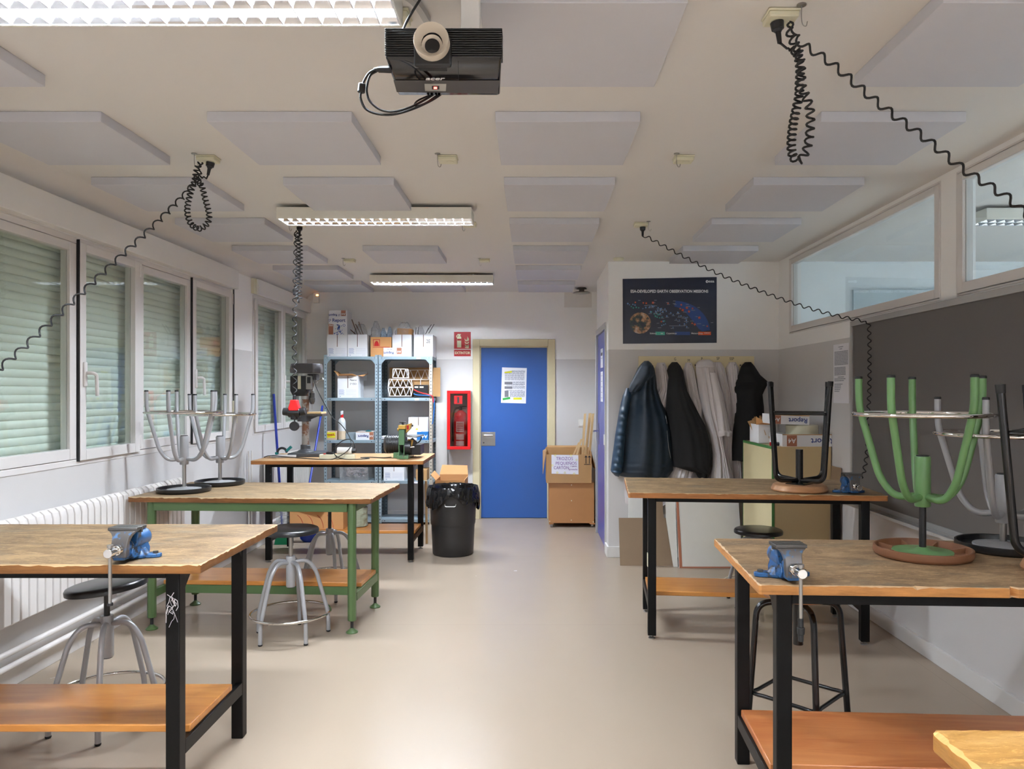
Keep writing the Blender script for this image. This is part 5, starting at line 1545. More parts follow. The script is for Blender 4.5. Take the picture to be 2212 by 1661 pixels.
for k in range(5):
    arcs = [(ex + .0794 * math.cos(a_), ey + .0794 * math.sin(a_)) for a_ in [math.radians(d) for d in range(242, 300, 7)]]
    m.loft([[(px, py, ez + .205 + k * .02) for px, py in arcs], [(px, py, ez + .213 + k * .02) for px, py in arcs]], closed=False, cap=False)
m.build('label_print', SIGNRED, t)

a, b = at(678, 632, yb), at(690, 655, yb)
t = thing('alarm_box', (a.x, yb, b.z), 'small white wall box with glowing orange light high in the window corner', 'alarm')
MB().box(a.x, b.x, yb - .03, yb, b.z, a.z).build('case', WHITE, t, bevel=.003)
c = at(685.5, 637.5, yb - .03); MB().box(c.x - .014, c.x + .014, yb - .033, yb - .03, c.z - .007, c.z + .007).build('orange_light', ORLED, t)
a, b = at(1249, 906, yb), at(1262, 922, yb)
t = thing('light_switch', (a.x, yb, b.z), 'white light switch on the back wall beside the wooden slats', 'switch')
MB().box(a.x, b.x + .01, yb - .010, yb, b.z, a.z).build('plate', WHITE, t, bevel=.002)
MB().box(a.x + .01, b.x, yb - .015, yb - .010, b.z + .012, a.z - .012).build('rocker', WHITE, t, bevel=.002)
a, b = at(1219, 632, yb), at(1278, 664, yb)
t = thing('access_panel', (a.x, yb, b.z), 'white square access cover high on the back wall below the ceiling vent', 'panel')
MB().box(a.x, b.x, yb - .004, yb, b.z, a.z).build('cover', P('wall_white_cover', (224, 220, 215), .6), t, bevel=.0015)
t = thing('wall_plate', (.69, 8.3, 2.3), 'small grey plate high on the side wall beyond the side door', 'plate')
MB().box(.757, .765, 8.25, 8.35, 2.28, 2.42).build('plate', GREYFRAME, t)

# ================================================================ box on castors and cardboard box with slats
Yx = 8.28
a, b = at(1186, 1043, Yx), at(1283.5, 1130, Yx)
x0, x1, z0, z1 = a.x, b.x, b.z, a.z
t = thing('castor_crate', ((x0 + x1) / 2, 8.5, 0), 'tan fibreboard crate on castors standing beside the blue back door', 'crate')
MB().box(x0, x1, Yx, Yx + .46, z0, z1).build('crate_body', MDF, t, bevel=.003)
MB().box(x0, x0 + .05, Yx - .004, Yx + .46, z0 - .012, z0).box(x1 - .05, x1 + .008, Yx - .004, Yx + .46, z0 - .012, z0).build('runner', MDF, t)
for cx in (x0 + .028, x1 - .02):
    for cy in (Yx + .04, Yx + .42):
        m = MB().cyl((cx - .012, cy, .022), (cx + .012, cy, .022), .022, n=16).box(cx - .015, cx + .015, cy - .015, cy + .015, .036, z0 - .012)
        m.build('castor', GREYFRAME, t)
m = MB()
for px, py in ((1234.5, 1047.5), (1234.5, 1081.5), (1234, 1123.5), (1187.5, 1126), (1281.5, 1127.5)):
    c = at(px, py, Yx); m.cyl((c.x, Yx, c.z), (c.x, Yx - .002, c.z), .006, n=10)
m.build('screw', CREAMP, t)
zt_ = z1
a, b = at(1180, 975, Yx - .02), at(1278, 1043, Yx - .02)
x0, x1, z1 = a.x, b.x, a.z
t = thing('cardboard_box', ((x0 + x1) / 2, 8.45, zt_), 'open cardboard box with handwritten purple sign on top of the castor crate', 'box')
m = MB(); th = .006; yf, yk = Yx - .02, Yx + .40; z0 = zt_ + .001; z1f = z1 - .035
m.box(x0, x1, yf, yf + th, z0, z1f).box(x0, x1, yk - th, yk, z0, z1 + .015).box(x0, x0 + th, yf + th, yk - th, z0, z1).box(x1 - th, x1, yf + th, yk - th, z0, z1 - .005).box(x0 + th, x1 - th, yf + th, yk - th, z0, z0 + .005)
m.build('carton', CARD, t, smooth=0)
m = MB().prism([(x0 + .01, yk, z1 + .012), (x1 - .01, yk, z1 + .012), (x1 - .02, yk + .03, z1 + .03), (x0 + .02, yk + .03, z1 + .03)], (0, 0, .004))
m.prism([(x1, yf + .02, z1 - .01), (x1, yk - .03, z1 - .01), (x1 + .045, yk - .04, z1 - .21), (x1 + .05, yf + .04, z1 - .20)], (-.004, 0, 0))
m.prism([(x0, yf + .02, z1), (x0, yk - .03, z1), (x0 - .03, yk - .04, z1 - .02), (x0 - .035, yf + .02, z1 - .25)], (-.004, 0, 0))
m.build('flap', CARD, t, smooth=0)


def bx(fx, fz, d=0):
    v = at(1180 + fx / 8.742, 960 + fz / 8.742, yf); return Vector((v.x, yf - d, v.z))


MB().prism([bx(98, 195, .0005), bx(605, 200, .0005), bx(610, 565, .0005), bx(100, 552, .0005)], (0, -.0015, 0)).build('paper_sign', PAPER, t, smooth=0)
text('TROZOS', .050, PURPLE, t, bx(345, 270, .003), sx=.95, name='handwriting')
text('PEQUEÑOS', .046, PURPLE, t, bx(375, 358, .003), sx=1.0, name='handwriting')
text('CARTÓN', .048, PURPLE, t, bx(285, 442, .003), sx=.85, name='handwriting')
text('o parte', .026, PURPLE, t, bx(515, 408, .003), sx=.9, name='handwriting'); text('aprovecha', .026, PURPLE, t, bx(505, 470, .003), sx=.9, name='handwriting')
m = MB()
for fx, fz in ((170, 205), (467, 208), (572, 290), (115, 395), (208, 530), (352, 532), (525, 552)):
    c = bx(fx, fz, .0035); m.tube([(c.x + .009 * math.cos(i * PI / 6), c.y, c.z + .009 * math.sin(i * PI / 6)) for i in range(12)], .0016, 4, closed=True)
m.build('drawn_flower', YEL, t)
m = MB()
for fx in (750, 815):
    m.box(bx(fx - 7, 0).x, bx(fx + 7, 0).x, yf - .0012, yf, bx(0, 362).z, bx(0, 240).z); m.prism([bx(fx - 30, 245, .0002), bx(fx + 30, 245, .0002), bx(fx, 205, .0002)], (0, -.001, 0))
m.box(bx(715, 0).x, bx(835, 0).x, yf - .0012, yf, bx(0, 382).z, bx(0, 370).z)
m.build('arrow_print', INK, t, smooth=0)
slats = [((1249, 972), (1256, 948), .022), ((1259, 972), (1264, 893), .026), ((1266, 972), (1275, 892), .03), ((1274, 972), (1281, 893), .03), ((1243, 973), (1251, 955), .02)]
for i, (p, q, wd) in enumerate(slats):
    Ys = Yx + .12 + .055 * i
    A, B = at(p[0], p[1], Ys), at(q[0], q[1], Ys); A = A + (A - B).normalized() * ((A.z - zt_ - .012) / max(.01, (B - A).normalized().z))
    t = thing('wooden_slat', A, ['short pale wooden slat leaning in the sign box, second from the blue door', 'tall narrow wooden slat in the sign box, first of the tall ones', 'tall wide wooden slat in the sign box, middle one', 'tall wooden slat in the sign box beside the side door', 'shortest pale wooden slat at the door end of the sign box'][i], 'slat', 'wooden slats in the cardboard box')
    d = B - A; w2 = wd / 2
    MB().prism([A + Vector((-w2, 0, 0)), A + Vector((w2, 0, 0)), B + Vector((w2, 0, 0)), B + Vector((-w2, 0, -.004))], (0, .02, 0)).build('slat', SPRUCE, t, bevel=.001)

# ================================================================ steel shelving
YS0, YS1 = 8.46, 8.82
LV = [.06, .494, .953, 1.43, 1.897]
def shelving(x0, x1, label, rightm):
    t = thing('shelving_unit', (x0, YS0, 0), label, 'shelving', 'blue-grey steel shelving units')
    w_ = x1 - x0; D = YS1 - YS0
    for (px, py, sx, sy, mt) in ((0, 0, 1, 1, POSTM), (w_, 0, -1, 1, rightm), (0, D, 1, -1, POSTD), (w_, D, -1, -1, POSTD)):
        m = MB(); fw_ = .034
        # local origin on the flange centre so that the holes run down its middle
        a, b = (-fw_ / 2, fw_ / 2)
        yy = (0, .002) if sy > 0 else (-.002, 0)
        m.box(a, b, yy[0], yy[1], 0, 1.915)
        xx = (a, a + .002) if sx > 0 else (b - .002, b)
        m.box(xx[0], xx[1], 0 if sy > 0 else -fw_, fw_ if sy > 0 else 0, 0, 1.915)
        o = m.build('post', mt, t, local=True, smooth=0); o.location = (px + sx * fw_ / 2, py, 0)
    for z in LV:
        m = MB()
        m.box(.002, w_ - .002, .0025, D - .0025, z - .002, z).box(.036, w_ - .036, -.0015, .0025, z - .033, z).box(.002, w_ - .002, D - .0045, D - .0025, z - .033, z)
        m.box(.0025, .0045, .0025, D - .0025, z - .033, z).box(w_ - .0045, w_ - .0025, .0025, D - .0025, z - .033, z)
        o = m.build('shelf_board', SHELFM, t, local=True, bevel=.001)
        b = MB()
        for px in (.017, w_ - .017):
            b.cyl((px, 0, z - .016), (px, -.004, z - .016), .0065, n=10)
        for px in (.055, w_ - .055): b.cyl((px, -.0015, z - .016), (px, -.005, z - .016), .005, n=8)
        b.build('bolt', ALU, o, local=True)
        if z != LV[-1]:
            b = MB()
            for px in (.052, .070, w_ - .052, w_ - .070): b.box(px - .006, px + .006, -.0022, -.0014, z - .020, z - .012)
            b.build('slot', INK, o, local=True, smooth=0)
    for sx, px in ((1, .034), (-1, w_ - .034)):
        m = MB()
        m.prism([(px, -.002, LV[-1] - .033), (px + sx * .045, -.002, LV[-1] - .033), (px, -.002, LV[-1] - .085)], (0, .002, 0))
        m.prism([(px - sx * .034, -.0025, LV[-1]), (px, -.0025, LV[-1]), (px, -.0025, LV[-1] - .085), (px - sx * .034, -.0025, LV[-1] - .085)], (0, .001, 0))
        m.build('corner_gusset', SHELFM, t, local=True, smooth=0)
        MB().prism([(px, D - .008, LV[-1] - .033), (px + sx * .045, D - .008, LV[-1] - .033), (px, D - .008, LV[-1] - .085)], (0, .002, 0)).build('corner_gusset', SHELFM, t, local=True, smooth=0)
    return t


XS = (-2.352, -1.742, -1.736, -1.128)
shelving(XS[0], XS[1], 'blue-grey slotted steel shelving unit standing on the window side', POSTM)
sh2 = shelving(XS[2], XS[3], 'blue-grey slotted steel shelving unit with beige end post beside the fire cabinet', POSTB)
m = MB()
for px, z in ((.43, LV[4]), (.41, LV[3]), (.40, LV[1])): m.box(px, px + .045, -.0035, -.0025, z - .028, z - .008)
m.build('white_label', PAPER, sh2, local=True, smooth=0)


def archive_box(x0, x1, z0, z1, yf, d, label, group, tabs=True, writing=None, side=True, lowlabel=True, mat=WCARD, wsize=.04, frontcut=.0):
    t = thing('archive_box', ((x0 + x1) / 2, yf + d / 2, z0), label, 'box', group)
    m = MB(); th = .004; hm = z0 + (z1 - z0) * .44
    xm = (x0 + x1) / 2
    m.box(x0, xm - .004, yf, yf + th, hm, z1).box(xm + .004, x1, yf, yf + th, hm, z1).box(x0, x1, yf, yf + th, z0, hm)
    m.box(x0, x1, yf + d - th, yf + d, z0, z1).box(x0, x0 + th, yf + th, yf + d - th, z0, z1 - .004).box(x1 - th, x1, yf + th, yf + d - th, z0, z1 - .004).box(x0 + th, x1 - th, yf + th, yf + d - th, z0, z0 + .004)
    m.build('carton', mat, t, smooth=0)
    MB().box(xm - .0035, xm + .0035, yf + .0035, yf + .006, hm, z1 - .002).build('slit', CARDD, t, smooth=0)
    if lowlabel:
        W_ = x1 - x0; H_ = hm - z0
        m = MB()
        for i in range(6): m.box(x0 + W_ * .07, x0 + W_ * (.33 - .03 * (i % 2)), yf - .0008, yf, z0 + H_ * (.30 + i * .1), z0 + H_ * (.345 + i * .1))
        for i in range(4): m.box(x0 + W_ * .42, x0 + W_ * .92, yf - .0008, yf, z0 + H_ * (.32 + i * .16), z0 + H_ * (.335 + i * .16))
        m.box(x0 + W_ * .10, x0 + W_ * .16, yf - .0008, yf, z0 + H_ * .10, z0 + H_ * .18).box(x0 + W_ * .72, x0 + W_ * .92, yf - .0008, yf, z0 + H_ * .14, z0 + H_ * .16)
        m.build('printed_label', P('pale_print', (150, 155, 185), .6), t, smooth=0)
    if writing: text(writing, wsize, GREYP, t, (x0 + (x1 - x0) * .76, yf - .001, z0 + (z1 - z0) * .68), sx=.8, name='handwriting')
    return t


yf = 8.485; zt4 = LV[4] + .001
zz = at(0, 722.5, yf).z
g = 'archive cartons on top of the shelving'
X = lambda px: at(px, 0, yf).x
archive_box(X(706.5), X(750), zt4, zz, yf, .30, 'white archive carton under the tall paper carton on top of the shelving', g)
archive_box(X(751), X(793), zt4, zz, yf, .30, 'white archive carton with clear bags, second on top of the shelving', g)
archive_box(X(847), X(888.5), zt4, zz, yf + .012, .30, 'white archive carton holding the brown wrapped pack on top of the shelving', g)
archive_box(X(894), X(935), zt4, zz, yf, .30, 'white archive carton marked 2E on top of the shelving', g, writing='2E', wsize=.06)
# tall report carton standing in the first box
t = thing('paper_box', (X(728), yf + .1, zt4 + .01), 'tall white and blue printed paper carton standing in the first archive carton', 'box')
x0, x1, z1 = X(708), X(749.5), at(0, 670.5, yf + .03).z
yq = yf + .03
MB().box(x0 + .005, x1 - .006, yq, yq + .22, zt4 + .01, z1).build('carton', WCARD, t, bevel=.001)


def r7(fx, fz):
    v = at(690 + fx / 8.193, 660 + fz / 8.193, yq); return Vector((v.x, yq - .001, v.z))


text('Report', .054, NAVYINK, t, r7(342, 262), name='brand_lettering', bold=.0012, sx=.96)
report_mark(t, r7(182, 262).x, yq - .001, r7(0, 262).z, .026)
text('Report', .034, NAVYINK, t, r7(238, 168), inplane=PI, name='brand_lettering', bold=.0008)
report_mark(t, r7(345, 168).x, yq - .001, r7(0, 168).z, .02, inplane=PI)
a, b = r7(383, 85), r7(465, 185); MB().box(a.x, b.x, yq - .001, yq, b.z, a.z).build('brown_panel', BROWNINK, t, smooth=0)
text('A4', .036, WINK, t, r7(424, 150) + Vector((0, -.0008, 0)), inplane=PI, name='size_lettering', bold=.0005)
a, b = r7(162, 328), r7(245, 520); MB().box(a.x, b.x, yq - .001, yq, b.z, a.z).build('brown_panel', BROWNINK, t, smooth=0)
text('A4', .036, WINK, t, r7(204, 352) + Vector((0, -.0008, 0)), name='size_lettering', bold=.0005)
m = MB(); rnd = random.Random(9)
for i in range(70):
    u = rnd.random(); fx = 335 + rnd.gauss(0, 12 + 45 * u); fz = 330 + 180 * u
    fx = max(262, min(430, fx)); c = r7(fx, fz); s_ = rnd.uniform(.003, .009)
    m.obox(c, (s_, .0008, s_ * 1.6), (0, rnd.uniform(0, 3), 0))
m.build('blue_splash_print', P('splash_blue', (44, 80, 168), .4), t, smooth=0)
m = MB(); c = r7(436, 348); m.tube([(c.x + .013 * math.cos(i * PI / 8), c.y, c.z + .013 * math.sin(i * PI / 8)) for i in range(16)], .0022, 4, closed=True); m.build('seal_print', NAVYINK, t)
# orange cardboard box with red emblem
t = thing('cardboard_box', (X(822), yf, zt4), 'orange cardboard box with red arched emblem on top of the shelving', 'box')
x0, x1, z1 = X(800.5), X(845), at(0, 728, yf).z
m = MB(); th = .005
m.box(x0, x1, yf, yf + th, zt4, z1).box(x0, x1, yf + .29, yf + .295, zt4, z1).box(x0, x0 + th, yf + th, yf + .29, zt4, z1).box(x1 - th, x1, yf + th, yf + .29, zt4, z1).box(x0 + th, x1 - th, yf + th, yf + .29, zt4, zt4 + .004)
m.build('carton', CARDO, t, smooth=0)
yq = yf
a, b = r7(952, 598), r7(1072, 720)
m = MB()
w_ = b.x - a.x; e = w_ * .08
m.box(a.x, b.x, yf - .001, yf, a.z - e, a.z).box(a.x, a.x + e, yf - .001, yf, b.z, a.z).box(b.x - e, b.x, yf - .001, yf, b.z, a.z)
c = r7(1012, 718); m.prism([Vector((c.x + w_ * .36 * math.cos(k * PI / 14), yf, c.z + w_ * .78 * math.sin(k * PI / 14))) for k in range(15)], (0, -.001, 0))
m.box(r7(945, 0).x, r7(1245, 0).x, yf - .001, yf, r7(0, 742).z, r7(0, 732).z)
m.build('red_emblem', SIGNRED, t, smooth=0)
# small upside-down report panel leaning in front
yq = yf - .012
x0, x1, z1 = at(828.5, 0, yq).x, at(872, 0, yq).x, at(0, 751, yq).z
t = thing('paper_box', ((x0 + x1) / 2, yq, zt4), 'small cut paper-box panel with upturned lettering in front of the orange box', 'box panel')
MB().box(x0, x1, yq, yq + .004, zt4 + .001, z1).build('card', WCARD, t, smooth=0)
a, b = r7(1370, 748), r7(1455, 858); MB().box(a.x, b.x, yq - .001, yq, b.z, a.z).build('brown_panel', BROWNINK, t, smooth=0)
text('A4', .036, WINK, t, r7(1412, 815) + Vector((0, -.0008, 0)), inplane=PI, name='size_lettering', bold=.0005)
text('Report', .040, NAVYINK, t, r7(1225, 838), inplane=PI, name='brand_lettering', bold=.0008)
text('500 hojas', .016, GREYP, t, r7(1240, 775), inplane=PI, name='small_lettering')


def crumple(name, x0, x1, z0, z1, y0, y1, mat, label, seed, cat='plastic bag', group=None, tubes=False):
    """Crumpled clear bag: a lumpy closed shell."""
    rnd = random.Random(seed); rows = []; n = 22; k = 9
    for i in range(k):
        u = i / (k - 1); z = z0 + (z1 - z0) * u; ring = []
        sc = math.sin(PI * min(1, .35 + .62 * u)) ** .6 if u < 1 else .35
        for j in range(n):
            a = 2 * PI * j / n
            r = (.8 + .28 * rnd.random()) * sc
            ring.append(((x0 + x1) / 2 + (x1 - x0) / 2 * r * math.cos(a), (y0 + y1) / 2 + (y1 - y0) / 2 * r * math.sin(a), z + rnd.uniform(-.5, .5) * (z1 - z0) / k))
        rows.append(ring)
    t = thing(name, ((x0 + x1) / 2, (y0 + y1) / 2, z0), label, cat, group)
    MB().loft(rows, cap=True).build('bag', mat, t, smooth=60)
    return t


gb = 'clear bags in the cartons'
t = crumple('plastic_bag', X(757), X(790), zz - .05, at(0, 698, yf).z, yf + .05, yf + .25, BAG, 'clear bag of strips sticking out of the second archive carton', 31, group=gb)
m = MB()
for p, q in (((757, 712), (775, 722)), ((760, 690), (774, 722)), ((768, 700), (783, 722)), ((775, 695), (786, 722))):
    A, B = at(p[0], p[1], yf + .1), at(q[0], q[1] + 6, yf + .1); m.cyl(A, B, .005, n=6)
m.build('strip', CARDD, t)
t = crumple('plastic_bag', X(795), X(818), zz - .06, at(0, 692, yf).z, yf + .06, yf + .22, BAG, 'clear crumpled bag sticking out of the orange box', 32, group=gb)
crumple('plastic_bag', X(816), X(832), zz - .06, at(0, 707, yf).z, yf + .06, yf + .18, BAGB, 'bluish clear bottle offcut in the orange box, beside the crumpled bag', 33, group=gb)
crumple('plastic_bag', X(831), X(844), zz - .06, at(0, 705, yf).z, yf + .06, yf + .18, BAGB, 'bluish clear bottle offcut in the orange box, next to the brown pack', 34, group=gb)
t = thing('wrapped_pack', (X(868), yf + .15, zz - .05), 'brown pack wrapped in clear film in the third archive carton', 'pack')
MB().obox((X(871), yf + .14, zz + .01), (.17, .14, .13), (0, .05, 0)).build('pack', CARDO, t, bevel=.01)
crumple('film', X(848), X(889), zz - .03, at(0, 694, yf).z, yf + .03, yf + .27, BAG, 'x x x x', 35).name = 'film_holder'
fh = bpy.data.objects['film_holder']; fb = fh.children[0]
for v in fb.data.vertices: v.co += Vector(fh.location) - Vector(t.location)
fb.parent = t; fb.name = 'film_wrap'; bpy.data.objects.remove(fh)
t = crumple('plastic_bag', X(896), X(914), zz - .05, at(0, 702, yf).z, yf + .06, yf + .2, BAG, 'clear bag with dark rods in the carton marked 2E', 36, group=gb)
m = MB()
for p, q in (((899, 707), (897, 726)), ((904, 706), (903, 726)), ((922, 716), (932, 701)), ((926, 720), (938, 700)), ((919, 722), (926, 708))):
    A, B = at(p[0], p[1], yf + .1), at(q[0], q[1], yf + .1); m.cyl(A, B, .004, n=6)
m.build('rod', GREYP, t)

# shelf at 1.43: flapped carton, truss tower, backdrop, power supply
yf = 8.50; z3 = LV[3] + .001
def r6(fx, fz, y=None):
    v = at(690 + fx / 5.726, 770 + fz / 5.726, yf if y is None else y); return v


t = archive_box(r6(225, 0).x, r6(478, 0).x, z3, r6(0, 240).z, yf, .28, 'white carton with open brown flaps on the upper shelf, window side', None, writing=None)
text('Material', .030, GREYP, t, r6(418, 292) + Vector((0, -.001, 0)), name='handwriting', sx=.8); text('2º ESO', .032, GREYP, t, r6(418, 340) + Vector((0, -.001, 0)), name='handwriting', sx=.8)
A, B = r6(228, 240), r6(476, 240)
m = MB()
m.prism([(A.x, yf, A.z), (A.x, yf + .26, A.z), (A.x - .055, yf + .25, A.z + .05), (A.x - .05, yf + .02, A.z + .055)], (0, 0, .004))
m.prism([(B.x, yf, A.z), (B.x, yf + .26, A.z), (B.x + .06, yf + .25, A.z + .03), (B.x + .06, yf + .02, A.z - .005)], (0, 0, .004))
m.prism([(A.x + .01, yf - .002, A.z), (B.x - .01, yf - .002, A.z), (B.x - .05, yf - .05, A.z + .018), (A.x + .03, yf - .05, A.z + .018)], (0, 0, .004))
m.build('flap', CARDO, t, smooth=0)
MB().box(A.x + .06, B.x + .04, yf + .272, yf + .277, A.z - .05, r6(0, 178).z).build('back_flap', WCARD, t, smooth=0)

def truss(m, P0, P1, P2, P3, n, r):
    """Lattice between bottom edge P0-P1 and top edge P2-P3."""
    m.cyl(P0, P1, r, n=5).cyl(P2, P3, r, n=5)
    for i in range(n + 1):
        a = P0.lerp(P1, i / n); b = P2.lerp(P3, i / n)
        if i in (0, n): m.cyl(a, b, r, n=5)
        if i < n:
            mid = P2.lerp(P3, (i + .5) / n); m.cyl(a, mid, r * .8, n=5).cyl(mid, P0.lerp(P1, (i + 1) / n), r * .8, n=5)


tiers = [((868, 490), (1135, 490), (848, 385), (1155, 385)), ((848, 378), (1150, 378), (862, 280), (1135, 285)), ((905, 262), (1105, 268), (912, 152), (1095, 158))]
for i, q in enumerate(tiers):
    lab = ['white paper-tube truss model at the bottom of the stack', 'white paper-tube truss model in the middle of the stack', 'white paper-tube truss model on top of the stack'][i]
    m = MB()
    for yy in (yf, yf + .17):
        p = [r6(a_, b_, yy) for a_, b_ in q]
        if i == 0:
            for v_ in p[:2]: v_.z = max(v_.z, z3 + .005)
        truss(m, p[0], p[1], p[2], p[3], 4 if i < 2 else 3, .0045)
    for a_, b_ in q:
        p = r6(a_, b_, yf); p2 = r6(a_, b_, yf + .17); p.z = max(p.z, z3 + .005); p2.z = max(p2.z, z3 + .005); m.cyl(p, p2, .004, n=5)
    t = thing('truss_model', r6(1000, q[0][1]), lab, 'model', 'paper-tube truss models')
    m.build('truss', WINK, t)
    if i < 2:
        a_, b_ = r6(q[2][0] - 8, q[2][1], yf), r6(q[3][0] + 8, q[3][1], yf)
        MB().box(a_.x, b_.x, yf - .005, yf + .175, a_.z + .004, a_.z + .009).build('card_deck', CARDD, t, smooth=0)
t = thing('cardboard_sheet', (r6(1180, 480).x, 8.74, z3), 'brown cardboard sheet behind the truss models, sticking out past the shelving', 'cardboard')
a_, b_ = at(841.5, 794, 8.72), at(951, 854, 8.72)
MB().box(a_.x, b_.x, 8.72, 8.727, z3 + .012, a_.z).build('sheet', CARD, t, smooth=0)
t = thing('truss_bridge', (r6(1250, 200).x, 8.70, z3), 'white tube bridge model in front of the cardboard sheet', 'model')
m = MB(); p = [r6(*k_, 8.70) for k_ in ((1080, 285), (1350, 285), (1080, 170), (1350, 165))]; truss(m, *p, 3, .004)
a_ = r6(1250, 285, 8.70); m.cyl(a_, Vector((a_.x, 8.70, z3)), .004, n=5); a_ = r6(1100, 285, 8.70); m.cyl(a_, Vector((a_.x, 8.70, z3)), .004, n=5)
m.build('truss', WINK, t)
a_, b_ = r6(1165, 350, 8.52), r6(1345, 490, 8.52)
t = thing('power_supply', ((a_.x + b_.x) / 2, 8.55, z3), 'black bench power supply with two small displays on the upper shelf', 'power supply')
MB().box(a_.x, b_.x - .005, 8.54, 8.68, z3, a_.z).build('case', BLACKP, t, bevel=.003)
m = MB()
for f0, f1 in ((1178, 1222), (1240, 1288)):
    c0, c1 = r6(f0, 370, 8.54), r6(f1, 388, 8.54); m.box(c0.x, c1.x, 8.538, 8.54, c1.z, c0.z)
m.build('display', CREAMP, t, smooth=0)
t = thing('test_lead', (r6(1250, 440).x, 8.52, z3), 'red test cable drooping over the upper shelf past the end post', 'cable', 'test leads')
MB().tube(smooth_path([r6(1170, 410, 8.52), r6(1215, 435, 8.51), r6(1280, 455, 8.45), r6(1345, 470, 8.445), r6(1395, 490, 8.445), r6(1408, 530, 8.445), r6(1412, 570, 8.445)], 6), .006, 7).build('lead', REDP, t)
t = thing('test_lead', (r6(1250, 480).x, 8.51, z3), 'blue test cable on the upper shelf hanging down past the end post', 'cable', 'test leads')
MB().tube(smooth_path([r6(1165, 460, 8.50), r6(1200, 474, 8.49), r6(1270, 481, 8.45), r6(1345, 483, 8.445), r6(1400, 500, 8.45), r6(1420, 580, 8.45), r6(1415, 700, 8.45), r6(1405, 790, 8.45), r6(1395, 835, 8.45)], 6), .0055, 7).build('lead', P('blue_cable', (40, 110, 190), .4), t)

# shelf at .953
z2 = LV[2] + .001; yf = 8.49
def stdbox(name, f, z0, h_top, yy, d, mat, label, cat='box', group=None, bev=.002):
    a_, b_ = r6(f[0], h_top, yy), r6(f[1], h_top, yy)
    t = thing(name, ((a_.x + b_.x) / 2, yy + d / 2, z0), label, cat, group)
    MB().box(a_.x, b_.x, yy, yy + d, z0, a_.z).build('carton', mat, t, bevel=bev)
    return t, a_, b_


t, a_, b_ = stdbox('printed_carton', (90, 212), z2, 925, 8.49, .2, P('printed_orange_carton', (208, 178, 150), .5), 'colourful small carton with red lettering at the window end of the middle shelf')
c0, c1 = r6(92, 938, 8.49), r6(196, 1005, 8.49); MB().box(c0.x, c1.x, 8.489, 8.49, c1.z, c0.z).build('yellow_print', YEL, t, smooth=0)
text('TENSOL', .034, SIGNRED, t, ((c0.x + c1.x) / 2, 8.488, (c0.z + c1.z) / 2), inplane=.12, name='lettering', sx=.7, bold=.001)
c = r6(278, 1010, 8.53); c.z = z2
t = thing('spray_bottle', c, 'translucent spray bottle with red cap on the middle shelf', 'bottle')
hb = r6(0, 755, 8.53).z - z2
MB().lathe([(0, z2 + .001), (.040, z2 + .001), (.043, z2 + .008), (.043, z2 + hb * .78), (.036, z2 + hb * .90), (.014, z2 + hb), (0, z2 + hb)], 28, (c.x, c.y, 0)).build('bottle', P('frosted_plastic', (206, 210, 212), .35), t)
MB().lathe([(0, z2 + .004), (.0436, z2 + .004), (.0436, z2 + hb * .40), (0, z2 + hb * .40)], 28, (c.x, c.y, 0)).build('amber_liquid', P('liquid_amber', (206, 186, 158), .3), t)
MB().cyl((c.x, c.y, z2 + hb), (c.x, c.y, z2 + hb + .035), .017, .015, 16).build('red_cap', REDP, t)
m = MB().box(c.x - .012, c.x + .012, c.y - .02, c.y + .02, z2 + hb + .035, z2 + hb + .075).box(c.x - .004, c.x + .01, c.y - .045, c.y - .015, z2 + hb + .03, z2 + hb + .06); m.build('trigger', WCARD, t, bevel=.004)
stdbox('plastic_tub', (325, 448), z2, 945, 8.52, .18, GREYBOX, 'grey-blue tub between the spray bottle and the small paper carton', 'tub')
a_, b_ = r6(450, 930, 8.49), r6(672, 930, 8.49)
t = ream_box((a_.x, 8.49, z2), b_.x - a_.x, .22, a_.z - z2, 'small cut paper carton with upturned lettering on the middle shelf', a4x=.87, tx=.42, size=.042)
t2 = thing('tape_reel', ((a_.x + b_.x) / 2, 8.6, z2), 'teal reel poking out of the small paper carton on the middle shelf', 'reel')
MB().lathe([(0, -.012), (.042, -.012), (.045, 0), (.042, .012), (0, .012)], 32, (r6(580, 0).x, 8.60, z2 + .063), 'y').build('reel', P('teal_plastic', (30, 130, 140), .4), t2)
t = thing('paper_stack', (r6(890, 0).x, 8.62, z2), 'loose stack of white sheets on the middle shelf behind the sander motor', 'paper')
m = MB(); rnd = random.Random(2)
for i in range(8): m.obox((r6(895, 0).x + rnd.uniform(-.01, .01), 8.60 + rnd.uniform(-.01, .01), z2 + .004 + i * .0045), (.25, .19, .004), (0, 0, rnd.uniform(-.12, .12)))
m.build('sheets', PAPER, t, smooth=0)
archive_box(r6(1092, 0).x, r6(1336, 0).x, z2 + .085, r6(0, 752).z, 8.55, .22, 'white carton standing on the blue carton on the middle shelf', None, lowlabel=False)
t, a_, b_ = stdbox('blue_carton', (1206, 1344), z2, 932, 8.49, .29, BLUEBOX, 'blue printed carton on the middle shelf beside the end post')
text('A4', .055, WINK, t, (a_.x + (b_.x - a_.x) * .68, 8.489, z2 + .04), inplane=PI, name='size_lettering', bold=.001)
t, a_, b_ = stdbox('white_carton', (1085, 1204), z2, 934, 8.49, .29, WCARD, 'low white carton beside the blue carton on the middle shelf')
a_, b_ = r6(1152, 868, 8.535), r6(1264, 938, 8.535)
t = thing('label_card', ((a_.x + b_.x) / 2, 8.535, b_.z), 'small card with yellow dot leaning on the white carton of the middle shelf', 'card')
MB().prism([(a_.x, 8.50, z2 + .0865), (b_.x, 8.50, z2 + .0865), (b_.x, 8.548, a_.z), (a_.x, 8.548, a_.z)], (0, -.003, 0)).build('card', PAPER, t, smooth=0)
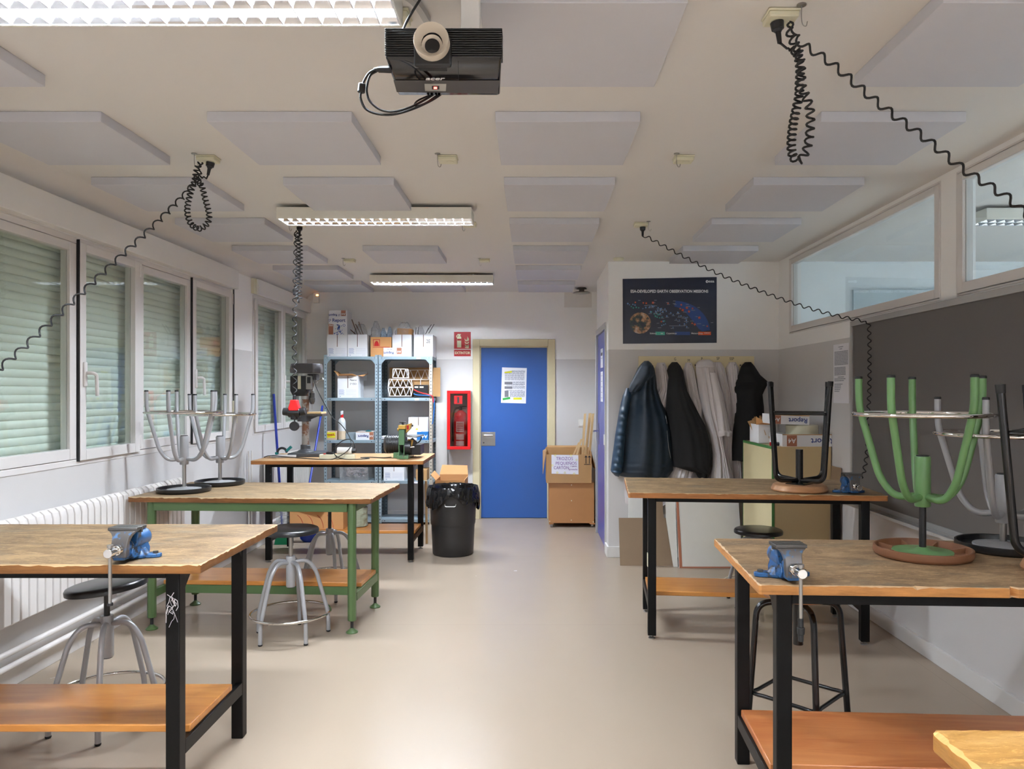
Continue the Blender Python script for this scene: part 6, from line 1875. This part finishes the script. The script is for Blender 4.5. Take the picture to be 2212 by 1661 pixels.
c = Vector(((a_.x + b_.x) / 2, 8.52, (z2 + .0865 + a_.z) / 2)); MB().lathe([(0, -.004), (.014, -.004), (.014, 0), (0, 0)], 20, c, 'y').build('yellow_dot', YEL, t)

# shelf at .494
z1_ = LV[1] + .001
a_, b_ = r6(250, 1385, 8.48), r6(602, 1385, 8.48)
t = thing('storage_tub', ((a_.x + b_.x) / 2, 8.6, z1_), 'clear plastic tub full of odds and ends on the lower shelf', 'tub')
zq = z1_ + .23
m = MB(); th = .004
m.box(a_.x, b_.x, 8.48, 8.48 + th, z1_ + .003, zq).box(a_.x, b_.x, 8.76, 8.764, z1_ + .003, zq).box(a_.x, a_.x + th, 8.484, 8.76, z1_ + .003, zq).box(b_.x - th, b_.x, 8.484, 8.76, z1_ + .003, zq).box(a_.x, b_.x, 8.48, 8.764, z1_ + .001, z1_ + .004)
m.build('tub', CLEAR, t, smooth=0)
m = MB(); rnd = random.Random(8)
for i in range(60):
    c = (rnd.uniform(a_.x + .05, b_.x - .05), rnd.uniform(8.52, 8.72), z1_ + rnd.uniform(.045, .15)); m.obox(c, (rnd.uniform(.03, .12), .02, .008), (rnd.uniform(-.5, .5), rnd.uniform(-.4, .4), rnd.uniform(0, 3)))
m.build('contents', P('mixed_scraps', (170, 150, 150), .6, var=.5, scale=14), t, smooth=0).__setitem__('kind', 'stuff')
archive_box(r6(797, 0).x, r6(1050, 0).x, z1_, z1_ + .235, 8.48, .28, 'white printed carton on the lower shelf under the sander', None)
t, a_, b_ = stdbox('tan_box', (1192, 1330), z1_, 1400, 8.50, .26, CARD, 'tan carton on the lower shelf behind the bench leg')
# bottom items hidden behind benches: grey folded sheets on the drill bench shelf
t = thing('folded_blanket', (-1.72, 6.98, .25), 'grey-green crumpled bundle on the shelf under the drill bench', 'bundle')
rows = []; rnd = random.Random(5)
for i in range(8):
    u = i / 7; rows.append([(-1.615 + (.075 + rnd.random() * .012) * math.cos(k * PI / 8), 6.98 + .09 * math.sin(k * PI / 8), .257 + .17 * u + rnd.uniform(-.004, .004)) for k in range(16)])
MB().loft(rows).build('bundle', P('grey_green_cloth', (150, 156, 134), .8, var=.25, scale=30, stretch=(1, 1, 3)), t, smooth=0)
# cardboard box on the shelf under the drill bench
t = thing('cardboard_box', (-1.95, 6.95, .25), 'orange-brown cardboard box with open flap on the shelf under the drill bench', 'box')
x0, x1, y0, y1, z0, z1 = -2.20, -1.715, 6.80, 7.10, .2515, .49
m = MB(); th = .005
m.box(x0, x1, y0, y0 + th, z0, z1).box(x0, x1, y1 - th, y1, z0, z1).box(x0, x0 + th, y0 + th, y1 - th, z0, z1).box(x1 - th, x1, y0 + th, y1 - th, z0, z1).box(x0 + th, x1 - th, y0 + th, y1 - th, z0, z0 + .004)
m.build('carton', CARDO, t, smooth=0)
m = MB().prism([(x0 - .02, y0, z1), (x1 - .12, y0, z1), (x1 - .18, y0 - .06, z1 - .07), (x0 + .02, y0 - .045, z1 - .01)], (0, 0, .004)).prism([(x1, y0, z1), (x1, y1, z1), (x1 + .07, y1, z1 + .02), (x1 + .07, y0, z1 + .03)], (0, 0, .004))
m.build('flap', CARDO, t, smooth=0)
m = MB()
for k in range(4):
    xx = x0 + .07 + k * .09; m.tube(smooth_path([(xx, y0 - .001, z0 + .13), (xx + .03, y0 - .001, z0 + .10), (xx + .05, y0 - .001, z0 + .05), (xx + .055, y0 - .001, z0 + .01)], 4), .002, 4)
m.build('red_line_print', SIGNRED, t)
text('ENVIO', .05, SIGNRED, t, (x1 - .10, y0 - .001, z1 - .035), name='lettering')
t = thing('transparent_crate', (-2.30, 6.95, .2515), 'small clear striped crate beside the cardboard box under the drill bench', 'crate')
m = MB()
for i in range(3): m.box(-2.325, -2.215, 6.80, 7.04, .2525 + i * .06, .285 + i * .06)
m.build('crate', CLEAR, t)

# broom and dustpan
t = thing('broom', (-2.44, 7.38, 0), 'blue-handled broom with green bristles leaning on the window wall', 'broom')
A, B = Vector((-2.445, 7.40, .14)), Vector((-2.61, 7.40, 1.48))
A2 = at(611, 1150, 7.38); B2 = at(589.5, 851, 7.40)
MB().cyl(Vector((A2.x, 7.38, .12)), Vector((B2.x, 7.42, B2.z)), .0125, n=12).build('handle', BROOMB, t)
m = MB().loft([[(A2.x + sx * w_, 7.38 + sy * .03, z_) for sx, sy in ((-1, -1), (1, -1), (1, 1), (-1, 1))] for w_, z_ in ((.075, .0), (.062, .075), (.055, .10))]); m.build('bristles', TEAL, t)
MB().box(A2.x - .06, A2.x + .06, 7.355, 7.405, .10, .13).build('broom_head', BLACKP, t, bevel=.006)
t = thing('dustpan', (-2.25, 7.5, 0), 'blue long-handled dustpan leaning on the shelving post', 'dustpan')
A = Vector((at(655, 0, 7.50).x, 7.50, .20)); B = at(696.5, 877, 8.38)
MB().cyl(A, B, .012, n=12).build('handle', BROOMB, t)
c = at(667, 1165, 7.50)
m = MB().loft([[(c.x + .10 * math.cos(k * PI / 12) * s_, 7.50 + .05 * math.sin(k * PI / 12) * s_, z_) for k in range(24)] for s_, z_ in ((.55, .0), (.85, .03), (1.05, .12), (1.12, .20))]); m.build('pan', DUSTB, t)

# ================================================================ drill press on its bench
bz = .90; Yd = 7.02
def dz(fx, fz, y=Yd):
    return at(600 + fx / 6.92, 760 + fz / 6.92, y)


cx = dz(415, 0).x
t = thing('drill_press', (cx, Yd, bz), 'black bench drill press with rusty column on the back workbench', 'drill press')
m = MB()
bx0, bx1 = dz(185, 0, 6.95).x, dz(660, 0, 6.95).x
m.prism([(bx0, 6.87, bz), (bx1, 6.87, bz), (bx1, 7.20, bz), (bx0, 7.20, bz)], (0, 0, .035)); m.lathe([(0, bz + .035), (.085, bz + .035), (.06, bz + .055), (.045, bz + .06), (.045, bz + .105), (0, bz + .105)], 28, (cx, Yd, 0))
m.build('base', P('dark_cast_iron', (70, 72, 76), .4, var=.15), t, bevel=.006)
zh = dz(0, 660).z
MB().cyl((cx, Yd, bz + .1), (cx, Yd, zh + .05), .033, n=28).build('column', RUST, t)
MB().lathe([(.0, zh - .03), (.042, zh - .03), (.042, zh), (.0, zh)], 24, (cx, Yd, 0)).build('collar', STEEL, t)
# head: motor can at the rear, spindle housing at the front
m = MB(); q0, q1 = dz(225, 360), dz(470, 660)
m.loft([[(q0.x + .02, Yd - .07, q1.z), (q1.x - .02, Yd - .07, q1.z), (q1.x - .02, Yd + .07, q1.z), (q0.x + .02, Yd + .07, q1.z)], [(q0.x, Yd - .085, q1.z + .05), (q1.x, Yd - .085, q1.z + .05), (q1.x, Yd + .085, q1.z + .05), (q0.x, Yd + .085, q1.z + .05)],
        [(q0.x, Yd - .085, q0.z), (q1.x, Yd - .085, q0.z), (q1.x, Yd + .085, q0.z), (q0.x, Yd + .085, q0.z)]])
m.build('motor_housing', BLACKP, t, bevel=.008)
m = MB(); a_, b_ = dz(300, 360, Yd - .086), dz(345, 555, Yd - .086); m.box(a_.x, b_.x, Yd - .090, Yd - .084, b_.z, a_.z); m.build('side_plate', CREAMP, t)
a_, b_ = dz(425, 360, Yd - .09), dz(505, 560, Yd - .09)
m = MB().box(a_.x, b_.x, Yd - .10, Yd - .05, b_.z, a_.z); hp = m.build('switch_plate', STEEL, t, bevel=.003)
a_, b_ = dz(440, 375, Yd - .10), dz(492, 470, Yd - .10); MB().box(a_.x, b_.x, Yd - .106, Yd - .10, b_.z, a_.z).build('switch', BLACKP, hp, bevel=.002)
m = MB(); a_, b_ = dz(460, 330), dz(598, 440); m.box(a_.x, b_.x, Yd - .05, Yd + .06, b_.z, a_.z); m.build('spindle_head', GREYP, t, bevel=.01)
ck = dz(515, 700)
m = MB().cyl((ck.x, Yd, dz(0, 440).z), (ck.x, Yd, dz(0, 615).z), .014, n=14); m.build('quill', RUST, t)
MB().lathe([(0, dz(0, 780).z), (.014, dz(0, 780).z), (.026, dz(0, 740).z), (.027, dz(0, 690).z), (.023, dz(0, 688).z), (.023, dz(0, 615).z), (0, dz(0, 615).z)], 22, (ck.x, Yd, 0)).build('chuck', DSTEEL, t)
MB().cyl((ck.x, Yd, dz(0, 780).z), (ck.x, Yd, dz(0, 860).z), .0032, n=8).build('drill_bit', STEEL, t)
m = MB(); hbp = dz(560, 450, Yd - .05)
for a_ in (20, 140, 260):
    e = hbp + Vector((.07 * math.cos(math.radians(a_)), -.03, .07 * math.sin(math.radians(a_)))); m.cyl(hbp, e, .005, n=8)
    m.cyl(e, e + (e - hbp).normalized() * .02, .010, .012, 10)
m.cyl(hbp + Vector((0, .03, 0)), hbp - Vector((0, .02, 0)), .018, n=14)
m.build('feed_handle', STEEL, t)
# pulley cover
m = MB(); l0, l1, mx = dz(200, 0).x, dz(665, 0).x, dz(415, 0).x
z0_, z1_a, z2_a = dz(0, 320).z, dz(0, 205).z, dz(0, 175).z
def hexr(s_, z_): return [(l0 + (l1 - l0) * .5 + (l1 - l0) / 2 * s_ * ux, Yd + .10 * s_ * uy, z_) for ux, uy in ((-1, -.5), (-.55, -1), (.62, -1), (1, -.45), (1, .45), (.62, 1), (-.55, 1), (-1, .5))]
m.loft([hexr(.97, z0_), hexr(1.0, z0_ + .03), hexr(.93, z1_a + .01), hexr(.88, z2_a)]); m.build('pulley_cover', P('grey_belt_cover', (72, 70, 72), .35), t, bevel=.006)
# table
a_, b_ = dz(305, 930), dz(490, 1040)
m = MB().cyl((cx, Yd, b_.z), (cx, Yd, a_.z + .01), .05, n=24).box(a_.x, cx - .03, Yd - .03, Yd + .03, b_.z, a_.z - .01)
c0, c1 = dz(470, 925), dz(705, 960); m.prism([(cx + .03, Yd - .015, b_.z + .01), (c1.x - .06, Yd - .015, c1.z), (c1.x - .06, Yd - .015, c1.z + .01), (cx + .03, Yd - .015, a_.z)], (0, .03, 0))
m.build('table_bracket', P('dark_cast_bracket', (66, 68, 72), .45), t, bevel=.003)
MB().box(c0.x, c1.x, Yd - .09, Yd + .09, c1.z, c0.z).build('table', GREYP, t, bevel=.003)
MB().box(c0.x + .005, c1.x - .01, Yd - .085, Yd + .085, c0.z, c0.z + .018).build('wooden_pad', SPRUCE, t, bevel=.002)

# clamp on a pale board
t = thing('pale_board', (-2.30, 6.86, bz), 'pale board lying under the clamp beside the drill press', 'board')
MB().obox((-2.275, 6.87, bz + .012), (.22, .12, .018), (0, 0, .2)).build('plank', WCARD, t, bevel=.002)
t = thing('spring_clamp', (-2.27, 6.87, bz + .021), 'teal and black spring clamp lying on the pale board', 'clamp')
bb = bz + .022
m = MB().tube(smooth_path([(-2.335, 6.86, bb + .018), (-2.32, 6.86, bb + .05), (-2.29, 6.86, bb + .062), (-2.26, 6.86, bb + .05), (-2.245, 6.86, bb + .02)], 6), .011, 8); m.build('jaw', BLACKP, t)
m = MB().cyl((-2.25, 6.86, bb + .035), (-2.205, 6.86, bb + .075), .012, .014, 10).cyl((-2.35, 6.86, bb + .012), (-2.325, 6.86, bb + .018), .013, n=10); m.build('grip', CLAMPT, t)

# power strip, adapter, cables
def bzp(fx, fz, y): return at(520 + fx / 4.608, 750 + fz / 4.608, y)
Yt = 6.66
a_, b_ = bzp(780, 1045, Yt), bzp(1130, 1092, Yt)
t = thing('power_strip', ((a_.x + b_.x) / 2, Yt, bz), 'cream power strip lying along the front of the drill bench', 'power strip')
MB().box(a_.x, b_.x, Yt, Yt + .055, bz, bz + .042).build('case', CREAMP, t, bevel=.005)
c = bzp(835, 1042, Yt + .02); MB().box(c.x - .01, c.x + .01, Yt + .01, Yt + .04, bz + .042, bz + .048).build('rocker', REDP, t, bevel=.002)
c = bzp(885, 1040, Yt + .02); MB().obox((c.x, Yt + .027, bz + .052), (.06, .035, .02)).build('plug', BLACKP, t, bevel=.004)
c = bzp(1075, 1010, Yt + .03)
t = thing('plug_adapter', c, 'white cylindrical plug adapter lying on the power strip', 'adapter')
MB().cyl((c.x - .10, Yt + .03, bz + .075), (c.x + .03, Yt + .03, bz + .072), .030, .032, 24).build('adapter_body', WHITE, t, bevel=.004)
MB().cyl((c.x + .032, Yt + .03, bz + .072), (c.x + .065, Yt + .03, bz + .072), .024, .018, 18).build('black_plug', BLACKP, t)
t = thing('power_cable', (-2.1, 6.6, bz), 'long black cable looping from the drill press down to the power strip', 'cable')
pth = [dz(520, 350, 6.95), dz(545, 430, 6.93), dz(580, 540, 6.90), dz(690, 760, 6.85), dz(820, 980, 6.8), dz(950, 1090, 6.76), dz(1050, 1230, 6.73), dz(1095, 1340, 6.70), dz(1080, 1430, 6.66), dz(990, 1520, 6.63)]
pth[-1].z = max(bz + .006, pth[-1].z)
p2 = [Vector(pth[-1]), Vector((dz(820, 0, 6.61).x, 6.61, bz + .005)), Vector((dz(640, 0, 6.6).x, 6.6, bz + .005)), Vector((dz(520, 0, 6.64).x, 6.64, bz + .005)), Vector((dz(300, 0, 6.72).x, 6.74, bz + .005)), Vector((-2.36, 6.78, bz + .02)), Vector((-2.44, 6.82, bz + .005))]
MB().tube(smooth_path(pth + p2[1:], 7), .0042, 7).build('cable', RUBBER, t)
t = thing('power_cable', (-1.8, 6.7, bz), 'black cable arching from the adapter behind the power strip', 'cable')
pth = [dz(1150, 1440, 6.70), dz(1140, 1370, 6.71), dz(1085, 1308, 6.73), dz(980, 1325, 6.76), dz(880, 1400, 6.79), dz(830, 1450, 6.82), Vector((dz(800, 0, 6.84).x, 6.84, bz + .005))]
MB().tube(smooth_path(pth, 7), .0042, 7).build('cable', RUBBER, t)
t = thing('power_cable', (-1.5, 6.64, bz), 'black cable lying flat between the power strip and the belt sander', 'cable')
pth = [Vector((bzp(900, 0, 6.62).x, 6.68, bz + .06)), Vector((bzp(960, 0, 6.62).x, 6.64, bz + .02)), Vector((bzp(1050, 0, 6.6).x, 6.60, bz + .005)), Vector((bzp(1200, 0, 6.62).x, 6.62, bz + .005)), Vector((bzp(1280, 0, 6.7).x, 6.70, bz + .005)), Vector((bzp(1190, 0, 6.76).x, 6.78, bz + .005)), Vector((bzp(1300, 0, 6.8).x, 6.80, bz + .005)), Vector((bzp(1420, 0, 6.78).x, 6.76, bz + .005)), Vector((bzp(1500, 0, 6.80).x, 6.80, bz + .006))]
MB().tube(smooth_path(pth, 7), .0042, 7).build('cable', RUBBER, t)

# belt sander
Ys = 6.72
def sp(fx, fz, y=Ys): return at(820 + fx / 13.84, 890 + fz / 13.84, y)
t = thing('belt_sander', (sp(720, 0).x, Ys, bz), 'green and ochre belt sander with black motor on the back workbench', 'sander')
a_, b_ = sp(540, 0).x, sp(880, 0).x
m = MB().box(a_, b_, Ys - .05, Ys + .30, bz, bz + .030).box(a_ + .01, a_ + .02, Ys - .05, Ys + .3, bz + .03, bz + .06).box(sp(370, 0).x, a_, Ys + .06, Ys + .20, bz, bz + .05)
m.build('base', SANDG, t, bevel=.003)
a_, b_ = sp(590, 510), sp(765, 980)
m = MB().box(a_.x, b_.x, Ys - .045, Ys + .03, b_.z, a_.z).box(a_.x, a_.x + .008, Ys - .045, Ys + .02, bz + .03, b_.z).box(b_.x - .008, b_.x, Ys - .045, Ys + .02, bz + .03, b_.z); m.build('belt_arm', SANDG, t, bevel=.004)
a_, b_ = sp(590, 385), sp(795, 505)
m = MB().prism([(a_.x, Ys - .055, b_.z), (b_.x, Ys - .055, b_.z), (b_.x, Ys - .055, a_.z), (a_.x, Ys - .055, a_.z)], (0, .11, 0))
c0, c1, c2, c3 = sp(780, 640, Ys), sp(930, 490, Ys), sp(945, 330, Ys), sp(780, 385, Ys)
m.prism([c0, c1, c2, c3], (0, .06, 0)); c = sp(560, 520); m.cyl(c + Vector((-.008, 0, 0)), c + Vector((.02, 0, 0)), .014, n=14)
m.build('belt_guard', OCHRE, t, bevel=.004)
a_, b_ = sp(810, 400, Ys - .002), sp(875, 520, Ys - .002); MB().box(a_.x, b_.x, Ys - .003, Ys, b_.z, a_.z).build('red_label', SIGNRED, t, smooth=0)
m = MB(); c = sp(695, 350); m.cyl(Vector((c.x, Ys, sp(0, 390).z)), Vector((c.x, Ys, sp(0, 315).z)), .011, n=12).box(c.x - .03, c.x + .03, Ys - .008, Ys + .008, sp(0, 318).z, sp(0, 290).z); c = sp(965, 400); m.cyl(c, c + Vector((.012, 0, -.004)), .010, n=10)
m.build('tension_knob', BLACKP, t, bevel=.003)
c = sp(500, 960, Ys + .13)
m = MB(); rm = .085
for k in range(9): m.cyl((c.x - .075 + k * .016, Ys + .13, c.z), (c.x - .067 + k * .016, Ys + .13, c.z), rm, n=28)
m.cyl((c.x - .08, Ys + .13, c.z), (c.x + .09, Ys + .13, c.z), rm * .93, n=28)
m.lathe([(0, 0)] * 0 or [(0.001, 0), (.001, .001)], 4, (c.x, Ys + .13, c.z))
m.build('motor', BLACKP, t)
m = MB().cyl((c.x - .105, Ys + .13, c.z), (c.x - .08, Ys + .13, c.z), rm * .8, rm * 1.02, 28); m.build('fan_cover', GREYP, t, bevel=.004)
a_ = sp(800, 720); b_ = sp(1270, 745)
MB().prism([(a_.x, Ys - .03, a_.z - .006), (b_.x - .05, Ys - .05, a_.z - .012), (b_.x, Ys + .12, a_.z - .002), (a_.x, Ys + .12, a_.z - .002)], (0, 0, .010)).build('sanding_table', STEEL, t, bevel=.001)
c = sp(860, 1090, Ys + .04)
m = MB().cyl((c.x - .03, Ys + .02, c.z + .01), (c.x + .03, Ys + .02, c.z + .01), .062, n=30).box(c.x + .0, c.x + .11, Ys + .04, Ys + .26, bz + .03, bz + .12)
m.tube(smooth_path([sp(1150, 920, Ys + .05), sp(1215, 850, Ys + .05), sp(1245, 780, Ys + .05), sp(1250, 740, Ys + .05)], 5), .007, 6)
m.prism([sp(820, 860, Ys + .03), sp(980, 770, Ys + .03), sp(1150, 930, Ys + .03), sp(1000, 1020, Ys + .03)], (0, .02, 0))
m.build('disc_housing', BLACKP, t, bevel=.003)
c = sp(905, 920, Ys + .02); MB().obox(c, (.05, .003, .062), (0, .25, 0)).build('orange_label', OCHRE, t, smooth=0)
m = MB(); c = sp(920, 1055, Ys - .045); m.cyl(c, c + Vector((.035, .0, .004)), .006, n=8); c = sp(705, 1280, Ys - .055); m.cyl(c, c + Vector((0, 0, -.02)), .004, n=8); m.build('bolt', STEEL, t)

# ================================================================ bin and cartons by the back wall
bx_, by_ = -.735, 6.955
t = thing('waste_bin', (bx_, by_, 0), 'round black waste bin lined with a black bag beside the drill bench', 'bin')
n = 60; H_ = .61
prof = [(.0, .004), (.182, .004), (.188, .012), (.192, .10), (.200, .28), (.204, .281), (.207, .30), (.214, .50), (.218, H_), (.221, H_), (.221, H_ + .006), (.212, H_ + .006), (.205, .48), (.18, .03), (.0, .03)]
MB().lathe(prof, n, (bx_, by_, 0)).build('bin_body', BINB, t)
rnd = random.Random(6); rows = []; n = 80
hem = [.14 + .05 * math.sin(2 * k * 2 * PI / n + 1.1) + .035 * math.sin(5 * k * 2 * PI / n) + rnd.uniform(-.008, .008) for k in range(n)]
for i, (r_, u) in enumerate(((.185, -.16), (.203, -.05), (.212, .0), (.224, .014), (.232, .0), (.236, -.25), (.239, -.5), (.244, -.75), (.238, -1.0))):
    ring = []
    for k in range(n):
        a = 2 * PI * k / n
        rr = r_ + (.007 * math.sin(k * 1.9 + i * .7) + rnd.uniform(-.004, .004)) * (0 if i == 2 else 1) * (1.2 if i > 4 else .7)
        if i > 3: rr = max(rr, .2265)
        z = H_ + .006 + (u if u >= -.2 and i < 4 else u * hem[k]) + rnd.uniform(-.003, .003)
        ring.append((bx_ + rr * math.cos(a), by_ + rr * math.sin(a), z))
    rows.append(ring)
MB().loft(rows, cap=False).build('bin_liner', LINER, t, smooth=50)
c = Vector((bx_ + .0, by_ - .236, .47)); MB().tube(round_path([c + Vector((-.05, .004, .02)), c + Vector((-.045, -.012, 0)), c + Vector((.045, -.012, 0)), c + Vector((.05, .004, .02))], .01), .0035, 8).build('wire_handle', STEEL, t)
x0, x1 = at(940, 0, 7.62).x, at(1004, 0, 7.62).x
t = thing('cardboard_box', ((x0 + x1) / 2, 7.8, 0), 'large open brown cardboard box standing behind the black bin', 'box')
m = MB(); th = .006; z1 = .60; y0, y1 = 7.62, 8.0
m.box(x0, x1, y0, y0 + th, 0, z1).box(x0, x1, y1 - th, y1, 0, z1 + .02).box(x0, x0 + th, y0 + th, y1 - th, 0, z1).box(x1 - th, x1, y0 + th, y1 - th, 0, z1).box(x0 + th, x1 - th, y0 + th, y1 - th, 0, .005)
m.build('carton', CARDO, t, smooth=0)
m = MB().prism([(x0, y1, z1 + .02), (x1, y1, z1 + .02), (x1 - .01, y1 + .05, z1 + .11), (x0 + .02, y1 + .05, z1 + .115)], (0, -.004, 0)).prism([(x0, y0 + .02, z1), (x0, y1 - .02, z1), (x0 - .05, y1 - .04, z1 + .06), (x0 - .05, y0 + .04, z1 + .05)], (0, 0, .004))
m.build('flap', CARDO, t, smooth=0)
t = thing('plastic_sheet', (-1.10, 8.75, 0), 'plain white panel standing between the shelving and the fire cabinet', 'panel')
a_, b_ = at(941, 870, 8.79), at(957, 0, 8.79)
MB().box(a_.x, at(966, 0, 8.79).x, 8.79, 8.80, 0, a_.z).build('panel', P('off_white_panel', (206, 203, 198), .5), t, smooth=0)
t = thing('timber_batten', (at(921, 0, 7.3).x, 7.38, 0), 'pale upright timber batten between the drill bench and the bin', 'batten')
c = at(921, 0, 7.40); MB().prism([(c.x - .008, 7.40, 0), (c.x + .012, 7.40, 0), (c.x + .004, 7.40, .62), (c.x - .016, 7.40, .62)], (0, .03, 0)).build('batten', SPRUCE, t)
